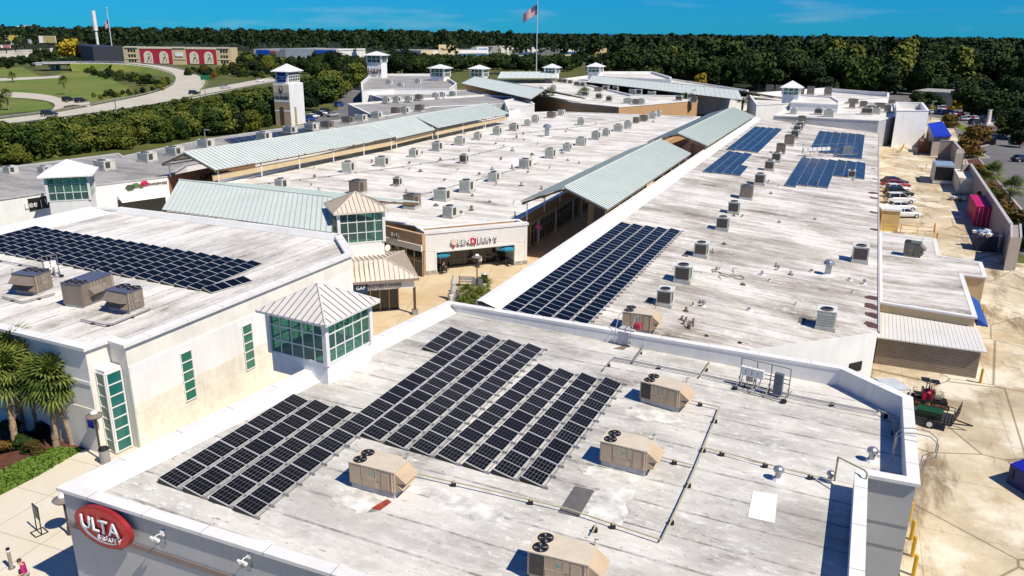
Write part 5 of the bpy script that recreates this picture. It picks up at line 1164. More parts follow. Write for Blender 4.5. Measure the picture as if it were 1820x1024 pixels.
pad('dark two part walkway pad right of the near array', [(1022, 865), (1056, 873), (1029, 920), (992, 911)], FORE, M['pad'])
pad('bright white square patch on the right of the near roof', [(1338, 873), (1382, 879), (1377, 930), (1329, 920)], FORE, M['white'], 'roof_patch', 'roof patch', 0.006)
pad('brown mat at the foot of the near back parapet', [(1091, 620), (1118, 613), (1119, 615), (1108, 622)], FORE, C(0.20, 0.15, 0.12), 'roof_mat', 'roof mat')
pad('rust red patch below the front tan unit', [(660, 904), (688, 888), (696, 893), (675, 908)], FORE, M['rust'], 'roof_patch', 'roof patch', 0.02)
pad('small dark pad beside the pale unit behind the tan unit', [(1144, 538), (1152, 529), (1163, 531), (1157, 541)], STRIP, M['pad'])
pad('small dark pad beside the pale unit above the loose hoses', [(1211, 455), (1219, 448), (1229, 449), (1222, 457)], STRIP, M['pad'])
pad('dark pad left of the unit near the white end wall', [(1418, 573), (1422, 564), (1433, 566), (1430, 577)], STRIP, M['pad'])
def vent(label, x, y, pl, r=0.13, hh=0.55, cap=True):
    p = pl.hit(x, y); t = thing('roof_vent', label, 'roof vent', p); mb = MB(); mb.bar((0, 0, -0.02), (0, 0, 0.14), r * 2.3, M['white'], 10, r * 1.3); mb.bar((0, 0, 0), (0, 0, hh), r, M['steel'], 10); part('stack', mb, t)
    if cap: mb = MB(); mb.dome((0, 0, hh), r * 1.8, M['steel'], 10, 3, 0.7); mb.bar((0, 0, hh - .08), (0, 0, hh), r * 1.8, M['steel'], 10); part('cowl', mb, t)
for x, y, lb_, rr in [(1382, 853, 'capped steel vent left of the white square patch'.replace('left of', 'above'), 0.14), (1475, 856, 'short steel vent at the end of the gas pipe', 0.11), (1548, 820, 'steel vent cowl inside the right parapet corner', 0.15), (1471, 489, 'white turbine vent in a bright splash on the right wing', 0.28), (1383, 480, 'tiny vent left of the white turbine vent', 0.09), (1536, 505, 'tiny vent right of the white turbine vent', 0.09), (972, 243, 'dark tall vent among the units of the central roof', 0.5), (1250, 545, 'small vent stub right of the pipe cluster on the right wing', 0.1)]:
    vent(lb_, x, y, pl=STRIP if y in (489, 480, 505, 545) else (CENT if y == 243 else FORE), r=rr, hh=rr * 4)
# irregular white coating patches round the near units, from the photograph
for lab, pts in [('pale ragged coating patch below the front tan unit', [(585, 885), (622, 868), (700, 890), (672, 902), (655, 915), (615, 905)]), ('pale coating patch right of the dark walkway pad', [(1060, 872), (1128, 868), (1112, 935), (1040, 925)]), ('pale coating patch below the middle tan unit', [(1035, 835), (1060, 826), (1150, 852), (1138, 866), (1050, 848)]), ('pale coating patch below the upper tan unit', [(1108, 728), (1135, 718), (1210, 742), (1205, 756), (1120, 742)]), ('long pale coating patch in front of the front tan unit', [(720, 870), (760, 862), (900, 905), (890, 940), (800, 910)])]:
    w = [FORE.hit(x, y) for x, y in pts]; out = []
    for p, q in zip(w, w[1:] + w[:1]):
        for k in range(6): out.append(p.lerp(q, k / 6) + Vector((rng.uniform(-.22, .22), rng.uniform(-.22, .22), 0)))
    out = [Vector((p.x, p.y, FORE.z(p.x, p.y) + 0.006)) for p in ccw(out)]; mb = MB(); mb.poly(out, paint((0.66, 0.64, 0.585), 0.7, var=0.5, scale=1.3, name='coating_patch')); tag(mb.build('roof_patch'), lab, 'roof patch')
# scattered small vents and stubs
def stub(label, x, y, pl, group, r=0.11, hh=0.4):
    p = pl.hit(x, y); t = thing('roof_vent', label, 'roof vent', p, 0, group); mb = MB(); mb.bar((0, 0, -.02), (0, 0, hh), r, M['curb'] if rng.uniform() < .5 else M['hvac_dark'], 7); mb.bar((0, 0, -.02), (0, 0, .08), r * 2, M['pad'] if rng.uniform() < .4 else M['white'], 8); part('stack', mb, t)
for k in range(70):
    f = rng.uniform(0, 1); y = 215 + 175 * f ** 1.2; xl = np.interp(y, [205, 326, 390], [890, 420, 700]); xr = np.interp(y, [205, 300, 385], [1190, 1060, 930]); stub('small vent stub scattered on the bright central roof', rng.uniform(xl, xr), y, CENT, 'small vent stubs on the central roof', rng.uniform(.08, .25), rng.uniform(.25, .7))
for k in range(36):
    f = rng.uniform(0, 1); y = 240 + 330 * f; xl = np.interp(y, [240, 400, 570], [1400, 1250, 1200]); stub('small vent stub scattered on the long right wing roof', rng.uniform(xl, 1545), y, STRIP, 'small vent stubs on the right wing', rng.uniform(.06, .14), rng.uniform(.2, .45))
STAIN = paint((0.10, 0.05, 0.05), 0.9, var=0.5, scale=2.0, name='scupper_stain')
for k, (x, y, r_) in enumerate([(1553, 300, .5), (1554, 318, .45), (1552, 343, .9), (1553, 352, .8), (1553, 378, .7), (1554, 408, .6), (1552, 262, .5), (1553, 245, .5), (1551, 530, .7), (1550, 545, .8), (1550, 560, .7), (1549, 578, .7)]):
    p = STRIP.hit(x, y); pts = [p + Vector((math.cos(a_) * r_ * rng.uniform(.6, 1.1), math.sin(a_) * r_ * rng.uniform(.6, 1.3), 0)) for a_ in np.linspace(0, 6.28, 12)[:-1]]; mb = MB(); mb.poly([(q.x, q.y, STRIP.z(q.x, q.y) + .008) for q in pts], STAIN); tag(mb.build('roof_patch'), '%s dark stain from the far end along the right wing gutter' % ORD[[2, 3, 4, 5, 6, 7, 1, 0, 8, 9, 10, 11][k]], 'stain', 'dark stains along the gutter')
# loose hoses and pipe cluster on the right wing
c_ = STRIP.hit(1272, 482); t = thing('loose_hoses', 'tangle of loose hoses and straps on the right wing roof', 'hoses', c_)
for k in range(10):
    pts = []; p = c_ + Vector((rng.uniform(-2.2, 2.4), rng.uniform(-1.6, 1.6), 0)); an = rng.uniform(0, 6.3)
    for i in range(7): p = p + Vector((math.cos(an), math.sin(an), 0)) * 0.35; an += rng.uniform(-1.1, 1.1); pts.append(Vector((p.x, p.y, STRIP.z(p.x, p.y) + 0.06 + 0.05 * (i % 2))))
    mb = MB(); mb.tube(pts, 0.04, M['hvac_dark'] if k % 2 else M['curb'], 5); mb.build('hose', t)
c_ = STRIP.hit(1226, 578); t = thing('pipe_cluster', 'cluster of stubby brown pipes on the right wing roof', 'pipes', c_)
for k in range(7):
    p = c_ + Vector((rng.uniform(-.5, .5), k * 0.28 - .8, 0)); mb = MB(); mb.bar(p, p + Vector((0, 0, .4)), .08, M['hvac_dark'], 7); mb.bar(p + Vector((0, 0, .3)), p + Vector((rng.uniform(-.5, .5), .3, .3)), .05, M['taupe'], 6); mb.build('pipe_stub', t)
# ladder over the right parapet
lq = P(1607, 775, ZF); t = thing('roof_ladder', 'grey hooped ladder over the outer right parapet', 'ladder', lq)
ld = (P(1620, 757, ZF) - P(1629, 857, ZF)).normalized(); lo = Vector((ld.y, -ld.x, 0))
for s_ in (0, 0.55):
    p = P(1622, 780, ZF) + ld * (s_ - .3)
    mb = MB(); hoop = [V(p, FORE.z(p.x, p.y)) - lo * 0.75, V(p, ZF + 0.05) - lo * 0.7, V(p, ZF + .35) - lo * .5, V(p, ZF + .45), V(p, ZF + .42) + lo * .7, V(p, ZF + .1) + lo * 1.1, V(p, ZF - .6) + lo * 1.1, V(p, ZF - .9) + lo * .6, V(p, 0.1) + lo * .25]
    mb.tube(hoop, 0.03, M['steel'], 6); mb.build('rail', t)
for k in range(14):
    p = P(1622, 780, ZF) + ld * -.3 + lo * .25; z = 0.4 + k * .4
    mb = MB(); mb.bar(V(p, z), V(p, z) + ld * .55, .018, M['steel']); mb.build('rung', t)
# stanchions on the near back parapet (small roof crossing platform)
p = FORE.hit(1092, 612); t = thing('roof_crossing', 'small grey step platform over the near back parapet beside a tan unit', 'steps', p)
dd = Vector((math.cos(R(-30)), math.sin(R(-30)), 0)); nn = Vector((-dd.y, dd.x, 0))
mb = MB(); mb.par(p + nn * .6 + Vector((0, 0, .9)), dd * 1.1, nn * .6, (0, 0, .06), M['graywall']); mb.build('deck', t)
for k in range(4): mb = MB(); mb.par(p + nn * (.05 + k * .15) + Vector((0, 0, .1 + k * .2)), dd * 1.1, nn * .16, (0, 0, .04), M['graywall']); mb.build('step', t)
mb = MB()
for s_ in (0, 1.1):
    q = p + dd * s_; mb.tube([q + Vector((0, 0, 0)), q + Vector((0, 0, 1.0)), q + nn * .6 + Vector((0, 0, 1.9)), q + nn * 1.2 + Vector((0, 0, 1.9)), q + nn * 1.2 + Vector((0, 0, .9))], .025, M['steel'])
mb.build('handrail', t)
mb = MB(); mb.par(p + dd * .2 + nn * .0 + Vector((0, 0, .12)), dd * .75, Vector((0, 0, 0)) + nn * .12, (0, 0, .85), C(0.40, 0.40, 0.43)); mb.build('stair_panel', t)
mb = MB(); mb.par(p + dd * .9 + nn * .9 + Vector((0, 0, .98)), dd * .45, nn * .4, (0, 0, .35), C(0.45, 0.03, 0.05)); tag(mb.build('fuel_can'), 'red box resting on the grey step platform', 'box')

# ================================================================== SIGN, LIGHTS AND STREET FURNITURE AT THE NEAR STORE
WF = Plane(a, a + u_front, a + Vector((0, 0, 1)))
cS = WF.hit(196, 929); wl_, wr_ = WF.hit(147, 915), WF.hit(245, 945)
rad = (wr_ - wl_).length / 2; zt_, zb_ = WF.hit(190, 893).z, WF.hit(212, 966).z; rz_ = (zt_ - zb_) / 2 * 0.98
us = thing('oval_sign', 'large red oval ULTA BEAUTY sign with raised white letters on the near grey wall', 'sign', cS)
RED = C(0.52, 0.012, 0.018, 0.35, var=0.05)
disc(cS + n_front * 0.22, n_front, rad, 0.2, C(0.30, 0.02, 0.025, 0.4), 40, 1.0, rz_ / rad, u_front).build('rim', us)
disc(cS + n_front * 0.235, n_front, rad * 0.965, 0.2, RED, 40, 1.0, rz_ / rad * 0.96, u_front).build('face', us)
# crescent swoosh
mb = MB(); K = 26
for q in range(K):
    a0, a1 = math.pi * (0.80 + 0.92 * q / K), math.pi * (0.80 + 0.92 * (q + 1) / K)
    f = lambda an, k: cS + u_front * (math.cos(an) * rad * k) + Vector((0, 0, math.sin(an) * rz_ * k)) + n_front * 0.445
    w_ = lambda i: 0.74 - 0.10 * math.sin(math.pi * i / K)
    mb.add([f(a0, 0.78), f(a1, 0.78), f(a1, w_(q + 1)), f(a0, w_(q))], [(0, 1, 2, 3)], wh)
mb.build('crescent', us)
place_text('letter_dark_copy', text_mesh('ULTA', rad * 0.58, 0.08, C(0.03, 0.03, 0.03), 0.98), cS + n_front * 0.46 + u_front * (-.02) + Vector((0, 0, 0.10)), u_front, (0, 0, 1), us)  # darker copy of the letters, set slightly down and left
place_text('lettering', text_mesh('ULTA', rad * 0.57, 0.06, C(0.72, 0.74, 0.76, 0.25), 0.98), cS + n_front * 0.53 + Vector((0, 0, 0.13)), u_front, (0, 0, 1), us)
for k, ch in enumerate('BEAUTY'):
    f = -0.10 + k * 0.145
    place_text('letter', text_mesh(ch, rad * 0.21, 0.06, wh), cS + n_front * 0.48 + u_front * (rad * f) + Vector((0, 0, -rz_ * (0.46 - 0.015 * k))), u_front, (0, 0, 1), us)
place_text('small_lettering', text_mesh('SALON', 0.22, 0.06, M['taupe']), V(cS, zb_ - .12) + u_front * .25 + n_front * .12, u_front, (0, 0, 1), us)
for (x, y, lb_) in ((291, 946, 'white gooseneck wall floodlight just right of the oval sign'), (445, 986, 'white gooseneck wall floodlight farther right on the near grey wall')):
    p = WF.hit(x, y); t = thing('wall_light', lb_, 'light', p); t.scale = (.72, .72, .72)
    mb = MB(); mb.box(n_front * .06, (.22, .22, .3), M['white'], math.atan2(u_front.y, u_front.x)); part('wall_box', mb, t)
    mb = MB(); mb.tube([n_front * .1, n_front * .5 + Vector((0, 0, .12)), n_front * .7 + Vector((0, 0, .05))], .03, M['white']); part('arm', mb, t)
    for s_ in (-.16, .16):
        mb = MB(); c_ = n_front * .75 + u_front * s_; mb.bar(c_ + Vector((0, 0, .12)), c_ - Vector((0, 0, .16)) - n_front * .18, .07, M['white'], 8, .12); part('lamp_head', mb, t)
    mb = MB(); mb.tube([n_front * .05 + Vector((0, 0, -.1)), n_front * .12 + u_front * .12 + Vector((0, 0, -.45)), n_front * .05 + u_front * .1 + Vector((0, 0, -.8)), n_front * .03 - u_front * .05 + Vector((0, 0, -.6))], .012, M['black'], 4); part('cable', mb, t)
def local(name, label, cat, px, pl=None, rz=0.0, group=None):
    p = (pl or flat(0.03)).hit(*px); return thing(name, label, cat, p, rz, group)
# sign stand
t = local('sign_stand', 'black sidewalk sign stand left of the red oval sign', 'sign stand', (70, 947), rz=R(-38))
mb = MB(); mb.tube([(-.32, -.3, .03), (.32, -.3, .03), (.32, .3, .03), (-.32, .3, .03), (-.32, -.3, .03)], .03, M['black']); part('foot', mb, t)
for s_ in (-.3, .3): mb = MB(); mb.bar((s_, 0, .03), (s_, .05, 1.62), .03, M['black']); part('upright', mb, t)
mb = MB(); mb.box((0, .03, 1.25), (.66, .05, .75), M['black']); pn = part('panel', mb, t); mb = MB(); mb.box((0, 0, 1.25), (.56, .02, .64), C(0.16, 0.16, 0.17)); sub('poster', mb, pn)
# bollard light
t = local('bollard_light', 'steel bollard light on the sidewalk at the lower left edge', 'bollard', (21, 1010))
mb = MB(); mb.bar((0, 0, 0), (0, 0, .95), .085, C(0.28, 0.25, 0.19), 10); mb.bar((0, 0, 0), (0, 0, .03), .17, M['steel'], 10); part('post', mb, t)
mb = MB(); mb.bar((0, 0, .95), (0, 0, 1.06), .075, wh, 10); part('lens', mb, t); mb = MB(); mb.bar((0, 0, 1.06), (0, 0, 1.14), .09, M['black'], 10); part('cap', mb, t)
def lamp_post(label, px, h=3.4, pl=None, banner=False):
    t = local('lamp_post', label, 'street lamp', px, pl); br = C(0.06, 0.045, 0.035)
    mb = MB(); mb.bar((0, 0, 0), (0, 0, .5), .12, br, 10, .08); mb.bar((0, 0, .5), (0, 0, h - .5), .06, br, 8); mb.bar((0, 0, h - .5), (0, 0, h - .25), .11, br, 10); part('pole', mb, t)
    mb = MB(); mb.bar((0, 0, h - .3), (0, 0, h - .18), .42, C(0.14, 0.115, 0.10), 20, .52); mb.bar((0, 0, h - .18), (0, 0, h - .02), .52, C(0.22, 0.185, 0.16), 20, .22); part('shade', mb, t)
    mb = MB(); mb.dome((0, 0, h - .05), .22, wh, 14, 4, .8); part('globe', mb, t)
    if banner:
        mb = MB(); mb.bar((0, 0, 2.0), (.6, -.2, 2.0), .015, br); part('banner_arm', mb, t)
        mb = MB(); mb.box((.32, -.1, 1.5), (.48, .02, .9), C(0.30, 0.30, 0.34), R(-18)); part('banner', mb, t); mb = MB(); mb.box((-.32, .1, 1.5), (.48, .02, .9), C(0.42, 0.42, 0.42), R(-18)); part('banner', mb, t)
    return t
lamp_post('dark lamp post with white globe by the left store corner', (181, 818), 3.2)
lamp_post('dark lamp post with white globe hidden behind the near building corner', (124, 950), 2.3)
lamp_post('lamp post with banners in the plaza before the ice cream parlour', (848, 528), 4.3, flat(.06), True)
t = local('bike_rack', 'silver looped bike rack on the sidewalk beside the shrub bed', 'bike rack', (162, 797), rz=R(-20))
for k in range(2):
    mb = MB(); pts = [(k * .75 + math.cos(math.pi * (1 - q / 8)) * .22, 0, .75 + math.sin(math.pi * q / 8) * .25) for q in range(9)]; mb.tube([(k * .75 - .22, 0, 0)] + pts + [(k * .75 + .22, 0, 0)], .03, M['alu'], 6); part('loop', mb, t)
mb = MB(); mb.box((.38, 0, .02), (1.3, .12, .04), M['steel']); part('base_bar', mb, t)
t = local('litter_bin', 'grey litter bin with round lid beside the left lamp post', 'bin', (188, 822))
mb = MB(); mb.bar((0, 0, 0), (0, 0, .9), .3, C(0.30, 0.29, 0.27), 12); part('body', mb, t); mb = MB(); mb.dome((0, 0, .9), .32, M['black'], 12, 3, .6); part('lid', mb, t)

# ---------------------------------------------------------------- people
def skin_body(name, joints, edges, radii, mat, parent, sub_=2):
    me = bpy.data.meshes.new(name); me.from_pydata(joints, edges, []); me.materials.append(mat)
    o = bpy.data.objects.new(name, me); COL.objects.link(o)
    md = o.modifiers.new('skin', 'SKIN'); o.modifiers.new('sub', 'SUBSURF').levels = sub_; o.modifiers['sub'].render_levels = sub_
    for i, r_ in enumerate(radii):
        sv = me.skin_vertices[0].data[i]; sv.radius = r_ if isinstance(r_, tuple) else (r_, r_); sv.use_root = (i == 0)
    dg = bpy.context.evaluated_depsgraph_get(); m2 = bpy.data.meshes.new_from_object(o.evaluated_get(dg)); bpy.data.objects.remove(o)
    m2.materials.clear(); m2.materials.append(mat); m2.polygons.foreach_set('use_smooth', [True] * len(m2.polygons)); m2.name = name
    q = bpy.data.objects.new(name, m2); COL.objects.link(q); q.parent = parent; return q
SKIN = C(0.55, 0.33, 0.23, 0.6, var=0.05)
def person(label, p, rz, shirt, trousers, hair, pose='walk', bag=None):
    t = thing('person', label, 'person', p, rz)
    if pose == 'walk':
        J = dict(pel=(0, 0, .95), wa=(0, .02, 1.10), ch=(0, .05, 1.32), nk=(0, .09, 1.48), hd=(0, .14, 1.60), hd2=(0, .16, 1.70),
                 lh=(.10, 0, .90), lk=(.11, .16, .50), la=(.11, .02, .09), lt=(.11, .16, .04), rh=(-.10, 0, .90), rk=(-.11, -.02, .50), ra=(-.11, -.22, .11), rt=(-.11, -.10, .04),
                 ls=(.19, .05, 1.40), le=(.27, .02, 1.14), lw=(.24, .20, .98), lf=(.22, .27, .93), rs=(-.19, .05, 1.40), re=(-.26, .0, 1.14), rw=(-.22, .22, 1.05), rf=(-.20, .29, 1.02))
    else:
        J = dict(pel=(0, 0, .50), wa=(0, .02, .66), ch=(0, .06, .88), nk=(0, .10, 1.04), hd=(0, .14, 1.15), hd2=(0, .16, 1.25),
                 lh=(.10, .05, .50), lk=(.12, .45, .50), la=(.12, .42, .10), lt=(.12, .55, .05), rh=(-.10, .05, .50), rk=(-.12, .45, .50), ra=(-.12, .42, .10), rt=(-.12, .55, .05),
                 ls=(.19, .06, .96), le=(.25, .18, .74), lw=(.15, .38, .76), lf=(.12, .45, .77), rs=(-.19, .06, .96), re=(-.25, .18, .74), rw=(-.15, .38, .76), rf=(-.12, .45, .77))
    ks = list(J); ix = {k: i for i, k in enumerate(ks)}
    E_ = [('pel', 'wa'), ('wa', 'ch'), ('ch', 'nk'), ('nk', 'hd'), ('hd', 'hd2'), ('pel', 'lh'), ('lh', 'lk'), ('lk', 'la'), ('la', 'lt'), ('pel', 'rh'), ('rh', 'rk'), ('rk', 'ra'), ('ra', 'rt'), ('ch', 'ls'), ('ls', 'le'), ('le', 'lw'), ('lw', 'lf'), ('ch', 'rs'), ('rs', 're'), ('re', 'rw'), ('rw', 'rf')]
    rr = dict(pel=(.15, .11), wa=(.14, .10), ch=(.16, .11), nk=.055, hd=(.085, .10), hd2=(.07, .085), lh=.09, rh=.09, lk=.062, rk=.062, la=.045, ra=.045, lt=.035, rt=.035, ls=.06, rs=.06, le=.045, re=.045, lw=.033, rw=.033, lf=.03, rf=.03)
    skin_body('body', [J[k] for k in ks], [(ix[p_], ix[q_]) for p_, q_ in E_], [rr[k] for k in ks], SKIN, t)
    def cloth(nm, keys, edges, grow, m):
        i2 = {k: i for i, k in enumerate(keys)}
        rad_ = [tuple(x + grow for x in (rr[k] if isinstance(rr[k], tuple) else (rr[k],) * 2)) for k in keys]
        skin_body(nm, [J[k] for k in keys], [(i2[p_], i2[q_]) for p_, q_ in edges], rad_, m, t)
    cloth('shirt', ['pel', 'wa', 'ch', 'ls', 'le', 'rs', 're'], [('pel', 'wa'), ('wa', 'ch'), ('ch', 'ls'), ('ls', 'le'), ('ch', 'rs'), ('rs', 're')], .028, shirt)
    cloth('trousers', ['pel', 'lh', 'lk', 'la', 'rh', 'rk', 'ra'], [('pel', 'lh'), ('lh', 'lk'), ('lk', 'la'), ('pel', 'rh'), ('rh', 'rk'), ('rk', 'ra')], .018, trousers)
    h_ = J['hd2']; mb = MB(); mb.dome((h_[0], h_[1] - .035, h_[2] - .015), .105, hair, 12, 5, 1.05); part('hair', mb, t, True)
    mb = MB(); mb.dome((h_[0], h_[1] + .10, h_[2] - .07), .018, SKIN, 6, 3, 1.2, True); part('nose', mb, t, True)
    for s_ in (-1, 1):
        mb = MB(); mb.dome((h_[0] + s_ * .035, h_[1] + .085, h_[2] - .035), .012, M['black'], 6, 3, 1, True); part('eye', mb, t)
        k0 = J['lf'] if s_ > 0 else J['rf']; mb = MB()
        for q in range(5): 
            o_ = (q - 2) * .014; mb.bar((k0[0] + o_, k0[1], k0[2]), (k0[0] + o_ * 1.3, k0[1] + .05 - abs(q - 1.6) * .006, k0[2] - .035), .009, SKIN, 5, .006)
        part('fingers', mb, t)
    if bag: mb = MB(); mb.box((.30, .15, .86), (.12, .30, .28), bag); mb.tube([(.30, .05, 1.0), (.28, .10, 1.2), (.30, .25, 1.0)], .012, bag, 4); part('bag', mb, t)
    return t
pp = P(40, 997, 1.66)
person('person in a magenta top with a dark bag, walking at the lower left corner', V(pp, 0.03), R(115), C(0.42, 0.01, 0.13, 0.8), C(0.45, 0.42, 0.36, 0.8), C(0.05, 0.035, 0.025), 'walk', M['black'])
# ---------------------------------------------------------------- plaza furniture
def parasol(label, px, mcol, pl=flat(.06)):
    t = local('parasol_table', label, 'parasol table', px, pl)
    mb = MB(); mb.bar((0, 0, 0), (0, 0, 2.25), .03, M['steel'], 8); part('pole', mb, t)
    for k in range(8):
        a0, a1 = 2 * math.pi * k / 8, 2 * math.pi * (k + 1) / 8; mb = MB(); r_ = 1.15
        mb.add([(0, 0, 2.42), (math.cos(a0) * r_, math.sin(a0) * r_, 1.98), (math.cos(a1) * r_, math.sin(a1) * r_, 1.98), (math.cos(a0) * r_, math.sin(a0) * r_, 1.8), (math.cos(a1) * r_, math.sin(a1) * r_, 1.8)], [(0, 1, 2), (1, 3, 4, 2)], mcol if k % 4 else C(0.55, 0.70, 0.76)); part('canopy_panel', mb, t)
    mb = MB(); mb.bar((0, 0, .70), (0, 0, .74), .5, M['black'], 14); mb.bar((0, 0, 0), (0, 0, .04), .3, M['black'], 10); part('table_top', mb, t)
    for k in range(4):
        a0 = math.pi / 2 * k + .6; mb = MB(); c_ = Vector((math.cos(a0) * .85, math.sin(a0) * .85, 0)); mb.box(c_ + Vector((0, 0, .42)), (.42, .42, .05), M['black'], a0); mb.box(c_ * 1.22 + Vector((0, 0, .65)), (.05, .42, .45), M['black'], a0)
        for sx in (-.17, .17):
            for sy in (-.17, .17): mb.bar(c_ + Vector((sx, sy, 0)), c_ + Vector((sx, sy, .42)), .018, M['black'], 4)
        part('chair', mb, t)
    return t
TEAL = C(0.02, 0.20, 0.30, 0.7)
parasol('blue parasol over a black table at the left end of the parlour opening', (783, 482), TEAL); parasol('blue parasol over a black table at the right end of the parlour opening', (899, 470), TEAL)
person('person in a white top seated before the parlour opening', flat(.06).hit(853, 474), R(160), C(0.7, 0.7, 0.72), C(0.06, 0.07, 0.10), C(0.06, 0.04, 0.03), 'sit')
person('person in dark clothes seated at the left parasol', flat(.06).hit(787, 486), R(-60), C(0.05, 0.04, 0.05), C(0.03, 0.03, 0.04), C(0.03, 0.02, 0.02), 'sit')
for (x, y, lb_) in ((853, 475, 'black metal chair under the seated person in white'), (787, 487, 'black metal chair under the seated person in dark clothes')):
    t = local('chair', lb_, 'chair', (x, y), flat(.06)); mb = MB(); mb.box((0, 0, .40), (.42, .42, .05), M['black']); part('seat', mb, t)
    for sx in (-.17, .17):
        for sy in (-.17, .17): mb = MB(); mb.bar((sx, sy, 0), (sx, sy, .40), .018, M['black'], 4); part('leg', mb, t)
t = local('litter_bin', 'dark round litter bin behind the plaza planting', 'bin', (861, 502), flat(.06)); mb = MB(); mb.bar((0, 0, 0), (0, 0, .95), .33, M['black'], 14); part('body', mb, t); mb = MB(); mb.bar((0, 0, .95), (0, 0, 1.02), .35, M['alu'], 14, .28); part('rim', mb, t)
t = local('bench', 'slatted bench behind the plaza planting', 'bench', (829, 508), flat(.06), R(-5))
for k in range(4): mb = MB(); mb.box((0, -.18 + k * .13, .45), (1.7, .10, .04), M['conduit']); part('seat_slat', mb, t)
for k in range(3): mb = MB(); mb.box((0, .27, .60 + k * .14), (1.7, .04, .10), M['conduit']); part('back_slat', mb, t)
for s_ in (-.75, .75): mb = MB(); mb.box((s_, 0, .22), (.06, .5, .44), M['black']); mb.box((s_, .28, .65), (.06, .06, .45), M['black']); part('leg', mb, t)
t = local('sculpture', 'silver upright sculpture on a white plinth at the plaza planting edge', 'sculpture', (806, 533), flat(.06))
mb = MB(); mb.box((0, 0, .3), (.9, .9, .6), M['white'], .4); part('plinth', mb, t)
mb = MB()
for z0, z1, r0_, r1_ in ((.6, 1.0, .30, .34), (1.0, 1.5, .34, .24), (1.5, 1.75, .24, .28), (1.75, 2.2, .28, .13), (2.2, 2.35, .09, .12), (2.35, 2.6, .12, .05)): mb.bar((0, 0, z0), (0, 0, z1), r0_, M['alu'], 12, r1_)
part('figure', mb, t)
sheet('planting_bed', pxs(0.07, (818, 547), (812, 536), (830, 520), (870, 513), (880, 530), (860, 545), (840, 552)), 0.075, M['mulch'])

# ================================================================== SERVICE YARD
YEL = C(0.62, 0.36, 0.02, 0.5)
def bollard(label, px, hgt=1.15): 
    t = local('bollard', label, 'bollard', px, flat(.02), 0, 'yellow bollards in the service yard'); mb = MB(); mb.bar((0, 0, 0), (0, 0, hgt), .10, YEL, 10); part('post', mb, t); mb = MB(); mb.dome((0, 0, hgt), .10, YEL, 10, 3, .6); part('cap', mb, t)
for k, (x, y) in enumerate([(1615, 926), (1619, 959), (1621, 989), (1623, 1023)]): bollard('%s yellow bollard from the back, along the near right wall' % ORD[k], (x, y))
bollard('yellow bollard at the right end of the brown dock shed', (1742, 681)); bollard('yellow bollard below the blue awning', (1745, 567)); bollard('yellow bollard beside the annex roof corner, nearer one', (1664, 430)); bollard('yellow bollard beside the annex roof corner, farther one', (1660, 412))
# kiosk
k0, k1 = P(1563, 410), P(1595, 412); kd = (k1 - k0).normalized(); kn = Vector((-kd.y, kd.x, 0)); kz = zat(k1, 376)
t = thing('kiosk', 'yellowish tan kiosk with white flat roof by the white cars', 'kiosk', k0); mb = MB(); w_ = (k1 - k0).length
mb.par(k0, kd * w_, kn * 3.0, (0, 0, kz), C(0.60, 0.44, 0.20, 0.8)); mb.build('wall', t); mb = MB(); mb.par(k0 - kd * .15 - kn * .15 + Vector((0, 0, kz)), kd * (w_ + .3), kn * 3.3, (0, 0, .25), M['white']); mb.build('roof', t)
# yellow railing
def railing(label, pts, hgt=1.05, z=0.02, m=YEL):
    w = [P(x, y, z) for x, y in pts]; t = thing('railing', label, 'railing', w[0])
    for p, q in zip(w, w[1:]):
        L_ = (q - p).length; n_ = max(1, int(L_ / 1.4)); mb = MB()
        for hh in (.5, hgt): mb.bar(V(p, z + hh), V(q, z + hh), .035, m)
        mb.build('rail', t)
        for k in range(n_ + 1): mb = MB(); s_ = p.lerp(q, k / n_); mb.bar(V(s_, z), V(s_, z + hgt), .04, m); mb.build('post', t)
railing('yellow safety railing beside the tan kiosk', [(1570, 413), (1600, 413), (1660, 419)]); railing('yellow safety railing by the far dock doors', [(1572, 272), (1600, 272), (1606, 262)]); railing('short yellow railing at the far end of the yard', [(1568, 246), (1592, 250), (1596, 240)])
# screen wall
zW = 3.95
def wallseg(label, pts, zt, th=0.3, m='taupew', name='screen_wall'):
    w = [P(x, y, zt) for x, y in pts]; t = thing(name, label, 'wall', V(w[0], 0))
    for p, q in zip(w, w[1:]):
        d = (q - p); d.z = 0; L_ = d.length; d.normalize(); n2 = Vector((d.y, -d.x, 0)); k = max(1, round(L_ / 3.2))
        for i in range(k):
            mb = MB(); mb.par(V(p, 0) + d * (i * L_ / k + .01), d * (L_ / k - .02), n2 * -th, (0, 0, zt - .12), M['greytaupe']); mb.build('wall_panel', t)
        mb = MB(); mb.par(V(p, zt - .12) + n2 * .05, d * L_, n2 * -(th + .1), (0, 0, .12), M['curb']); mb.build('coping', t)
M['greytaupe'] = paint((0.33, 0.28, 0.24), 0.85, var=0.1, name='grey_brown_stucco')
wallseg('long taupe screen wall behind the red container', [(1724, 291), (1795, 397)], zW)
wallseg('short taupe screen wall behind the white container', [(1712, 292), (1724, 291)], zW)
wallseg('taupe screen wall running from the blue roofed shed to the pier', [(1672, 249), (1694, 250), (1712, 271)], zW)
e0, e1, e2 = P(1796, 421, zW), P(1817, 421, zW), P(1796, 398, zW)
t = thing('wall_pier', 'taupe end pier of the screen wall', 'wall', V(e0, 0)); mb = MB(); d = (e1 - e0); n2 = (e2 - e0)
mb.par(V(e0, 0), d, n2 * .98, (0, 0, zW - .1), M['greytaupe']); mb.build('wall', t); mb = MB()
for o_, v_ in ((e0, n2), (e1 - d * .2, n2)): mb.par(V(o_, zW - .1), d * .2, v_, (0, 0, .12), M['curb'])
mb.build('coping', t)
e0, e1, e2 = P(1699, 273, zW), P(1712, 273, zW), P(1701, 265, zW)
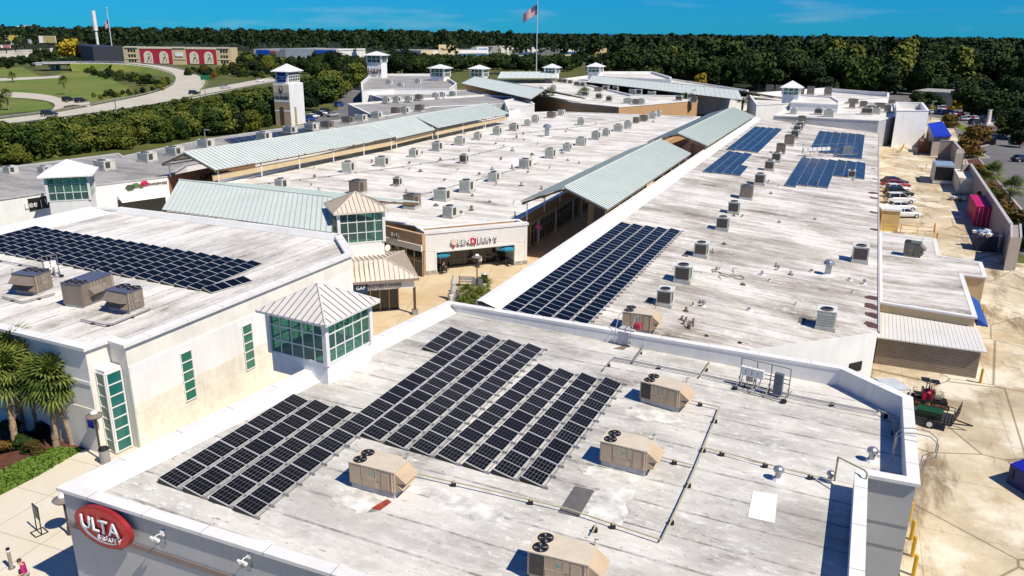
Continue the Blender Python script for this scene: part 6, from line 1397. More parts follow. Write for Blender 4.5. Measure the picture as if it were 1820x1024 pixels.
t = thing('wall_pier', 'taupe pier of the screen wall behind the white box truck', 'wall', V(e0, 0)); mb = MB(); mb.par(V(e0, 0), e1 - e0, e2 - e0, (0, 0, zW), M['greytaupe']); mb.build('wall', t)
# blue roofed store
b0, b1, b2, b3 = P(1660, 241, 4.5), P(1690, 240, 4.5), P(1674, 216, 4.5), P(1650, 220, 4.5)
t = thing('shed', 'grey shed with bright blue roof at the far end of the yard', 'shed', V(b0, 0)); mb = MB(); mb.prism(ccw([b0, b1, b2, b3]), 0, 4.2, M['greytaupe']); mb.build('wall', t)
mb = MB(); cc_ = (b0 + b1 + b2 + b3) / 4; mb.prism(ccw([cc_ + (p - cc_) * 1.06 for p in (b0, b1, b2, b3)]), 4.21, 4.5, C(0.01, 0.03, 0.42)); mb.build('roof', t)
# containers and trucks
def container(label, A, B, depth, hgt, m, name='shipping_container', heading=None, doors=True):
    a_, b_ = P(*A), P(*B); d = (b_ - a_).normalized(); n2 = Vector((-d.y, d.x, 0)); w_ = (b_ - a_).length
    if heading is not None: n2 = heading; d = Vector((n2.y, -n2.x, 0)); w_ *= .95
    t = thing(name, label, 'container', a_); mb = MB(); mb.par(a_ + Vector((0, 0, .12)), d * w_, n2 * depth, (0, 0, hgt - .12), m); mb.build('shell', t)
    mb = MB(); mb.par(a_ + Vector((0, 0, hgt)) - d * .02 - n2 * .02, d * (w_ + .04), n2 * (depth + .04), (0, 0, .06), m); mb.build('roof', t)
    rb = MB(); rb.par((0, 0, .25), -d * .05, n2 * .14, (0, 0, hgt - .35), m); rbm = rb.mesh('corrugation'); k = int(depth / .3)
    for i in range(k): o = link('corrugation', rbm, t); o.location = a_ + n2 * (.15 + i * .3)
    if doors:
        for f in (.02, .51):
            mb = MB(); mb.par(a_ + d * (w_ * f) + Vector((0, 0, .2)) - n2 * .002, d * (w_ * .47), -n2 * .05, (0, 0, hgt - .35), m); dr = mb.build('door', t)
            br_ = MB()
            for g_ in (.12, .34): br_.bar(a_ + d * (w_ * (f + g_)) - n2 * .09 + Vector((0, 0, .15)), a_ + d * (w_ * (f + g_)) - n2 * .09 + Vector((0, 0, hgt - .15)), .025, M['alu'])
            sub('lock_bar', br_, dr)
    return t, a_, d, n2, w_
hM = Vector((math.cos(A_MAIN), math.sin(A_MAIN), 0))
MAG = C(0.50, 0.006, 0.10, 0.5)
container('magenta red shipping container against the screen wall', (1730, 402), (1764, 404), 9.5, 2.75, MAG, heading=Vector((math.cos(R(66.3)), math.sin(R(66.3)), 0)))
container('cream shipping container with ribbed end, beside the white box truck', (1700, 344), (1727, 346), 10.0, 2.6, C(0.76, 0.71, 0.58, 0.6), heading=Vector((math.cos(R(66.6)), math.sin(R(66.6)), 0)))
t, a_, d, n2, w_ = container('box truck body with open dark rear and pale blue roof', (1657, 327), (1689, 327), 6.0, 3.3, C(0.66, 0.66, 0.64, 0.5), name='box_truck', heading=hM, doors=False)
t['category'] = 'truck'
mb = MB(); mb.par(a_ + d * .15 + Vector((0, 0, .75)) - n2 * .01, d * (w_ - .3), -n2 * .02, (0, 0, 2.35), M['black']); mb.build('open_rear_shade', t); mb = MB(); mb.par(a_ + Vector((0, 0, 3.365)), d * w_, n2 * 6, (0, 0, .03), C(0.28, 0.36, 0.44, 0.3)); mb.build('roof_sheet', t)  # black sheet paints the shade inside the open rear
mb = MB(); mb.par(a_ + n2 * 6.05 + d * .1 + Vector((0, 0, .5)), d * (w_ - .2), n2 * 1.7, (0, 0, 1.9), M['whitewall']); mb.build('cab', t)
for f in (.1, .8):
    for dd_ in (1.0, 6.5): mb = MB(); c_ = a_ + d * (w_ * f) + n2 * dd_; mb.bar(c_ + Vector((0, 0, .45)), c_ + d * .3 + Vector((0, 0, .45)), .45, M['black'], 12); mb.build('wheel', t)
container('rusty brown loaded flatbed at the far end of the yard', (1632, 272), (1650, 273), 5.5, 2.6, C(0.20, 0.085, 0.045, 0.8), name='rusty_container', heading=hM, doors=False)
container('dark green open skip with a tan lid by the far screen wall', (1666, 277), (1688, 279), 4.5, 2.0, C(0.40, 0.30, 0.18, 0.7), name='skip', heading=hM, doors=False)
def rubbish(mb, c, rx, ry, z, n_, cols):
    for k in range(n_):
        p = Vector(c) + Vector((rng.uniform(-rx, rx), rng.uniform(-ry, ry), z + rng.uniform(0, .35))); s_ = rng.uniform(.25, .7, 3)
        mb.box(p, (s_[0], s_[1], s_[2] * .45), cols[k % len(cols)], rng.uniform(0, 3))
t, a_, d, n2, w_ = container('dark blue dumpster heaped with white rubbish by the screen wall end', (1733, 446), (1772, 452), 3.2, 1.7, C(0.02, 0.025, 0.05, 0.6), name='dumpster', heading=hM, doors=False)
t['category'] = 'dumpster'; mb = MB(); rubbish(mb, a_ + d * w_ * .5 + n2 * 1.6, w_ * .42, 1.3, 1.85, 46, [wh, C(0.7, 0.7, 0.7), C(0.45, 0.33, 0.2), C(0.10, 0.25, 0.5), wh]); o = tag(mb.build('rubbish_heap'), 'white bags and cartons heaped in the dark dumpster', 'rubbish', kind='stuff')
mb = MB(); c_ = P(1702, 356); rubbish(mb, c_, 1.2, .8, .25, 22, [wh, C(0.65, 0.64, 0.62), C(0.5, 0.45, 0.4)]); tag(mb.build('rubbish_bags'), 'white bags piled before the cream container', 'rubbish', kind='stuff')
# blue dumpster lower right
a_, b_ = P(1788, 858), P(1822, 880); bd = (b_ - a_).normalized(); bn = Vector((-bd.y, bd.x, 0)); bw = (b_ - a_).length + 1.4
t = thing('dumpster', 'blue lidded dumpster at the right edge, below the dock shed', 'dumpster', a_)
mb = MB(); mb.par(a_, bd * bw, bn * 1.9, (0, 0, 1.25), C(0.015, 0.02, 0.13)); mb.build('body', t)
for f in (0, .5):
    mb = MB(); o_ = a_ + bd * (bw * f) + Vector((0, 0, 1.27)); mb.add([o_, o_ + bd * (bw * .49), o_ + bd * (bw * .49) + bn * 1.9 + Vector((0, 0, .45)), o_ + bn * 1.9 + Vector((0, 0, .45)), o_ - Vector((0, 0, .05)), o_ + bn * 1.9], [(0, 1, 2, 3), (0, 3, 5)], C(0.012, 0.015, 0.33)); mb.build('lid', t)
for f in (.08, .92): mb = MB(); c_ = a_ + bd * (bw * f) - bn * .06; mb.par(c_ + Vector((0, 0, .5)), bd * .14, bn * .06, (0, 0, .5), M['black']); mb.build('lift_bracket', t)
# trailer and mower
tq = P(1614, 752); t2_ = P(1688, 770); td = (t2_ - tq).normalized(); tz = math.atan2(td.y, td.x); tl_ = (t2_ - tq).length
t = thing('utility_trailer', 'black mesh utility trailer with white wheel hubs beside the near right wall', 'trailer', tq, tz)
bk_ = M['black']; Wt = 2.0; dk = C(0.05, 0.045, 0.04)
mb = MB(); mb.par((0, 0, .48), (tl_, 0, 0), (0, Wt, 0), (0, 0, .06), dk); part('deck', mb, t)
for y in (0, Wt):
    mb = MB(); mb.bar((0, y, 1.0), (tl_, y, 1.0), .035, bk_); mb.bar((0, y, .75), (tl_, y, .75), .025, bk_); mb.bar((0, y, .5), (tl_, y, .5), .04, bk_)
    for k in range(7): mb.bar((tl_ * k / 6, y, .5), (tl_ * k / 6, y, 1.0), .03, bk_)
    part('side_rail', mb, t)
    mb = MB(); mb.bar((tl_ * .5, y - .12 if y == 0 else y - .05, .32), (tl_ * .5, y + .05 if y == 0 else y + .12, .32), .34, bk_, 14); wq = part('wheel', mb, t); mb = MB(); mb.bar((tl_ * .5, y - .15 if y == 0 else y + .12, .32), (tl_ * .5, y - .12 if y == 0 else y + .15, .32), .18, wh, 12); sub('hub', mb, wq)
mb = MB(); 
for k in range(6): mb.bar((tl_, Wt * k / 5, .5), (tl_ + .35, Wt * k / 5, 1.6), .02, bk_)
for z in (.2, .6, 1.0): mb.bar((tl_ + .33 * z, 0, .5 + z * 1.1), (tl_ + .33 * z, Wt, .5 + z * 1.1), .02, bk_)
part('ramp_gate', mb, t)
mb = MB(); mb.bar((tl_, Wt * .3, .45), (tl_ + 1.2, Wt * .5, .45), .05, bk_); mb.bar((tl_, Wt * .7, .45), (tl_ + 1.2, Wt * .5, .45), .05, bk_); part('drawbar', mb, t)
w_t = lambda x, y, z: tq + td * x + Vector((-td.y, td.x, 0)) * y + Vector((0, 0, z))
t = thing('green_crate', 'dark green crate lying on the black trailer', 'crate', w_t(tl_ * .45, .7, .55), tz); mb = MB(); mb.box((0, 0, .25), (1.5, .9, .5), C(0.006, 0.05, 0.014)); part('box', mb, t); mb = MB(); mb.box((0, 0, .52), (1.56, .96, .04), C(0.007, 0.06, 0.016)); part('lid', mb, t)
def mower(label, px, rz, s=1.0):
    t = thing('riding_mower', label, 'mower', P(*px), rz); rd = C(0.42, 0.012, 0.05)
    mb = MB(); mb.box((0, 0, .45), (1.5, .8, .18), M['black']); mb.box((.2, 0, .24), (.9, 1.3, .16), C(0.12, 0.05, 0.03)); part('chassis', mb, t)
    mb = MB(); mb.box((-.55, 0, .75), (.65, .7, .5), rd); mb.dome((-.55, 0, 1.0), .36, rd, 12, 4, .5); part('engine_cover', mb, t, False)
    mb = MB(); mb.box((.1, 0, .72), (.5, .55, .14), C(0.16, 0.15, 0.12)); mb.box((-.14, 0, .98), (.12, .55, .5), C(0.16, 0.15, 0.12)); part('seat', mb, t)
    mb = MB()
    for y in (-.4, .4): mb.tube([(-.35, y, .5), (-.45, y, 1.75), (-.1, y, 1.85)], .03, M['black']); mb.tube([(.4, y * .6, .55), (.45, y * .6, 1.05), (.2, y * .5, 1.1)], .02, M['black'])
    part('roll_bar', mb, t)
    mb = MB(); mb.box((-.2, 0, 1.87), (.55, .65, .06), M['black']); part('canopy', mb, t)
    for x, r_, yy in ((-.5, .32, .52), (.72, .18, .45)):
        for sy in (-1, 1):
            mb = MB(); mb.bar((x, sy * yy - .1, r_), (x, sy * yy + .1, r_), r_, M['black'], 12); wq = part('wheel', mb, t); mb = MB(); mb.bar((x, sy * yy - .11, r_), (x, sy * yy + .11, r_), r_ * .5, C(0.45, 0.20, 0.06), 10); sub('rim', mb, wq)
    return t
mower('red and black riding mower with dark canopy, nearer the wall', (1632, 716), R(160)); mower('red and black riding mower with dark canopy, nearer the dock shed', (1660, 722), R(-20))
hp = P(1560, 676, 2.2); t = thing('lean_to', 'pale grey sheet lean-to roof behind the outer right parapet', 'lean-to', V(hp, 0))
l_ = [P(1555, 672, 2.3), P(1590, 672, 2.3), P(1619, 692, 2.1), P(1585, 693, 2.1)]; mb = MB(); mb.add(l_ + [p - Vector((0, 0, .1)) for p in l_], [(0, 3, 2, 1), (4, 5, 6, 7), (0, 1, 5, 4), (1, 2, 6, 5), (2, 3, 7, 6), (3, 0, 4, 7)], C(0.50, 0.52, 0.54, 0.4)); mb.build('roof', t)
for p in l_: mb = MB(); mb.bar(V(p, 0), p, .05, M['white']); mb.build('post', t)

# ---------------------------------------------------------------- vehicles
def car_proto(colr, suv=False, name='parked_car'):
    t = thing(name, 'x', 'car', (0, 0, -60)); L_ = 4.6; h0 = .28; hb = .95 if not suv else 1.05; ht = 1.42 if not suv else 1.72
    body = paint(colr, 0.25, 0.0, 0.04, 1.0, spec=0.6); gl = M['glass_dark']
    def loft(secs, m, cap=True):
        mb = MB(); n_ = len(secs[0]); vs = [v for s_ in secs for v in s_]; fs = []
        for i in range(len(secs) - 1):
            for j in range(n_): fs.append((i * n_ + j, i * n_ + (j + 1) % n_, (i + 1) * n_ + (j + 1) % n_, (i + 1) * n_ + j))
        fs += [tuple(range(n_)), tuple(reversed(range(len(vs) - n_, len(vs))))]; mb.add(vs, fs, m); return mb
    def sec(x, w, zl, zh, r_=.12): return [(x, -w + .05, zl), (x, -w, zl + .2), (x, -w, zh - r_), (x, -w + r_, zh), (x, w - r_, zh), (x, w, zh - r_), (x, w, zl + .2), (x, w - .05, zl)]
    part('body', loft([sec(-2.3, .72, .45, .72), sec(-2.2, .84, .32, .86), sec(-1.5, .90, h0, hb), sec(.6, .90, h0, hb - .02), sec(1.7, .88, h0, hb - .14), sec(2.2, .80, .32, hb - .28), sec(2.3, .68, .42, hb - .36)], body), t, False)
    rear = -2.05 if suv else -1.75
    g1 = [(rear, .74, hb - .03), (-1.35 if not suv else -1.9, .66, ht - .06), (.15, .66, ht - .06), (1.05, .76, hb - .05)]
    mb = MB(); vs = []
    for x, w, z in g1: vs += [(x, -w, z), (x, w, z)]
    b_ = [(rear, -.80, hb - .05), (rear, .80, hb - .05), (1.05, -.80, hb - .08), (1.05, .80, hb - .08)]; vs += b_
    mb.add(vs, [(0, 2, 3, 1), (2, 4, 5, 3), (4, 6, 7, 5), (8, 10, 6, 4), (8, 4, 2, 0), (9, 1, 3, 5), (9, 5, 7, 11), (8, 0, 1, 9), (10, 11, 7, 6)], gl); part('glasshouse', mb, t)
    mb = MB(); x0, x1 = g1[1][0] - .02, g1[2][0] + .02; mb.add([(x0, -.66, ht - .05), (x1, -.66, ht - .05), (x1, .66, ht - .05), (x0, .66, ht - .05), (x0 + .15, -.52, ht), (x1 - .15, -.52, ht), (x1 - .15, .52, ht), (x0 + .15, .52, ht)], [(4, 5, 6, 7), (0, 1, 5, 4), (1, 2, 6, 5), (2, 3, 7, 6), (3, 0, 4, 7)], body); part('roof', mb, t)
    mb = MB()
    for y in (-.70, .70):
        mb.bar((x0, y * .95, ht - .06), (rear, y * 1.1, hb), .04, body, 4); mb.bar((x1, y * .95, ht - .06), (1.05, y * 1.1, hb - .05), .04, body, 4); mb.bar((-.45, y * .96, ht - .06), (-.45, y * 1.12, hb - .02), .04, body, 4)
    part('pillars', mb, t)
    for x in (-1.4, 1.4):
        for y in (-1, 1):
            mb = MB(); mb.bar((x, y * .92, .33), (x, y * .72, .33), .33, M['black'], 14); w_ = part('wheel', mb, t); mb = MB(); mb.bar((x, y * .935, .33), (x, y * .90, .33), .2, M['alu'], 10); sub('rim', mb, w_)
    for y in (-.6, .6): mb = MB(); mb.box((2.2, y, .62), (.12, .3, .14), C(0.7, 0.7, 0.7, 0.15)); part('headlight', mb, t); mb = MB(); mb.box((-2.26, y, .75), (.08, .28, .14), C(0.35, 0.01, 0.01, 0.2)); part('tail_light', mb, t)
    return t
CARS = {k: car_proto(c_, s_) for k, (c_, s_) in dict(white=((0.75, 0.75, 0.74), False), whitesuv=((0.74, 0.74, 0.73), True), black=((0.012, 0.012, 0.015), True), navy=((0.02, 0.025, 0.06), False), red=((0.35, 0.01, 0.03), False), silver=((0.40, 0.41, 0.42), False), blue=((0.02, 0.06, 0.25), True)).items()}
def car(kind, label, px, rz, z=0.02, group=None):
    p = P(px[0], px[1], z); return dup(CARS[kind], p, rz, label, group)
gy = 'cars parked nose out in the service yard'
for kind, lb_, px in [('navy', 'dark blue car farthest in the service yard row', (1589, 328)), ('red', 'dark red car second in the service yard row', (1592, 334)), ('white', 'white car between the red and black cars', (1592, 341)), ('black', 'black car in the middle of the service yard row', (1596, 350)), ('whitesuv', 'white sport utility car beside the black car', (1598, 361)), ('white', 'white car second nearest the tan kiosk', (1600, 374)), ('white', 'white hatchback nearest the tan kiosk', (1606, 386))]:
    car(kind, lb_, px, R(2), group=gy)
car('black', 'dark car driving on the lower highway ramp', (346, 168), R(38), .2); car('silver', 'silver car driving on the lower highway ramp toward the tower', (401, 157), R(38), .2); car('black', 'black car half hidden by shrubs on the highway', (88, 206), R(20), .3); car('white', 'white car far along the highway near the tall tower', (463, 145), R(38), .2)
car('black', 'dark car on the loop road, left one', (122, 180), R(70), .1); car('black', 'dark car on the loop road, right one', (144, 182), R(70), .1)
gt = 'cars parked by the tall tan tower'
for k, (kind, x, y) in enumerate([('blue', 551, 215), ('white', 556, 210), ('black', 566, 207), ('white', 573, 205), ('black', 580, 202), ('blue', 604, 189), ('silver', 592, 207)]): car(kind, '%s car from the left in the lot behind the tall tan tower' % ORD[k], (x, y), R(60), .05, gt)
gp = 'cars in the right-hand parking lot'
ks_ = list(CARS); n_ = 0
for (x0, y0, x1, y1, cnt, row) in [(1655, 202, 1705, 206, 7, 'row under the yellow tree'), (1710, 214, 1745, 213, 6, 'row behind the rusty tree'), (1748, 217, 1775, 213, 4, 'row beyond the pale monument'), (1760, 196, 1818, 192, 7, 'back row at the right edge'), (1650, 195, 1690, 196, 6, 'row nearest the wood'), (1790, 219, 1815, 217, 4, 'short row at the right edge')]:
    for k in range(cnt):
        f = k / max(1, cnt - 1); car(ks_[(n_ * 5 + k * 3) % 7], '%s car from the left in the %s' % (ORD[k], row), (x0 + (x1 - x0) * f, y0 + (y1 - y0) * f), R(75), .03, gp)
    n_ += 1
car('black', 'black car waiting behind the rusty orange tree', (1762, 256), R(60), .03, gp); car('navy', 'dark car on the lot road at the right edge', (1816, 287), R(10), .03, gp); car('black', 'black sport utility car on the lot road beyond the trees', (1733, 221), R(20), .03, gp)
for k in range(34):
    car(ks_[(k * 5 + k // 4) % 7], 'tiny car parked before the centre distance stores', (rng.uniform(690, 1090), rng.choice([104.5, 109, 113, 117])), R(80 + rng.uniform(-4, 4)), .03, 'cars in the distant shops car park')
for p_ in CARS.values():
    for ch in list(p_.children):
        for g_ in list(ch.children): bpy.data.objects.remove(g_)
        bpy.data.objects.remove(ch)
    bpy.data.objects.remove(p_)

# ================================================================== LANDSCAPE: ROADS
def ribbon(name, left, right, zs, m, kind='structure', th=0.0):
    mb = MB(); Lp = [P(x, y, z) for (x, y), z in zip(left, zs)]; Rp = [P(x, y, z) for (x, y), z in zip(right, zs)]
    for i in range(len(Lp) - 1): mb.quad(Rp[i], Rp[i + 1], Lp[i + 1], Lp[i], m)
    o = mb.build(name); o['kind'] = kind; return Lp, Rp
def interp(pts, k):
    """resample a pixel polyline smoothly (Catmull-Rom)"""
    out = []; n_ = len(pts)
    for i in range(n_ - 1):
        p0, p1, p2, p3 = pts[max(0, i - 1)], pts[i], pts[i + 1], pts[min(n_ - 1, i + 2)]
        for j in range(k):
            t_ = j / k; out.append(tuple(0.5 * ((2 * b) + (-a_ + c_) * t_ + (2 * a_ - 5 * b + 4 * c_ - d_) * t_ * t_ + (-a_ + 3 * b - 3 * c_ + d_) * t_ ** 3) for a_, b, c_, d_ in zip(p0, p1, p2, p3)))
    out.append(tuple(pts[-1])); return out
inn = interp([(75, 114), (160, 113), (222, 115), (270, 121), (305, 132), (312, 143), (300, 155), (262, 168), (200, 181), (110, 198), (0, 212), (-90, 223)], 5)
outp = interp([(75, 112), (165, 111), (245, 113), (310, 121), (350, 133), (366, 145), (358, 156), (340, 170), (250, 192), (130, 209), (0, 226), (-90, 239)], 5)
zr = list(np.interp(np.linspace(0, 1, len(inn)), [0, .15, .45, 1], [4.2, 4.2, .4, .15]))
Lp, Rp = ribbon('highway_ramp', outp, inn, zr, M['road'])
lo_t = interp([(338, 163), (400, 152), (450, 143), (487, 137)], 3); lo_b = interp([(330, 178), (400, 163), (450, 153), (490, 146)], 3)
ribbon('highway', lo_t, lo_b, [.12] * len(lo_t), M['road'])
ribbon('loop_road', interp([(-60, 162), (0, 163), (60, 166), (100, 172), (116, 181), (112, 192)], 3), interp([(-60, 172), (0, 173), (50, 175), (86, 180), (98, 187), (92, 196)], 3), [.10] * 16, M['road'])
ribbon('loop_road', interp([(112, 184), (135, 178), (160, 182)], 3), interp([(100, 192), (130, 186), (160, 190)], 3), [.11] * 7, M['road'])
ribbon('back_road', [(-60, 139), (0, 139), (80, 136), (110, 134)], [(-60, 144), (0, 144), (80, 140), (110, 138)], [.1] * 4, M['road'])
sheet('grass_verge', pxs(0, (-60, 145), (85, 141), (110, 130), (160, 126), (235, 158), (230, 172), (150, 186), (100, 172), (-60, 161)), 0.05, M['grass'])
sheet('grass_verge', pxs(0, (-60, 176), (50, 177), (86, 183), (95, 192), (60, 198), (-60, 206)), 0.05, M['grass'])
sheet('grass_verge', pxs(0, (-60, 120), (40, 120), (75, 138), (-60, 138)), 0.05, M['grass'])
sheet('street', pxs(0, (-60, 98), (-60, 92), (60, 88), (95, 85), (90, 98), (40, 104)), 0.05, M['road'])
# ramp skirts (grass slope) on both sides where it is raised
for nm, side in (('ramp_slope', Lp), ('ramp_slope', Rp)):
    mb = MB()
    for i in range(len(side) - 1):
        if side[i].z < .3: break
        d = (side[i + 1] - side[i]).normalized(); s_ = Vector((d.y, -d.x, 0)) * (1 if side is Rp else -1) 
        A_, B_ = side[i], side[i + 1]; 
        if i >= 3: mb.quad(A_, B_, V(B_ + s_ * B_.z * 2, 0), V(A_ + s_ * A_.z * 2, 0), M['grass'])
    structure(nm, mb)
def rail(label, pts, m=M['steel']):
    t = thing('guard_rail', label, 'guard rail', V(pts[0], 0)); mb = MB()
    for p, q in zip(pts, pts[1:]): mb.par(p + Vector((0, 0, .45)), q - p, Vector((0, .12, 0)), (0, 0, .38), m)
    mb.build('beam', t); mb = MB()
    for p in pts: mb.bar(p, p + Vector((0, 0, .8)), .1, C(0.12, 0.09, 0.06), 5)
    mb.build('posts', t)['kind'] = 'stuff'
rail('grey guard rail along the inner edge of the curving highway ramp', [p for p in Rp]); rail('grey guard rail along the near edge of the highway', [P(x, y, .15) for x, y in interp([(-90, 240), (0, 227), (130, 210), (250, 193), (340, 176), (400, 164), (490, 147)], 4)])
rail('grey guard rail along the outer edge of the curving highway ramp', Lp[:28])
# overpass
t = thing('overpass', 'concrete overpass where the ramp crosses the back road', 'bridge', V(P(95, 125), 0)); z = 4.2
A_, B_ = P(62, 113, z), P(135, 112, z); d = (B_ - A_).normalized(); n2 = Vector((-d.y, d.x, 0)); w_ = (B_ - A_).length
mb = MB(); mb.par(A_ - n2 * 1, d * w_, n2 * 12, (0, 0, -1.0), M['curb']); mb.build('deck', t); mb = MB(); mb.par(A_ - n2 * 1.2, d * w_, n2 * .3, (0, 0, .8), M['curb']); mb.build('barrier', t)
for f in (.42, .55): mb = MB(); mb.par(V(A_ + d * w_ * f, 0), d * 1.2, n2 * 9, (0, 0, z - 1), M['curb']); mb.build('pier', t)
mb = MB(); mb.add([V(A_ + d * w_ * .95, 0), A_ + d * w_ * .95, A_ + d * w_ * .95 + n2 * 11, V(A_ + d * w_ * .95 + n2 * 11, 0)], [(0, 1, 2, 3)], M['curb']); mb.build('abutment', t)

# ================================================================== FAR BUILDINGS AND POLES
def far_box(name, label, pl_, pr_, top, depth, m, zg=0.0, cat='building'):
    a_, b_ = P(pl_[0], pl_[1], zg), P(pr_[0], pr_[1], zg); d = (b_ - a_).normalized(); n2 = Vector((-d.y, d.x, 0)); w_ = (b_ - a_).length; hgt = zat(a_, top)
    t = thing(name, label, cat, a_); mb = MB(); mb.prism([(p.x, p.y) for p in (a_, b_, b_ + n2 * depth, a_ + n2 * depth)], 0, hgt, m, M['roof_dim']); mb.build('wall', t); return t, a_, d, n2, w_, hgt
def fbox(t, a_, d, n2, x0, x1, z0, z1, m, nm, proud=.3, th=.3): mb = MB(); mb.par(a_ + d * x0 - n2 * proud + Vector((0, 0, z0)), d * (x1 - x0), n2 * th, (0, 0, z1 - z0), m); return mb.build(nm, t)
t, a_, d, n2, w_, hg = far_box('mural_building', 'long low cream building with four arched murals on dark red panels', (222, 114), (413, 116), 83, 14, C(0.60, 0.48, 0.28, 0.8))
CR = C(0.42, 0.02, 0.05, 0.7); CRE = C(0.70, 0.62, 0.46, 0.8); GRN = C(0.10, 0.16, 0.10)
for f0, f1 in ((.155, .45), (.585, .86)):
    fbox(t, a_, d, n2, w_ * f0, w_ * f1, hg * .06, hg * .90, CR, 'red_panel')
    fbox(t, a_, d, n2, w_ * f0, w_ * f1, hg * .90, hg * .98, CRE, 'cornice', .5, .5)
    for g_ in (.25, .74):
        xc = w_ * (f0 + (f1 - f0) * g_); r_ = w_ * .042; mb = MB()
        pts = [a_ + d * (xc + r_ * math.cos(q * math.pi / 10)) - n2 * .45 + Vector((0, 0, hg * .50 + r_ * math.sin(q * math.pi / 10))) for q in range(11)] + [a_ + d * (xc - r_) - n2 * .45 + Vector((0, 0, hg * .06)), a_ + d * (xc + r_) - n2 * .45 + Vector((0, 0, hg * .06))]
        mb.poly(pts, CRE); ar = mb.build('arch_mural', t)
        mg = MB(); k_ = a_ + d * xc - n2 * .5
        for (dx, dz, sx, sz) in ((0, .36, .8, .9), (-.35, .16, .3, 1.4), (.35, .18, .3, 1.3), (.2, .55, .3, .5), (-.05, .62, .5, .4)): mg.par(k_ + d * (dx * r_ - sx * r_ * .3) + Vector((0, 0, hg * dz - .5)), d * (sx * r_ * .6), n2 * .02, Vector((d.x * .3 * r_, d.y * .3 * r_, sz * r_ * .55)), GRN)
        sub('painted_figure', mg, ar)
for f0, f1 in ((.02, .14), (.46, .575), (.875, .985)):
    fbox(t, a_, d, n2, w_ * f0, w_ * f1, hg * .95, hg * 1.03, CRE, 'cornice', .6, .6); fbox(t, a_, d, n2, w_ * f0, w_ * f1, hg * .30, hg * .34, CRE, 'belt_course', .35, .3)
    if f0 != .46:
        for rr_ in (.12, .42, .72):
            for q in range(3): wq = fbox(t, a_, d, n2, w_ * (f0 + .025 + q * .025), w_ * (f0 + .042 + q * .025), hg * rr_, hg * (rr_ + .15), M['glass_dark'], 'window', .2, .15)
    else: fbox(t, a_, d, n2, w_ * .48, w_ * .55, hg * .48, hg * .70, M['whitewall'], 'white_panel', .5, .3)
n3 = (P(184, 107) - a_); n3.z = 0; L3 = n3.length; n3.normalize(); m3 = Vector((n3.y, -n3.x, 0))
mb = MB(); mb.par(a_, n3 * L3, -m3 * 20, (0, 0, hg * 1.0), C(0.030, 0.034, 0.045, 0.6)); mb.build('dark_wing', t)
for q in (.25, .55, .8): mb = MB(); mb.par(a_ + n3 * L3 * q + m3 * .02 + Vector((0, 0, .2)), n3 * L3 * .12, m3 * .2, (0, 0, hg * .55), C(0.09, 0.08, 0.085)); mb.build('dark_arch', t)
BLU = C(0.015, 0.11, 0.55, 0.4)
def store(label, l_, r_, top, parts, base='whitewall', depth=45):
    t, a_, d, n2, w_, hg = far_box('retail_store', label, l_, r_, top, depth, M[base])
    for (f0, f1, z0, z1, m, nm) in parts: fbox(t, a_, d, n2, w_ * f0, w_ * f1, hg * z0, hg * z1, m, nm, .5, .45)
    return t, a_, d, n2, w_, hg
store('low store with bright blue end panels, behind the mural building', (452, 101), (560, 104), 87, [(.05, .27, .25, .9, BLU, 'blue_panel'), (.28, .36, .4, .8, C(.5, .1, .1), 'red_panel'), (.37, .62, .1, .8, C(.42, .40, .36), 'beige_panel'), (.64, .72, .5, .9, BLU, 'blue_panel'), (.78, 1, .1, .9, C(.42, .40, .36), 'beige_panel'), (.45, .6, 1.0, 1.15, M['whitewall'], 'roof_plant')], 'white')
store('blue fronted store left of the white box store', (558, 105), (600, 106), 88, [(.05, .98, .15, .95, BLU, 'blue_panel')], 'graywall'); store('plain white box store left of the white sign tower', (599, 106), (650, 104), 88, [(.02, .98, .9, 1.05, M['white'], 'parapet')], 'white', 60)
YC = C(0.66, 0.55, 0.33, 0.8)
t, a_, d, n2, w_, hg = store('cream anchor store with tall centre gable and blue canopy', (748, 106), (868, 104), 90, [(0, .17, 0, 1.0, YC, 'side_wing'), (.25, .47, .45, 1.65, YC, 'tall_parapet'), (.47, .54, .5, 1.2, YC, 'parapet_step'), (.30, .32, 0, .5, M['white'], 'column'), (.38, .40, 0, .5, M['white'], 'column'), (.45, .47, 0, .5, M['white'], 'column'), (.5, .98, .25, .6, C(.06, .16, .24), 'blue_canopy'), (.5, .98, .62, .85, M['white'], 'fascia')], 'cream')
place_text('lettering', text_mesh('Marshalls', hg * .45, .2, C(.10, .06, .05)), a_ + d * w_ * .36 - n2 * .8 + Vector((0, 0, hg * 1.15)), d, (0, 0, 1), t)
store('white portal store with blue lettered panel, centre distance', (848, 104), (868, 103), 84, [(.12, .88, .62, .9, C(.30, .38, .55), 'sign_panel'), (.15, .85, 0, .4, M['glass_dark'], 'entrance')], 'white', 10)
t, a_, d, n2, w_, hg = store('white anchor store with tall stepped parapet left of the flagpole', (885, 100), (922, 97), 83, [(.02, .15, .3, .8, YC, 'side_wing'), (.2, .85, .3, 1.2, M['white'], 'tall_parapet'), (.85, 1.05, .3, .75, M['white'], 'parapet_step')], 'white', 30)
place_text('lettering', text_mesh('ROSS', hg * .32, .2, C(.06, .06, .07)), a_ + d * w_ * .52 - n2 * .9 + Vector((0, 0, hg * .86)), d, (0, 0, 1), t); place_text('lettering', text_mesh('DRESS FOR LESS', hg * .13, .2, C(.06, .06, .07)), a_ + d * w_ * .52 - n2 * .9 + Vector((0, 0, hg * .58)), d, (0, 0, 1), t)
store('long low store with blue awning behind the flagpole', (922, 99), (984, 97), 88, [(0, 1, .15, .5, C(.05, .10, .22), 'blue_canopy'), (0, .9, .6, .95, M['white'], 'fascia')], 'white'); store('white pylon fronted strip beside the flagpole', (945, 101), (949, 101), 84, [], 'white', 3)
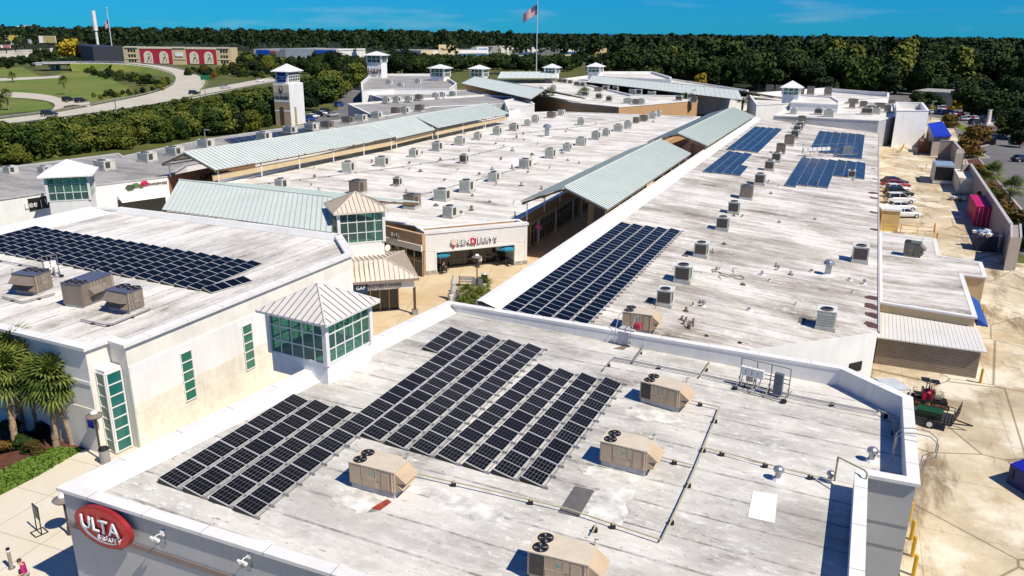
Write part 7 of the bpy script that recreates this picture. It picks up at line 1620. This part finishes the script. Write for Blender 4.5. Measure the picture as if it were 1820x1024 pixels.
store('low store with a blue awning right of the flagpole', (997, 99), (1048, 97), 87, [(0, 1, .2, .55, C(.05, .12, .28), 'blue_canopy')], 'cream'); store('tan gabled store at the right end of the far shops', (1048, 97), (1071, 97), 82, [(.2, .8, .45, .8, C(.06, .06, .08), 'sign_panel')], 'tan', 20); store('low brown roofed store at the edge of the wood', (1071, 94), (1098, 92), 86, [], 'tan', 20)
store('white shop row at the far left with a red awning', (-10, 82), (100, 74), 64, [(.3, .42, .1, .5, C(.3, .03, .05), 'red_awning'), (.6, .72, .05, .5, C(.25, .04, .05), 'red_awning'), (.05, .2, .1, .5, M['glass_dark'], 'shop_window')], 'white')
store('pale hotel block rising over the trees at far left', (36, 52), (58, 52), 37, [(.1, .9, .9, 1.3, M['white'], 'upper_storey')], 'white', 30)
store('pale building glimpsed in the wood above the right wing', (1548, 128), (1560, 128), 108, [], 'cream', 10)
t, a_, d, n2, w_, hg = store('tan roofed building behind the right-hand parking lot', (1708, 190), (1732, 184), 166, [], 'tan', 18)
def billboard(label, x, yb, yt, wpx, col):
    p = P(x, yb); hz_ = zat(p, yt); wd_ = wpx * (p - EYE).length / F; t = thing('billboard', label, 'billboard', p); mb = MB(); mb.bar((0, 0, 0), (0, 0, hz_ * .75), .5, M['black'], 8); part('pole', mb, t)
    mb = MB(); mb.box((0, 0, hz_ * .82), (wd_, .6, hz_ * .36), M['white']); pn = part('panel', mb, t); mb = MB(); mb.box((wd_ * .12, -.35, hz_ * .82), (wd_ * .72, .1, hz_ * .34), col); sub('poster', mb, pn)
billboard('yellow billboard before the white shop row at far left', 28, 92, 63, 23, C(.6, .42, .03)); billboard('white and gold billboard on a dark pole at far left', 89, 98, 64, 25, C(.45, .36, .15)); billboard('faded red triangular roadside sign at the far left edge', 12, 95, 80, 14, C(.45, .16, .15))
def flagpole(label, base, top, r_, flag=None, flagpx=None):
    p = P(*base); hz_ = zat(p, top); t = thing('flagpole', label, 'flagpole', p); mb = MB(); mb.bar((0, 0, 0), (0, 0, hz_), r_, C(.55, .55, .55, .4), 8, r_ * .6); part('pole', mb, t); mb = MB(); mb.dome((0, 0, hz_), r_ * 1.4, M['alu'], 8, 3, 1, True); part('finial', mb, t); return t, p, hz_
def flag(label, p, hz_, drop, ln, hgt, dirx):
    t = thing('flag', label, 'flag', V(p, hz_ - drop)); stp = 13; cols = 14
    red_, wht, blu_ = C(.40, .03, .05, .8), C(.70, .68, .66, .8), C(.02, .03, .14, .8)
    def pt(i, j):
        f = i / cols; return Vector((dirx * ln * f * .86, math.sin(f * 7) * ln * .07, -hgt * j / stp - ln * .55 * f ** 1.4 + math.sin(f * 6 + j * .2) * ln * .03))
    for j in range(stp):
        mb = MB()
        for i in range(cols): 
            if i < 6 and j < 7: continue
            mb.quad(pt(i, j), pt(i + 1, j), pt(i + 1, j + 1), pt(i, j + 1), wht if j % 2 else red_)
        part('stripe', mb, t)
    mb = MB()
    for j in range(7):
        for i in range(6): mb.quad(pt(i, j), pt(i + 1, j), pt(i + 1, j + 1), pt(i, j + 1), blu_)
    cn_ = part('canton', mb, t); mb = MB()
    for j in range(6):
        for i in range(5):
            c_ = pt(i + .5 if j % 2 else i + .9, j + .6); 
            mb.add([c_ + Vector((0, -.06, .14)), c_ + Vector((-.14, -.06, -.1)), c_ + Vector((.14, -.06, -.1))], [(0, 1, 2)], wht)
    sub('stars', mb, cn_); return t
t, p, hz_ = flagpole('very tall grey flagpole in the centre distance', (953, 131), -6, .45); flag('large stars and stripes flag blowing left from the tall pole', p, hz_, 3.4, 10.5, 5.6, -1)
t, p, hz_ = flagpole('leaning grey flagpole before the mural building', (203, 112), 14, .45); flag('stars and stripes flag hanging limp on the left flagpole', p, hz_, 8, 7, 5.0, -.6)
p = P(178, 107); hz_ = zat(p, 19); t = thing('pylon', 'tall white tapered pylon left of the mural building', 'pylon', p); mb = MB(); mb.bar((0, 0, 0), (0, 0, hz_ * .62), 1.1, M['white'], 10, .95); part('shaft', mb, t); mb = MB(); mb.bar((0, 0, hz_ * .60), (0, 0, hz_), 1.7, M['white'], 10, 1.5); part('upper_shaft', mb, t)
for k, (x, y, tp) in enumerate([(208, 208, 178), (366, 178, 150), (365, 250, 231), (275, 80, 62), (416, 82, 72), (1653, 215, 180), (1752, 225, 195), (1800, 240, 205), (888, 112, 95)]):
    p = P(x, y); hz_ = zat(p, tp); t = thing('light_pole', '%s thin lot lighting pole counted from the list of left to right'.replace('the list of ', '') % ORD[k], 'light pole', p); mb = MB(); mb.bar((0, 0, 0), (0, 0, hz_), .14, M['conduit'], 6); part('pole', mb, t); mb = MB(); mb.box((.6, 0, hz_), (1.4, .4, .2), M['conduit']); part('lamp_head', mb, t)
p = P(365, 152); t = thing('road_sign', 'green highway sign beside the ramp', 'sign', p); mb = MB(); mb.bar((-1, 0, 0), (-1, 0, 4), .1, M['steel']); mb.bar((1.5, 0, 0), (1.5, 0, 4), .1, M['steel']); part('posts', mb, t); mb = MB(); mb.box((.25, -.15, 3.6), (4.2, .12, 2.0), C(.01, .16, .07)); part('panel', mb, t)
p = P(1756, 222); t = thing('monument', 'pale obelisk shaped monument in the right parking lot', 'monument', p); mb = MB(); mb.bar((0, 0, 0), (0, 0, 4.5), .7, M['sand'], 4, .4); part('shaft', mb, t); mb = MB(); mb.box((0, 0, .3), (2, 2, .6), M['sand']); part('plinth', mb, t)
# parking islands and kerbs
for pts in ([(1700, 262), (1745, 272), (1759, 281), (1735, 281), (1705, 275)], [(1700, 230), (1690, 222), (1705, 218), (1722, 226), (1716, 236)], [(1790, 245), (1840, 238), (1840, 262), (1808, 258)], [(1740, 262), (1712, 246), (1745, 240), (1770, 255)], [(1735, 330), (1715, 285), (1740, 282), (1840, 400), (1840, 430), (1800, 415)], [(1742, 224), (1790, 228), (1788, 232), (1744, 229)]):
    q = ccw([P(x, y) for x, y in pts]); mb = MB(); mb.prism([(p.x, p.y) for p in q], 0, .14, M['curb'], M['curb']); structure('kerb', mb); mb = MB(); i_ = inset(q, .35); mb.poly([(p.x, p.y, .16) for p in i_], M['mulch'] if pts[0][0] != 1700 else M['grass']); structure('planting_island', mb)

# ================================================================== VEGETATION
def quads_mesh(name, C_, Nn, size, mat, aspect=1.0, extra=None):
    """one quad per point: centres C_ (n,3), normals Nn (n,3)"""
    n_ = len(C_); r_ = rng.normal(size=(n_, 3)); t1 = np.cross(Nn, r_); t1 /= np.linalg.norm(t1, axis=1)[:, None] + 1e-9; t2 = np.cross(Nn, t1)
    s_ = (size * rng.uniform(.6, 1.35, n_))[:, None]; t1, t2 = t1 * s_ * .5, t2 * s_ * .5 * aspect
    v = np.stack([C_ - t1 - t2, C_ + t1 - t2, C_ + t1 * .7 + t2, C_ - t1 * .7 + t2], 1).reshape(-1, 3)
    me = bpy.data.meshes.new(name); me.vertices.add(n_ * 4); me.vertices.foreach_set('co', v.astype(np.float32).ravel())
    me.loops.add(n_ * 4); me.loops.foreach_set('vertex_index', np.arange(n_ * 4)); me.polygons.add(n_)
    me.polygons.foreach_set('loop_start', np.arange(n_) * 4); me.polygons.foreach_set('loop_total', np.full(n_, 4)); me.materials.append(mat); me.update(calc_edges=True); return me
def blob(lobes, n_, size):
    pts, nn = [], []; w = np.array([l[1][0] * l[1][1] + l[1][0] * l[1][2] for l in lobes]); w /= w.sum(); ks = rng.choice(len(lobes), n_, p=w)
    d = rng.normal(size=(n_, 3)); d /= np.linalg.norm(d, axis=1)[:, None]; r_ = rng.uniform(.62, 1.08, n_)[:, None]
    c_ = np.array([lobes[k][0] for k in ks]); rad_ = np.array([lobes[k][1] for k in ks]); p_ = c_ + d * rad_ * r_
    nm = d + rng.normal(size=(n_, 3)) * .55; nm /= np.linalg.norm(nm, axis=1)[:, None]; return p_, nm
def crown_mesh(name, h, rad, n_, size, mat, base=.28, nl=9, flat_=.75):
    """unit tree: crown between base*h and h"""
    lobes = []; 
    for k in range(nl):
        f = rng.uniform(0, 1); z = h * (base + .12 + (1 - base - .22) * f); rr_ = rad * (1 - .55 * f) * rng.uniform(.25, .8); a0 = rng.uniform(0, 6.28); s_ = rad * rng.uniform(.38, .62)
        lobes.append(((math.cos(a0) * rr_, math.sin(a0) * rr_, z), (s_, s_ * rng.uniform(.8, 1.1), s_ * flat_)))
    lobes.append(((0, 0, h * .72), (rad * .55, rad * .55, h * .26)))
    p_, nn = blob(lobes, n_, size); p_[:, 2] = np.maximum(p_[:, 2], h * base * .8); return quads_mesh(name, p_, nn, size, mat)
def pine_mesh(name, h, rad, n_, size, mat):
    lobes = []
    for k in range(10):
        f = k / 9; z = h * (.42 + .55 * f); a0 = rng.uniform(0, 6.28); rr_ = rad * rng.uniform(.1, .65) * (1.1 - f); s_ = rad * rng.uniform(.35, .55) * (1.2 - .5 * f); lobes.append(((math.cos(a0) * rr_, math.sin(a0) * rr_, z), (s_, s_, s_ * .5)))
    p_, nn = blob(lobes, n_, size); return quads_mesh(name, p_, nn, size, mat)
def trunk_mesh(h, r_, m, limbs=4, base=.3):
    mb = MB(); mb.bar((0, 0, -.3), (.02 * h, 0, h * .5), r_, m, 7, r_ * .6); mb.bar((.02 * h, 0, h * .5), (0, .01 * h, h * .85), r_ * .6, m, 6, r_ * .2)
    for k in range(limbs):
        a0 = 6.28 * k / limbs + .5; z = h * (base + .06 * k); mb.bar((0, 0, z), (math.cos(a0) * h * .18, math.sin(a0) * h * .18, z + h * .2), r_ * .35, m, 5, r_ * .12)
    return mb.mesh('trunk')
def tree_proto(nm, crown, trunk):
    t = thing(nm, 'x', 'tree', (0, 0, -90)); 
    for n2, me in (('trunk', trunk), ('crown', crown)): o = bpy.data.objects.new(n2, me); COL.objects.link(o); o.parent = t
    return t
PT = {}
for k in range(4): PT['oak%d' % k] = tree_proto('broadleaf_tree', crown_mesh('oak_crown', 10, 4.4 + .3 * k, 2800, .62, M['leaf_oak'], .08 + .03 * k), trunk_mesh(10, .28, M['bark']))
for k in range(3): PT['pine%d' % k] = tree_proto('pine_tree', pine_mesh('pine_crown', 10, 2.3 + .2 * k, 1300, .42, M['leaf_pine']), trunk_mesh(10, .16, M['bark'], 3, .6))
for k in range(3): PT['shrub%d' % k] = tree_proto('thicket_tree', crown_mesh('thicket_crown', 10, 5.0 + .8 * k, 3200, .70, M['leaf_shrub'], .05, 10, .9), trunk_mesh(10, .2, M['bark'], 4, .1))
for k in range(2): PT['yellow%d' % k] = tree_proto('autumn_tree', crown_mesh('yellow_crown', 10, 5.0, 1500, .9, M['leaf_yellow'], .2), trunk_mesh(10, .25, M['bark']))
for k in range(2): PT['rust%d' % k] = tree_proto('autumn_tree', crown_mesh('rusty_crown', 10, 6.6, 1900, .9, M['leaf_rust'], .18, 11, .7), trunk_mesh(10, .25, M['bark'], 5, .2))
NAMES = {'trees among the middle distance car parks': 'car_park_tree', 'shrubs inside the ramp curve': 'shrub', 'shrubs below the mural building': 'shrub', 'shrubs outside the screen wall': 'shrub', 'thicket trees along the highway bank': 'thicket_tree', 'trees in the right parking lot': 'car_park_tree'}
def plant(kind, label, x, yb, yt=None, h=None, group=None, wide=1.0, z=0.0):
    p = P(x, yb, z); h = h or max(1.0, zat(p, yt) - z)
    o = dup(PT[kind], p, rng.uniform(0, 6.28), label, group, (h / 10 * wide, h / 10 * wide, h / 10))
    if group in NAMES: o.name = NAMES[group]
    return o
# ---- distant wood as one mass
def wood(name, n_, dmin, dmax, hmin, hmax, per, size, mat):
    d = dmin * (dmax / dmin) ** rng.uniform(0, 1, n_); ang = rng.uniform(-.70, .70, n_); X, Y = d * np.tan(ang), d
    h = rng.uniform(hmin, hmax, n_) - 2.5 * (X / d > 0); keep = ~((X / d > -.2) & (X / d < .12) & (d < 760)); keep &= ~((X / d < -.2) & (d < 800)); keep &= ~((X / d > .28) & (d < 430)) & ~((X / d >= .12) & (d < 520))
    X, Y, h = X[keep], Y[keep], h[keep]; m_ = len(X); k = m_ * per
    dr = rng.normal(size=(k, 3)); dr /= np.linalg.norm(dr, axis=1)[:, None]; dr[:, 2] = np.abs(dr[:, 2]) * 1.1 - .15
    rad_ = np.repeat(rng.uniform(3.5, 6.5, m_), per); cz = np.repeat(h - rng.uniform(4.5, 7, m_), per); hh = np.repeat(h, per)
    rr_ = rng.uniform(.75, 1.1, k); C_ = np.stack([np.repeat(X, per) + dr[:, 0] * rad_ * rr_, np.repeat(Y, per) + dr[:, 1] * rad_ * rr_, cz + dr[:, 2] * (hh - cz) * rr_], 1)
    low = rng.uniform(0, 1, k) < .3; C_[low, 2] = rng.uniform(.5, 1, low.sum()) * cz[low]
    nm = dr + rng.normal(size=(k, 3)) * .5; nm /= np.linalg.norm(nm, axis=1)[:, None]
    o = link(name, quads_mesh(name, C_, nm, size, mat)); o['kind'] = 'stuff'; tag(o, 'dark wood of pines and oaks stretching to the horizon', 'wood'); return o
wood('distant_wood', 3000, 500, 3200, 18, 28, 90, 2.3, M['leaf_pine'])
# ---- front trees of the wood, one by one
gW = 'front trees of the wood behind the mall'; cnt = 0
def row(x0, x1, yb0, yb1, n_, h0, h1, kinds, lab, group, jit=3.0, wide=1.0):
    for k in range(n_):
        f = (k + rng.uniform(.2, .8)) / n_; x = x0 + (x1 - x0) * f; y = yb0 + (yb1 - yb0) * f + rng.uniform(-jit, jit)
        plant(kinds[int(rng.integers(len(kinds)))], ('%s from left, %s' % (ORD[k], lab)) if n_ <= 25 else ('%s from left, %s stretch, %s' % (ORD[k % 25], ['left', 'right'][k // 25], lab)), x, y, h=rng.uniform(h0, h1), group=group, wide=wide * rng.uniform(.85, 1.2))
OK_, PN = ['oak0', 'oak1', 'oak2', 'oak3'], ['pine0', 'pine1', 'pine2']
W1 = 'tall dark pine in the wood edge behind the mural building and stores'; W2 = 'dark broadleaf tree at the edge of the wood beyond the right wing'; W3 = 'dark tree at the wood edge behind the centre distance shops'
row(150, 760, 88, 84, 48, 21, 27, PN, 'tall pine behind the mural building', gW, 2, 1.25); row(0, 180, 80, 80, 16, 20, 26, PN + OK_, 'dark tree behind the far-left shops', gW, 2)
row(740, 1110, 86, 88, 34, 18, 25, PN + OK_, 'dark tree behind the centre distance stores', gW, 2)
SH = ['shrub0', 'shrub1', 'shrub2']
row(1110, 1340, 140, 152, 16, 13, 19, OK_, 'front wood tree above the long pale canopy', gW, 5); row(1330, 1660, 158, 166, 24, 13, 20, OK_ + ['pine0'] + OK_ + SH[:1], 'front wood tree behind the right wing blocks', gW, 5); row(1650, 1840, 158, 160, 16, 14, 21, OK_ + OK_ + SH[:1], 'front wood tree beyond the right parking lot', gW, 5)
row(1100, 1850, 132, 144, 40, 15, 23, OK_ + ['pine1'] + OK_ + SH[:1], 'second rank wood tree right of the flagpole', gW, 6); row(1100, 1850, 116, 124, 40, 17, 26, OK_ + PN, 'third rank wood tree right of the flagpole', gW, 5)
# ---- trees among the shops in the middle distance
gM = 'trees among the middle distance car parks'
row(560, 760, 132, 128, 24, 8, 13, OK_, 'round dark tree left of the white sign tower', gM, 9); row(700, 1000, 116, 116, 30, 5, 9, OK_, 'low tree before the centre distance shops', gM, 7); row(690, 1010, 127, 127, 25, 8, 12, OK_, 'leafy tree just behind the far mall blocks', gM, 4, 1.2); row(700, 1010, 121, 121, 25, 6, 10, OK_ + SH[:1], 'tree in the middle of the shops car park', gM, 3, 1.2); row(690, 960, 107, 107, 25, 4, 7, OK_, 'small tree right before the distant stores', gM, 2, 1.2); row(990, 1120, 118, 124, 14, 7, 12, OK_, 'dark tree right of the flagpole before the wood', gM, 8); row(415, 640, 112, 116, 24, 5, 9, OK_ + ['shrub0'], 'tree behind the highway, before the blue fronted stores', gM, 4); row(430, 640, 124, 130, 24, 5, 9, OK_ + SH, 'tree between the highway and the tall tan tower', gM, 5); row(400, 520, 134, 138, 14, 2.5, 5, OK_ + SH, 'low tree along the far side of the highway', gM, 4)
for k, (x, yb, yt, kd) in enumerate([(1270, 152, 122, 'oak1'), (1245, 154, 130, 'yellow1'), (1290, 156, 128, 'shrub0'), (1420, 152, 122, 'shrub1'), (1450, 154, 120, 'shrub2'), (1612, 162, 122, 'shrub1'), (1628, 190, 160, 'oak0'), (1648, 190, 162, 'oak2')]):
    plant(kd, ['round green tree at the wood edge above the long pale canopy', 'yellowish tree at the wood edge, left of the round green one', 'lighter green tree at the wood edge, right of the round green one', 'olive tree behind the curved white block, left of two', 'yellow green tree behind the curved white block, right of two', 'large olive green tree before the wood, right of the mall', 'bushy tree behind the tall blank white block, left', 'bushy tree behind the tall blank white block, right'][k], x, yb, yt, wide=1.0 if k < 5 else 1.25)
# ---- right-hand parking lot trees
for kd, lab, x, yb, yt, wd_ in [('yellow0', 'bright yellow autumn tree over the parked cars', 1699, 200, 177, 1.1), ('rust0', 'low rusty tree just behind the blue roofed shed', 1688, 226, 205, 1.5), ('rust1', 'orange and green tree beside the black car in the lot', 1736, 258, 226, 1.35), ('rust0', 'rusty green tree by the screen wall above the pier', 1716, 282, 248, 1.3), ('rust1', 'dark rusty shrub hanging over the blue shed wall', 1675, 250, 236, 1.3), ('oak1', 'large dark oak in the middle of the right parking lot', 1752, 205, 158, 1.25), ('oak2', 'dark oak at the right edge of the lot', 1818, 212, 170, 1.2), ('oak0', 'low dark tree beside the pale obelisk monument', 1782, 222, 196, 1.4), ('rust1', 'brownish tree at the right picture edge', 1815, 238, 205, 1.3), ('oak3', 'dark tree at the right picture edge above the road', 1812, 262, 232, 1.2), ('yellow1', 'small yellow tree behind the parked cars', 1655, 200, 186, 1.0), ('oak2', 'green tree left of the bright yellow tree', 1665, 190, 168, 1.2)]:
    plant(kd, lab, x, yb, yt, wide=wd_)
for k, (x, y, h, kd) in enumerate([(1752, 372, 3.4, 'oak1'), (1775, 392, 2.6, 'rust0'), (1800, 410, 2.8, 'rust1'), (1760, 352, 2.2, 'rust0'), (1815, 440, 3.4, 'oak2'), (1830, 425, 3.2, 'oak0'), (1740, 316, 2.4, 'rust1')]):
    plant(kd, '%s shrub from the far end outside the long screen wall' % ORD[[6, 3, 1, 2, 5, 4, 0].index(k) if k in (0, 1, 2, 3, 4, 5, 6) else k], x, y, h=h, group='shrubs outside the screen wall', wide=1.3)
row(1660, 1830, 178, 182, 10, 7, 11, OK_, 'dark tree at the far side of the right parking lot', 'trees in the right parking lot', 4); row(1700, 1830, 206, 214, 8, 6, 10, OK_, 'dark tree among the cars of the right lot', 'trees in the right parking lot', 4, 1.2); row(1775, 1840, 236, 250, 4, 5, 8, OK_, 'dark tree over the right edge lawn', 'trees in the right parking lot', 4, 1.2)
# ---- thicket left of the mall
gT = 'thicket trees along the highway bank'
TH = ['shrub0', 'shrub1', 'shrub2', 'oak0', 'shrub1', 'shrub2']
lt = 'bushy tree in the dense thicket between highway and back-left wing'
row(-20, 215, 285, 262, 18, 4.2, 6.8, TH, 'thicket tree against the left roof edge', gT, 5); row(200, 480, 260, 226, 22, 3.6, 6.5, TH, 'thicket tree against the grey roof edge', gT, 5); row(-20, 480, 264, 214, 25, 2.2, 4.8, TH, 'thicket tree in the middle of the bank', gT, 7); row(-20, 480, 250, 199, 20, 1.0, 2.6, TH, 'low bush high on the bank', gT, 5); row(300, 480, 198, 176, 20, 1.4, 3.4, TH, 'bush below the highway near the tall tower', gT, 5); row(380, 485, 184, 164, 12, 1.4, 3.2, TH, 'bush just under the highway guard rail', gT, 3); row(430, 480, 222, 214, 8, 6, 9, TH, 'tall tree at the foot of the tan tower', gT, 3); row(540, 640, 196, 150, 16, 7, 11, TH + OK_, 'leafy tree beside the lot right of tan tower', gT, 8)
row(150, 300, 132, 158, 26, 2.5, 5, ['shrub0', 'oak1', 'oak2'], 'shrub on the bank inside the curving highway ramp', 'shrubs inside the ramp curve', 4); row(160, 290, 176, 164, 12, 1.6, 3, ['oak1', 'shrub0'], 'low shrub beside the inner guard rail of the ramp', 'shrubs inside the ramp curve', 3)
row(-20, 160, 122, 112, 22, 4, 8, OK_, 'tree behind the overpass at far left', 'trees behind the overpass', 5); row(60, 180, 105, 100, 14, 5, 11, OK_, 'tree before the far-left shops', 'trees behind the overpass', 4); row(330, 480, 140, 126, 26, 3, 6, ['oak1', 'oak2', 'shrub0', 'rust0'], 'shrub between highway and mural building', 'shrubs below the mural building', 6)
plant('yellow1', 'large golden green tree at far left, beside the white pylon', 128, 108, 68, wide=1.2); plant('shrub2', 'bright yellow green tree in the thicket at the left edge', 35, 292, 262, wide=1.0)
# weeds covering the bank
n_ = 15000; fx = rng.uniform(-40, 490, n_); lo_ = 232 - fx * .155; hi_ = 296 - fx * .15; fy = lo_ + (hi_ - lo_) * rng.uniform(0, 1, n_)
C_ = np.array([tuple(P(x, y)) for x, y in zip(fx, fy)]); C_[:, 2] += rng.uniform(.05, 1.0, n_); nm = rng.normal(size=(n_, 3)); nm[:, 2] = np.abs(nm[:, 2]) + .5; nm /= np.linalg.norm(nm, axis=1)[:, None]
o = link('weeds', quads_mesh('weeds', C_, nm, .9, M['leaf_shrub'])); o['kind'] = 'stuff'; tag(o, 'tall weeds covering the highway bank', 'weeds')
# ---- palms
fr = MB()
def frond_mesh(Ls=1.5, nleaf=15):
    mb = MB(); mb.bar((0, 0, 0), (Ls * .55, 0, .18), .018, M['leaf_palm'], 4, .01)
    for k in range(nleaf):
        an = (k / (nleaf - 1) - .5) * 3.7; o_ = Vector((Ls * .55, 0, .18)); dr = Vector((math.cos(an), math.sin(an), .10 - .25 * abs(an) / 1.9)); ln_ = Ls * (.72 - .10 * abs(an)); sd_ = Vector((-math.sin(an), math.cos(an), 0)) * .055
        m1 = o_ + dr * ln_ * .6 + Vector((0, 0, -.02)); tip = o_ + dr * ln_ + Vector((0, 0, -.28 * ln_))
        mb.add([o_, m1 - sd_, m1 + sd_, tip], [(0, 1, 2), (1, 3, 2)], M['leaf_palm'])
    return mb.mesh('frond')
FR = [frond_mesh(1.5), frond_mesh(1.25), frond_mesh(1.7)]
def palm(label, px, h, z=0.05, n_=34, lean=(0, 0), s=1.0, group=None):
    p = P(px[0], px[1], z); t = thing('palm_tree', label, 'palm tree', p, 0, group); s_t = .75 if n_ == 46 else 1; top = Vector((lean[0], lean[1], h)); mb = MB(); k_ = 7
    for q in range(k_):
        a0, a1 = Vector((lean[0] * (q / k_) ** 1.5, lean[1] * (q / k_) ** 1.5, h * q / k_ - .05)), Vector((lean[0] * ((q + 1) / k_) ** 1.5, lean[1] * ((q + 1) / k_) ** 1.5, h * (q + 1) / k_)); mb.bar(a0, a1, .19 * s, M['palmbark'], 9, .16 * s)
    for q in range(26):
        a0 = q * 2.4; z_ = h * (.45 + .5 * q / 26); b_ = top * (z_ / h); b_ = Vector((b_.x, b_.y, z_)); mb.bar(b_ + Vector((math.cos(a0), math.sin(a0), 0)) * .15 * s, b_ + Vector((math.cos(a0) * .42 * s, math.sin(a0) * .42 * s, .22)), .045 * s, M['palmbark'], 4, .02)
    part('trunk', mb, t)
    for q in range(n_):
        o = bpy.data.objects.new('frond', FR[q % 3]); COL.objects.link(o); o.parent = t; el = R(78 - 118 * (q / n_) ** .9 + rng.uniform(-8, 8)); o.location = top + Vector((0, 0, .1)); o.rotation_euler = (0, -el, q * 2.4 + rng.uniform(-.2, .2)); o.scale = (s,) * 3
    return t
gP = 'cabbage palms beside the left store'
PS = 1.3
palm('palm with pale ringed trunk nearest the front, left store bed', (100, 794), 4.3, lean=(.35, .3), group=gP, s=1.12, n_=46); palm('palm with leaning reddish trunk, rightmost in the left store bed', (129, 789), 3.9, lean=(-.9, .5), group=gP, s=1.12, n_=46); palm('palm with rough shaggy trunk at the left, before the cream wall', (30, 798), 4.7, lean=(-.2, .6), group=gP, s=1.12, n_=46); palm('palm partly cut by the left picture edge', (-12, 800), 4.8, lean=(.2, .4), group=gP, s=1.12, n_=46); palm('palm deepest in the bed, against the cream wall', (70, 770), 4.6, lean=(0, 0), group=gP, s=1.12, n_=46); palm('palm high behind the others, crown above the wall', (40, 765), 5.2, lean=(.2, 0), group=gP, s=1.12, n_=46)
for k, (x, y, h) in enumerate([(16, 196, 4.5), (116, 168, 5), (3, 196, 3), (23, 146, 2.5), (1757, 345, 3.2), (1790, 372, 3.0)]): palm(['young palm on the grass inside the loop road', 'palm standing alone in the middle of the mown grass', 'low palm at the left edge beside the loop road', 'tiny palm by the back road', 'palm outside the screen wall behind the cream container', 'palm outside the screen wall behind the red container'][k], (x, y), h, n_=22, s=1.35)
for k, (x, y) in enumerate([(1228, 202), (1215, 204), (960, 198), (975, 198), (1036, 196), (1318, 205)]): palm('%s courtyard palm crown beyond the bright white roof' % ['right tall', 'right low', 'left', 'middle left', 'small middle', 'far alley'][k], (x, y), 5.0 if k != 1 else 4.2, n_=24, s=1.7)
for k, (x, y, hh, s_) in enumerate([(828, 534, .5, .9), (856, 524, .7, .95), (850, 530, .35, .7), (838, 540, .3, .6), (822, 542, .15, .5), (836, 548, .15, .5)]): palm('%s palm plant in the plaza planting bed' % ['bushy left', 'tallest right', 'low middle', 'front middle', 'small yellow front', 'small right front'][k], (x, y), hh, .08, 22, s=s_ * .8)
# bed shrubs by the left store
for k, (x, y, h, kd) in enumerate([(45, 800, 1.0, 'shrub0'), (62, 806, .8, 'rust0'), (150, 782, .9, 'oak1'), (135, 775, 1.0, 'oak0'), (80, 778, 1.2, 'oak2'), (20, 772, 1.0, 'oak3'), (110, 772, 1.1, 'oak1'), (5, 806, .8, 'rust1')]): plant(kd, '%s shrub in the mulch bed under the palms' % ['green', 'small reddish', 'rounded right end', 'dark right', 'dark middle', 'dark left', 'dark rear', 'brownish left edge'][k], x, y, h=h, wide=1.3)
n_ = 9000; tri = rng.uniform(0, 1, (n_, 2)); fx = -55 + tri[:, 0] * 195; ylo = np.interp(fx, [-60, 5, 60, 100, 142], [872, 839, 813, 799, 802]); yhi = np.interp(fx, [-60, 0, 70, 142], [910, 881, 845, 803]); fy = ylo + (yhi - ylo) * tri[:, 1]
C_ = np.array([tuple(P(x, y)) for x, y in zip(fx, fy)]); C_[:, 2] += rng.uniform(.06, .16, n_); nm = rng.normal(size=(n_, 3)); nm[:, 2] = np.abs(nm[:, 2]) * .6 + .25; nm /= np.linalg.norm(nm, axis=1)[:, None]
gl = leafmat('grass_blades', (.04, .10, .008), (.09, .17, .02), (.15, .22, .04)); o = link('grass', quads_mesh('grass', C_, nm, .13, gl, 1.6)); o['kind'] = 'stuff'; tag(o, 'short bright grass strip along the sidewalk', 'grass')
gq = 'cars in the distant shops car park'
for p_ in PT.values():
    for ch in list(p_.children): bpy.data.objects.remove(ch)
    bpy.data.objects.remove(p_)
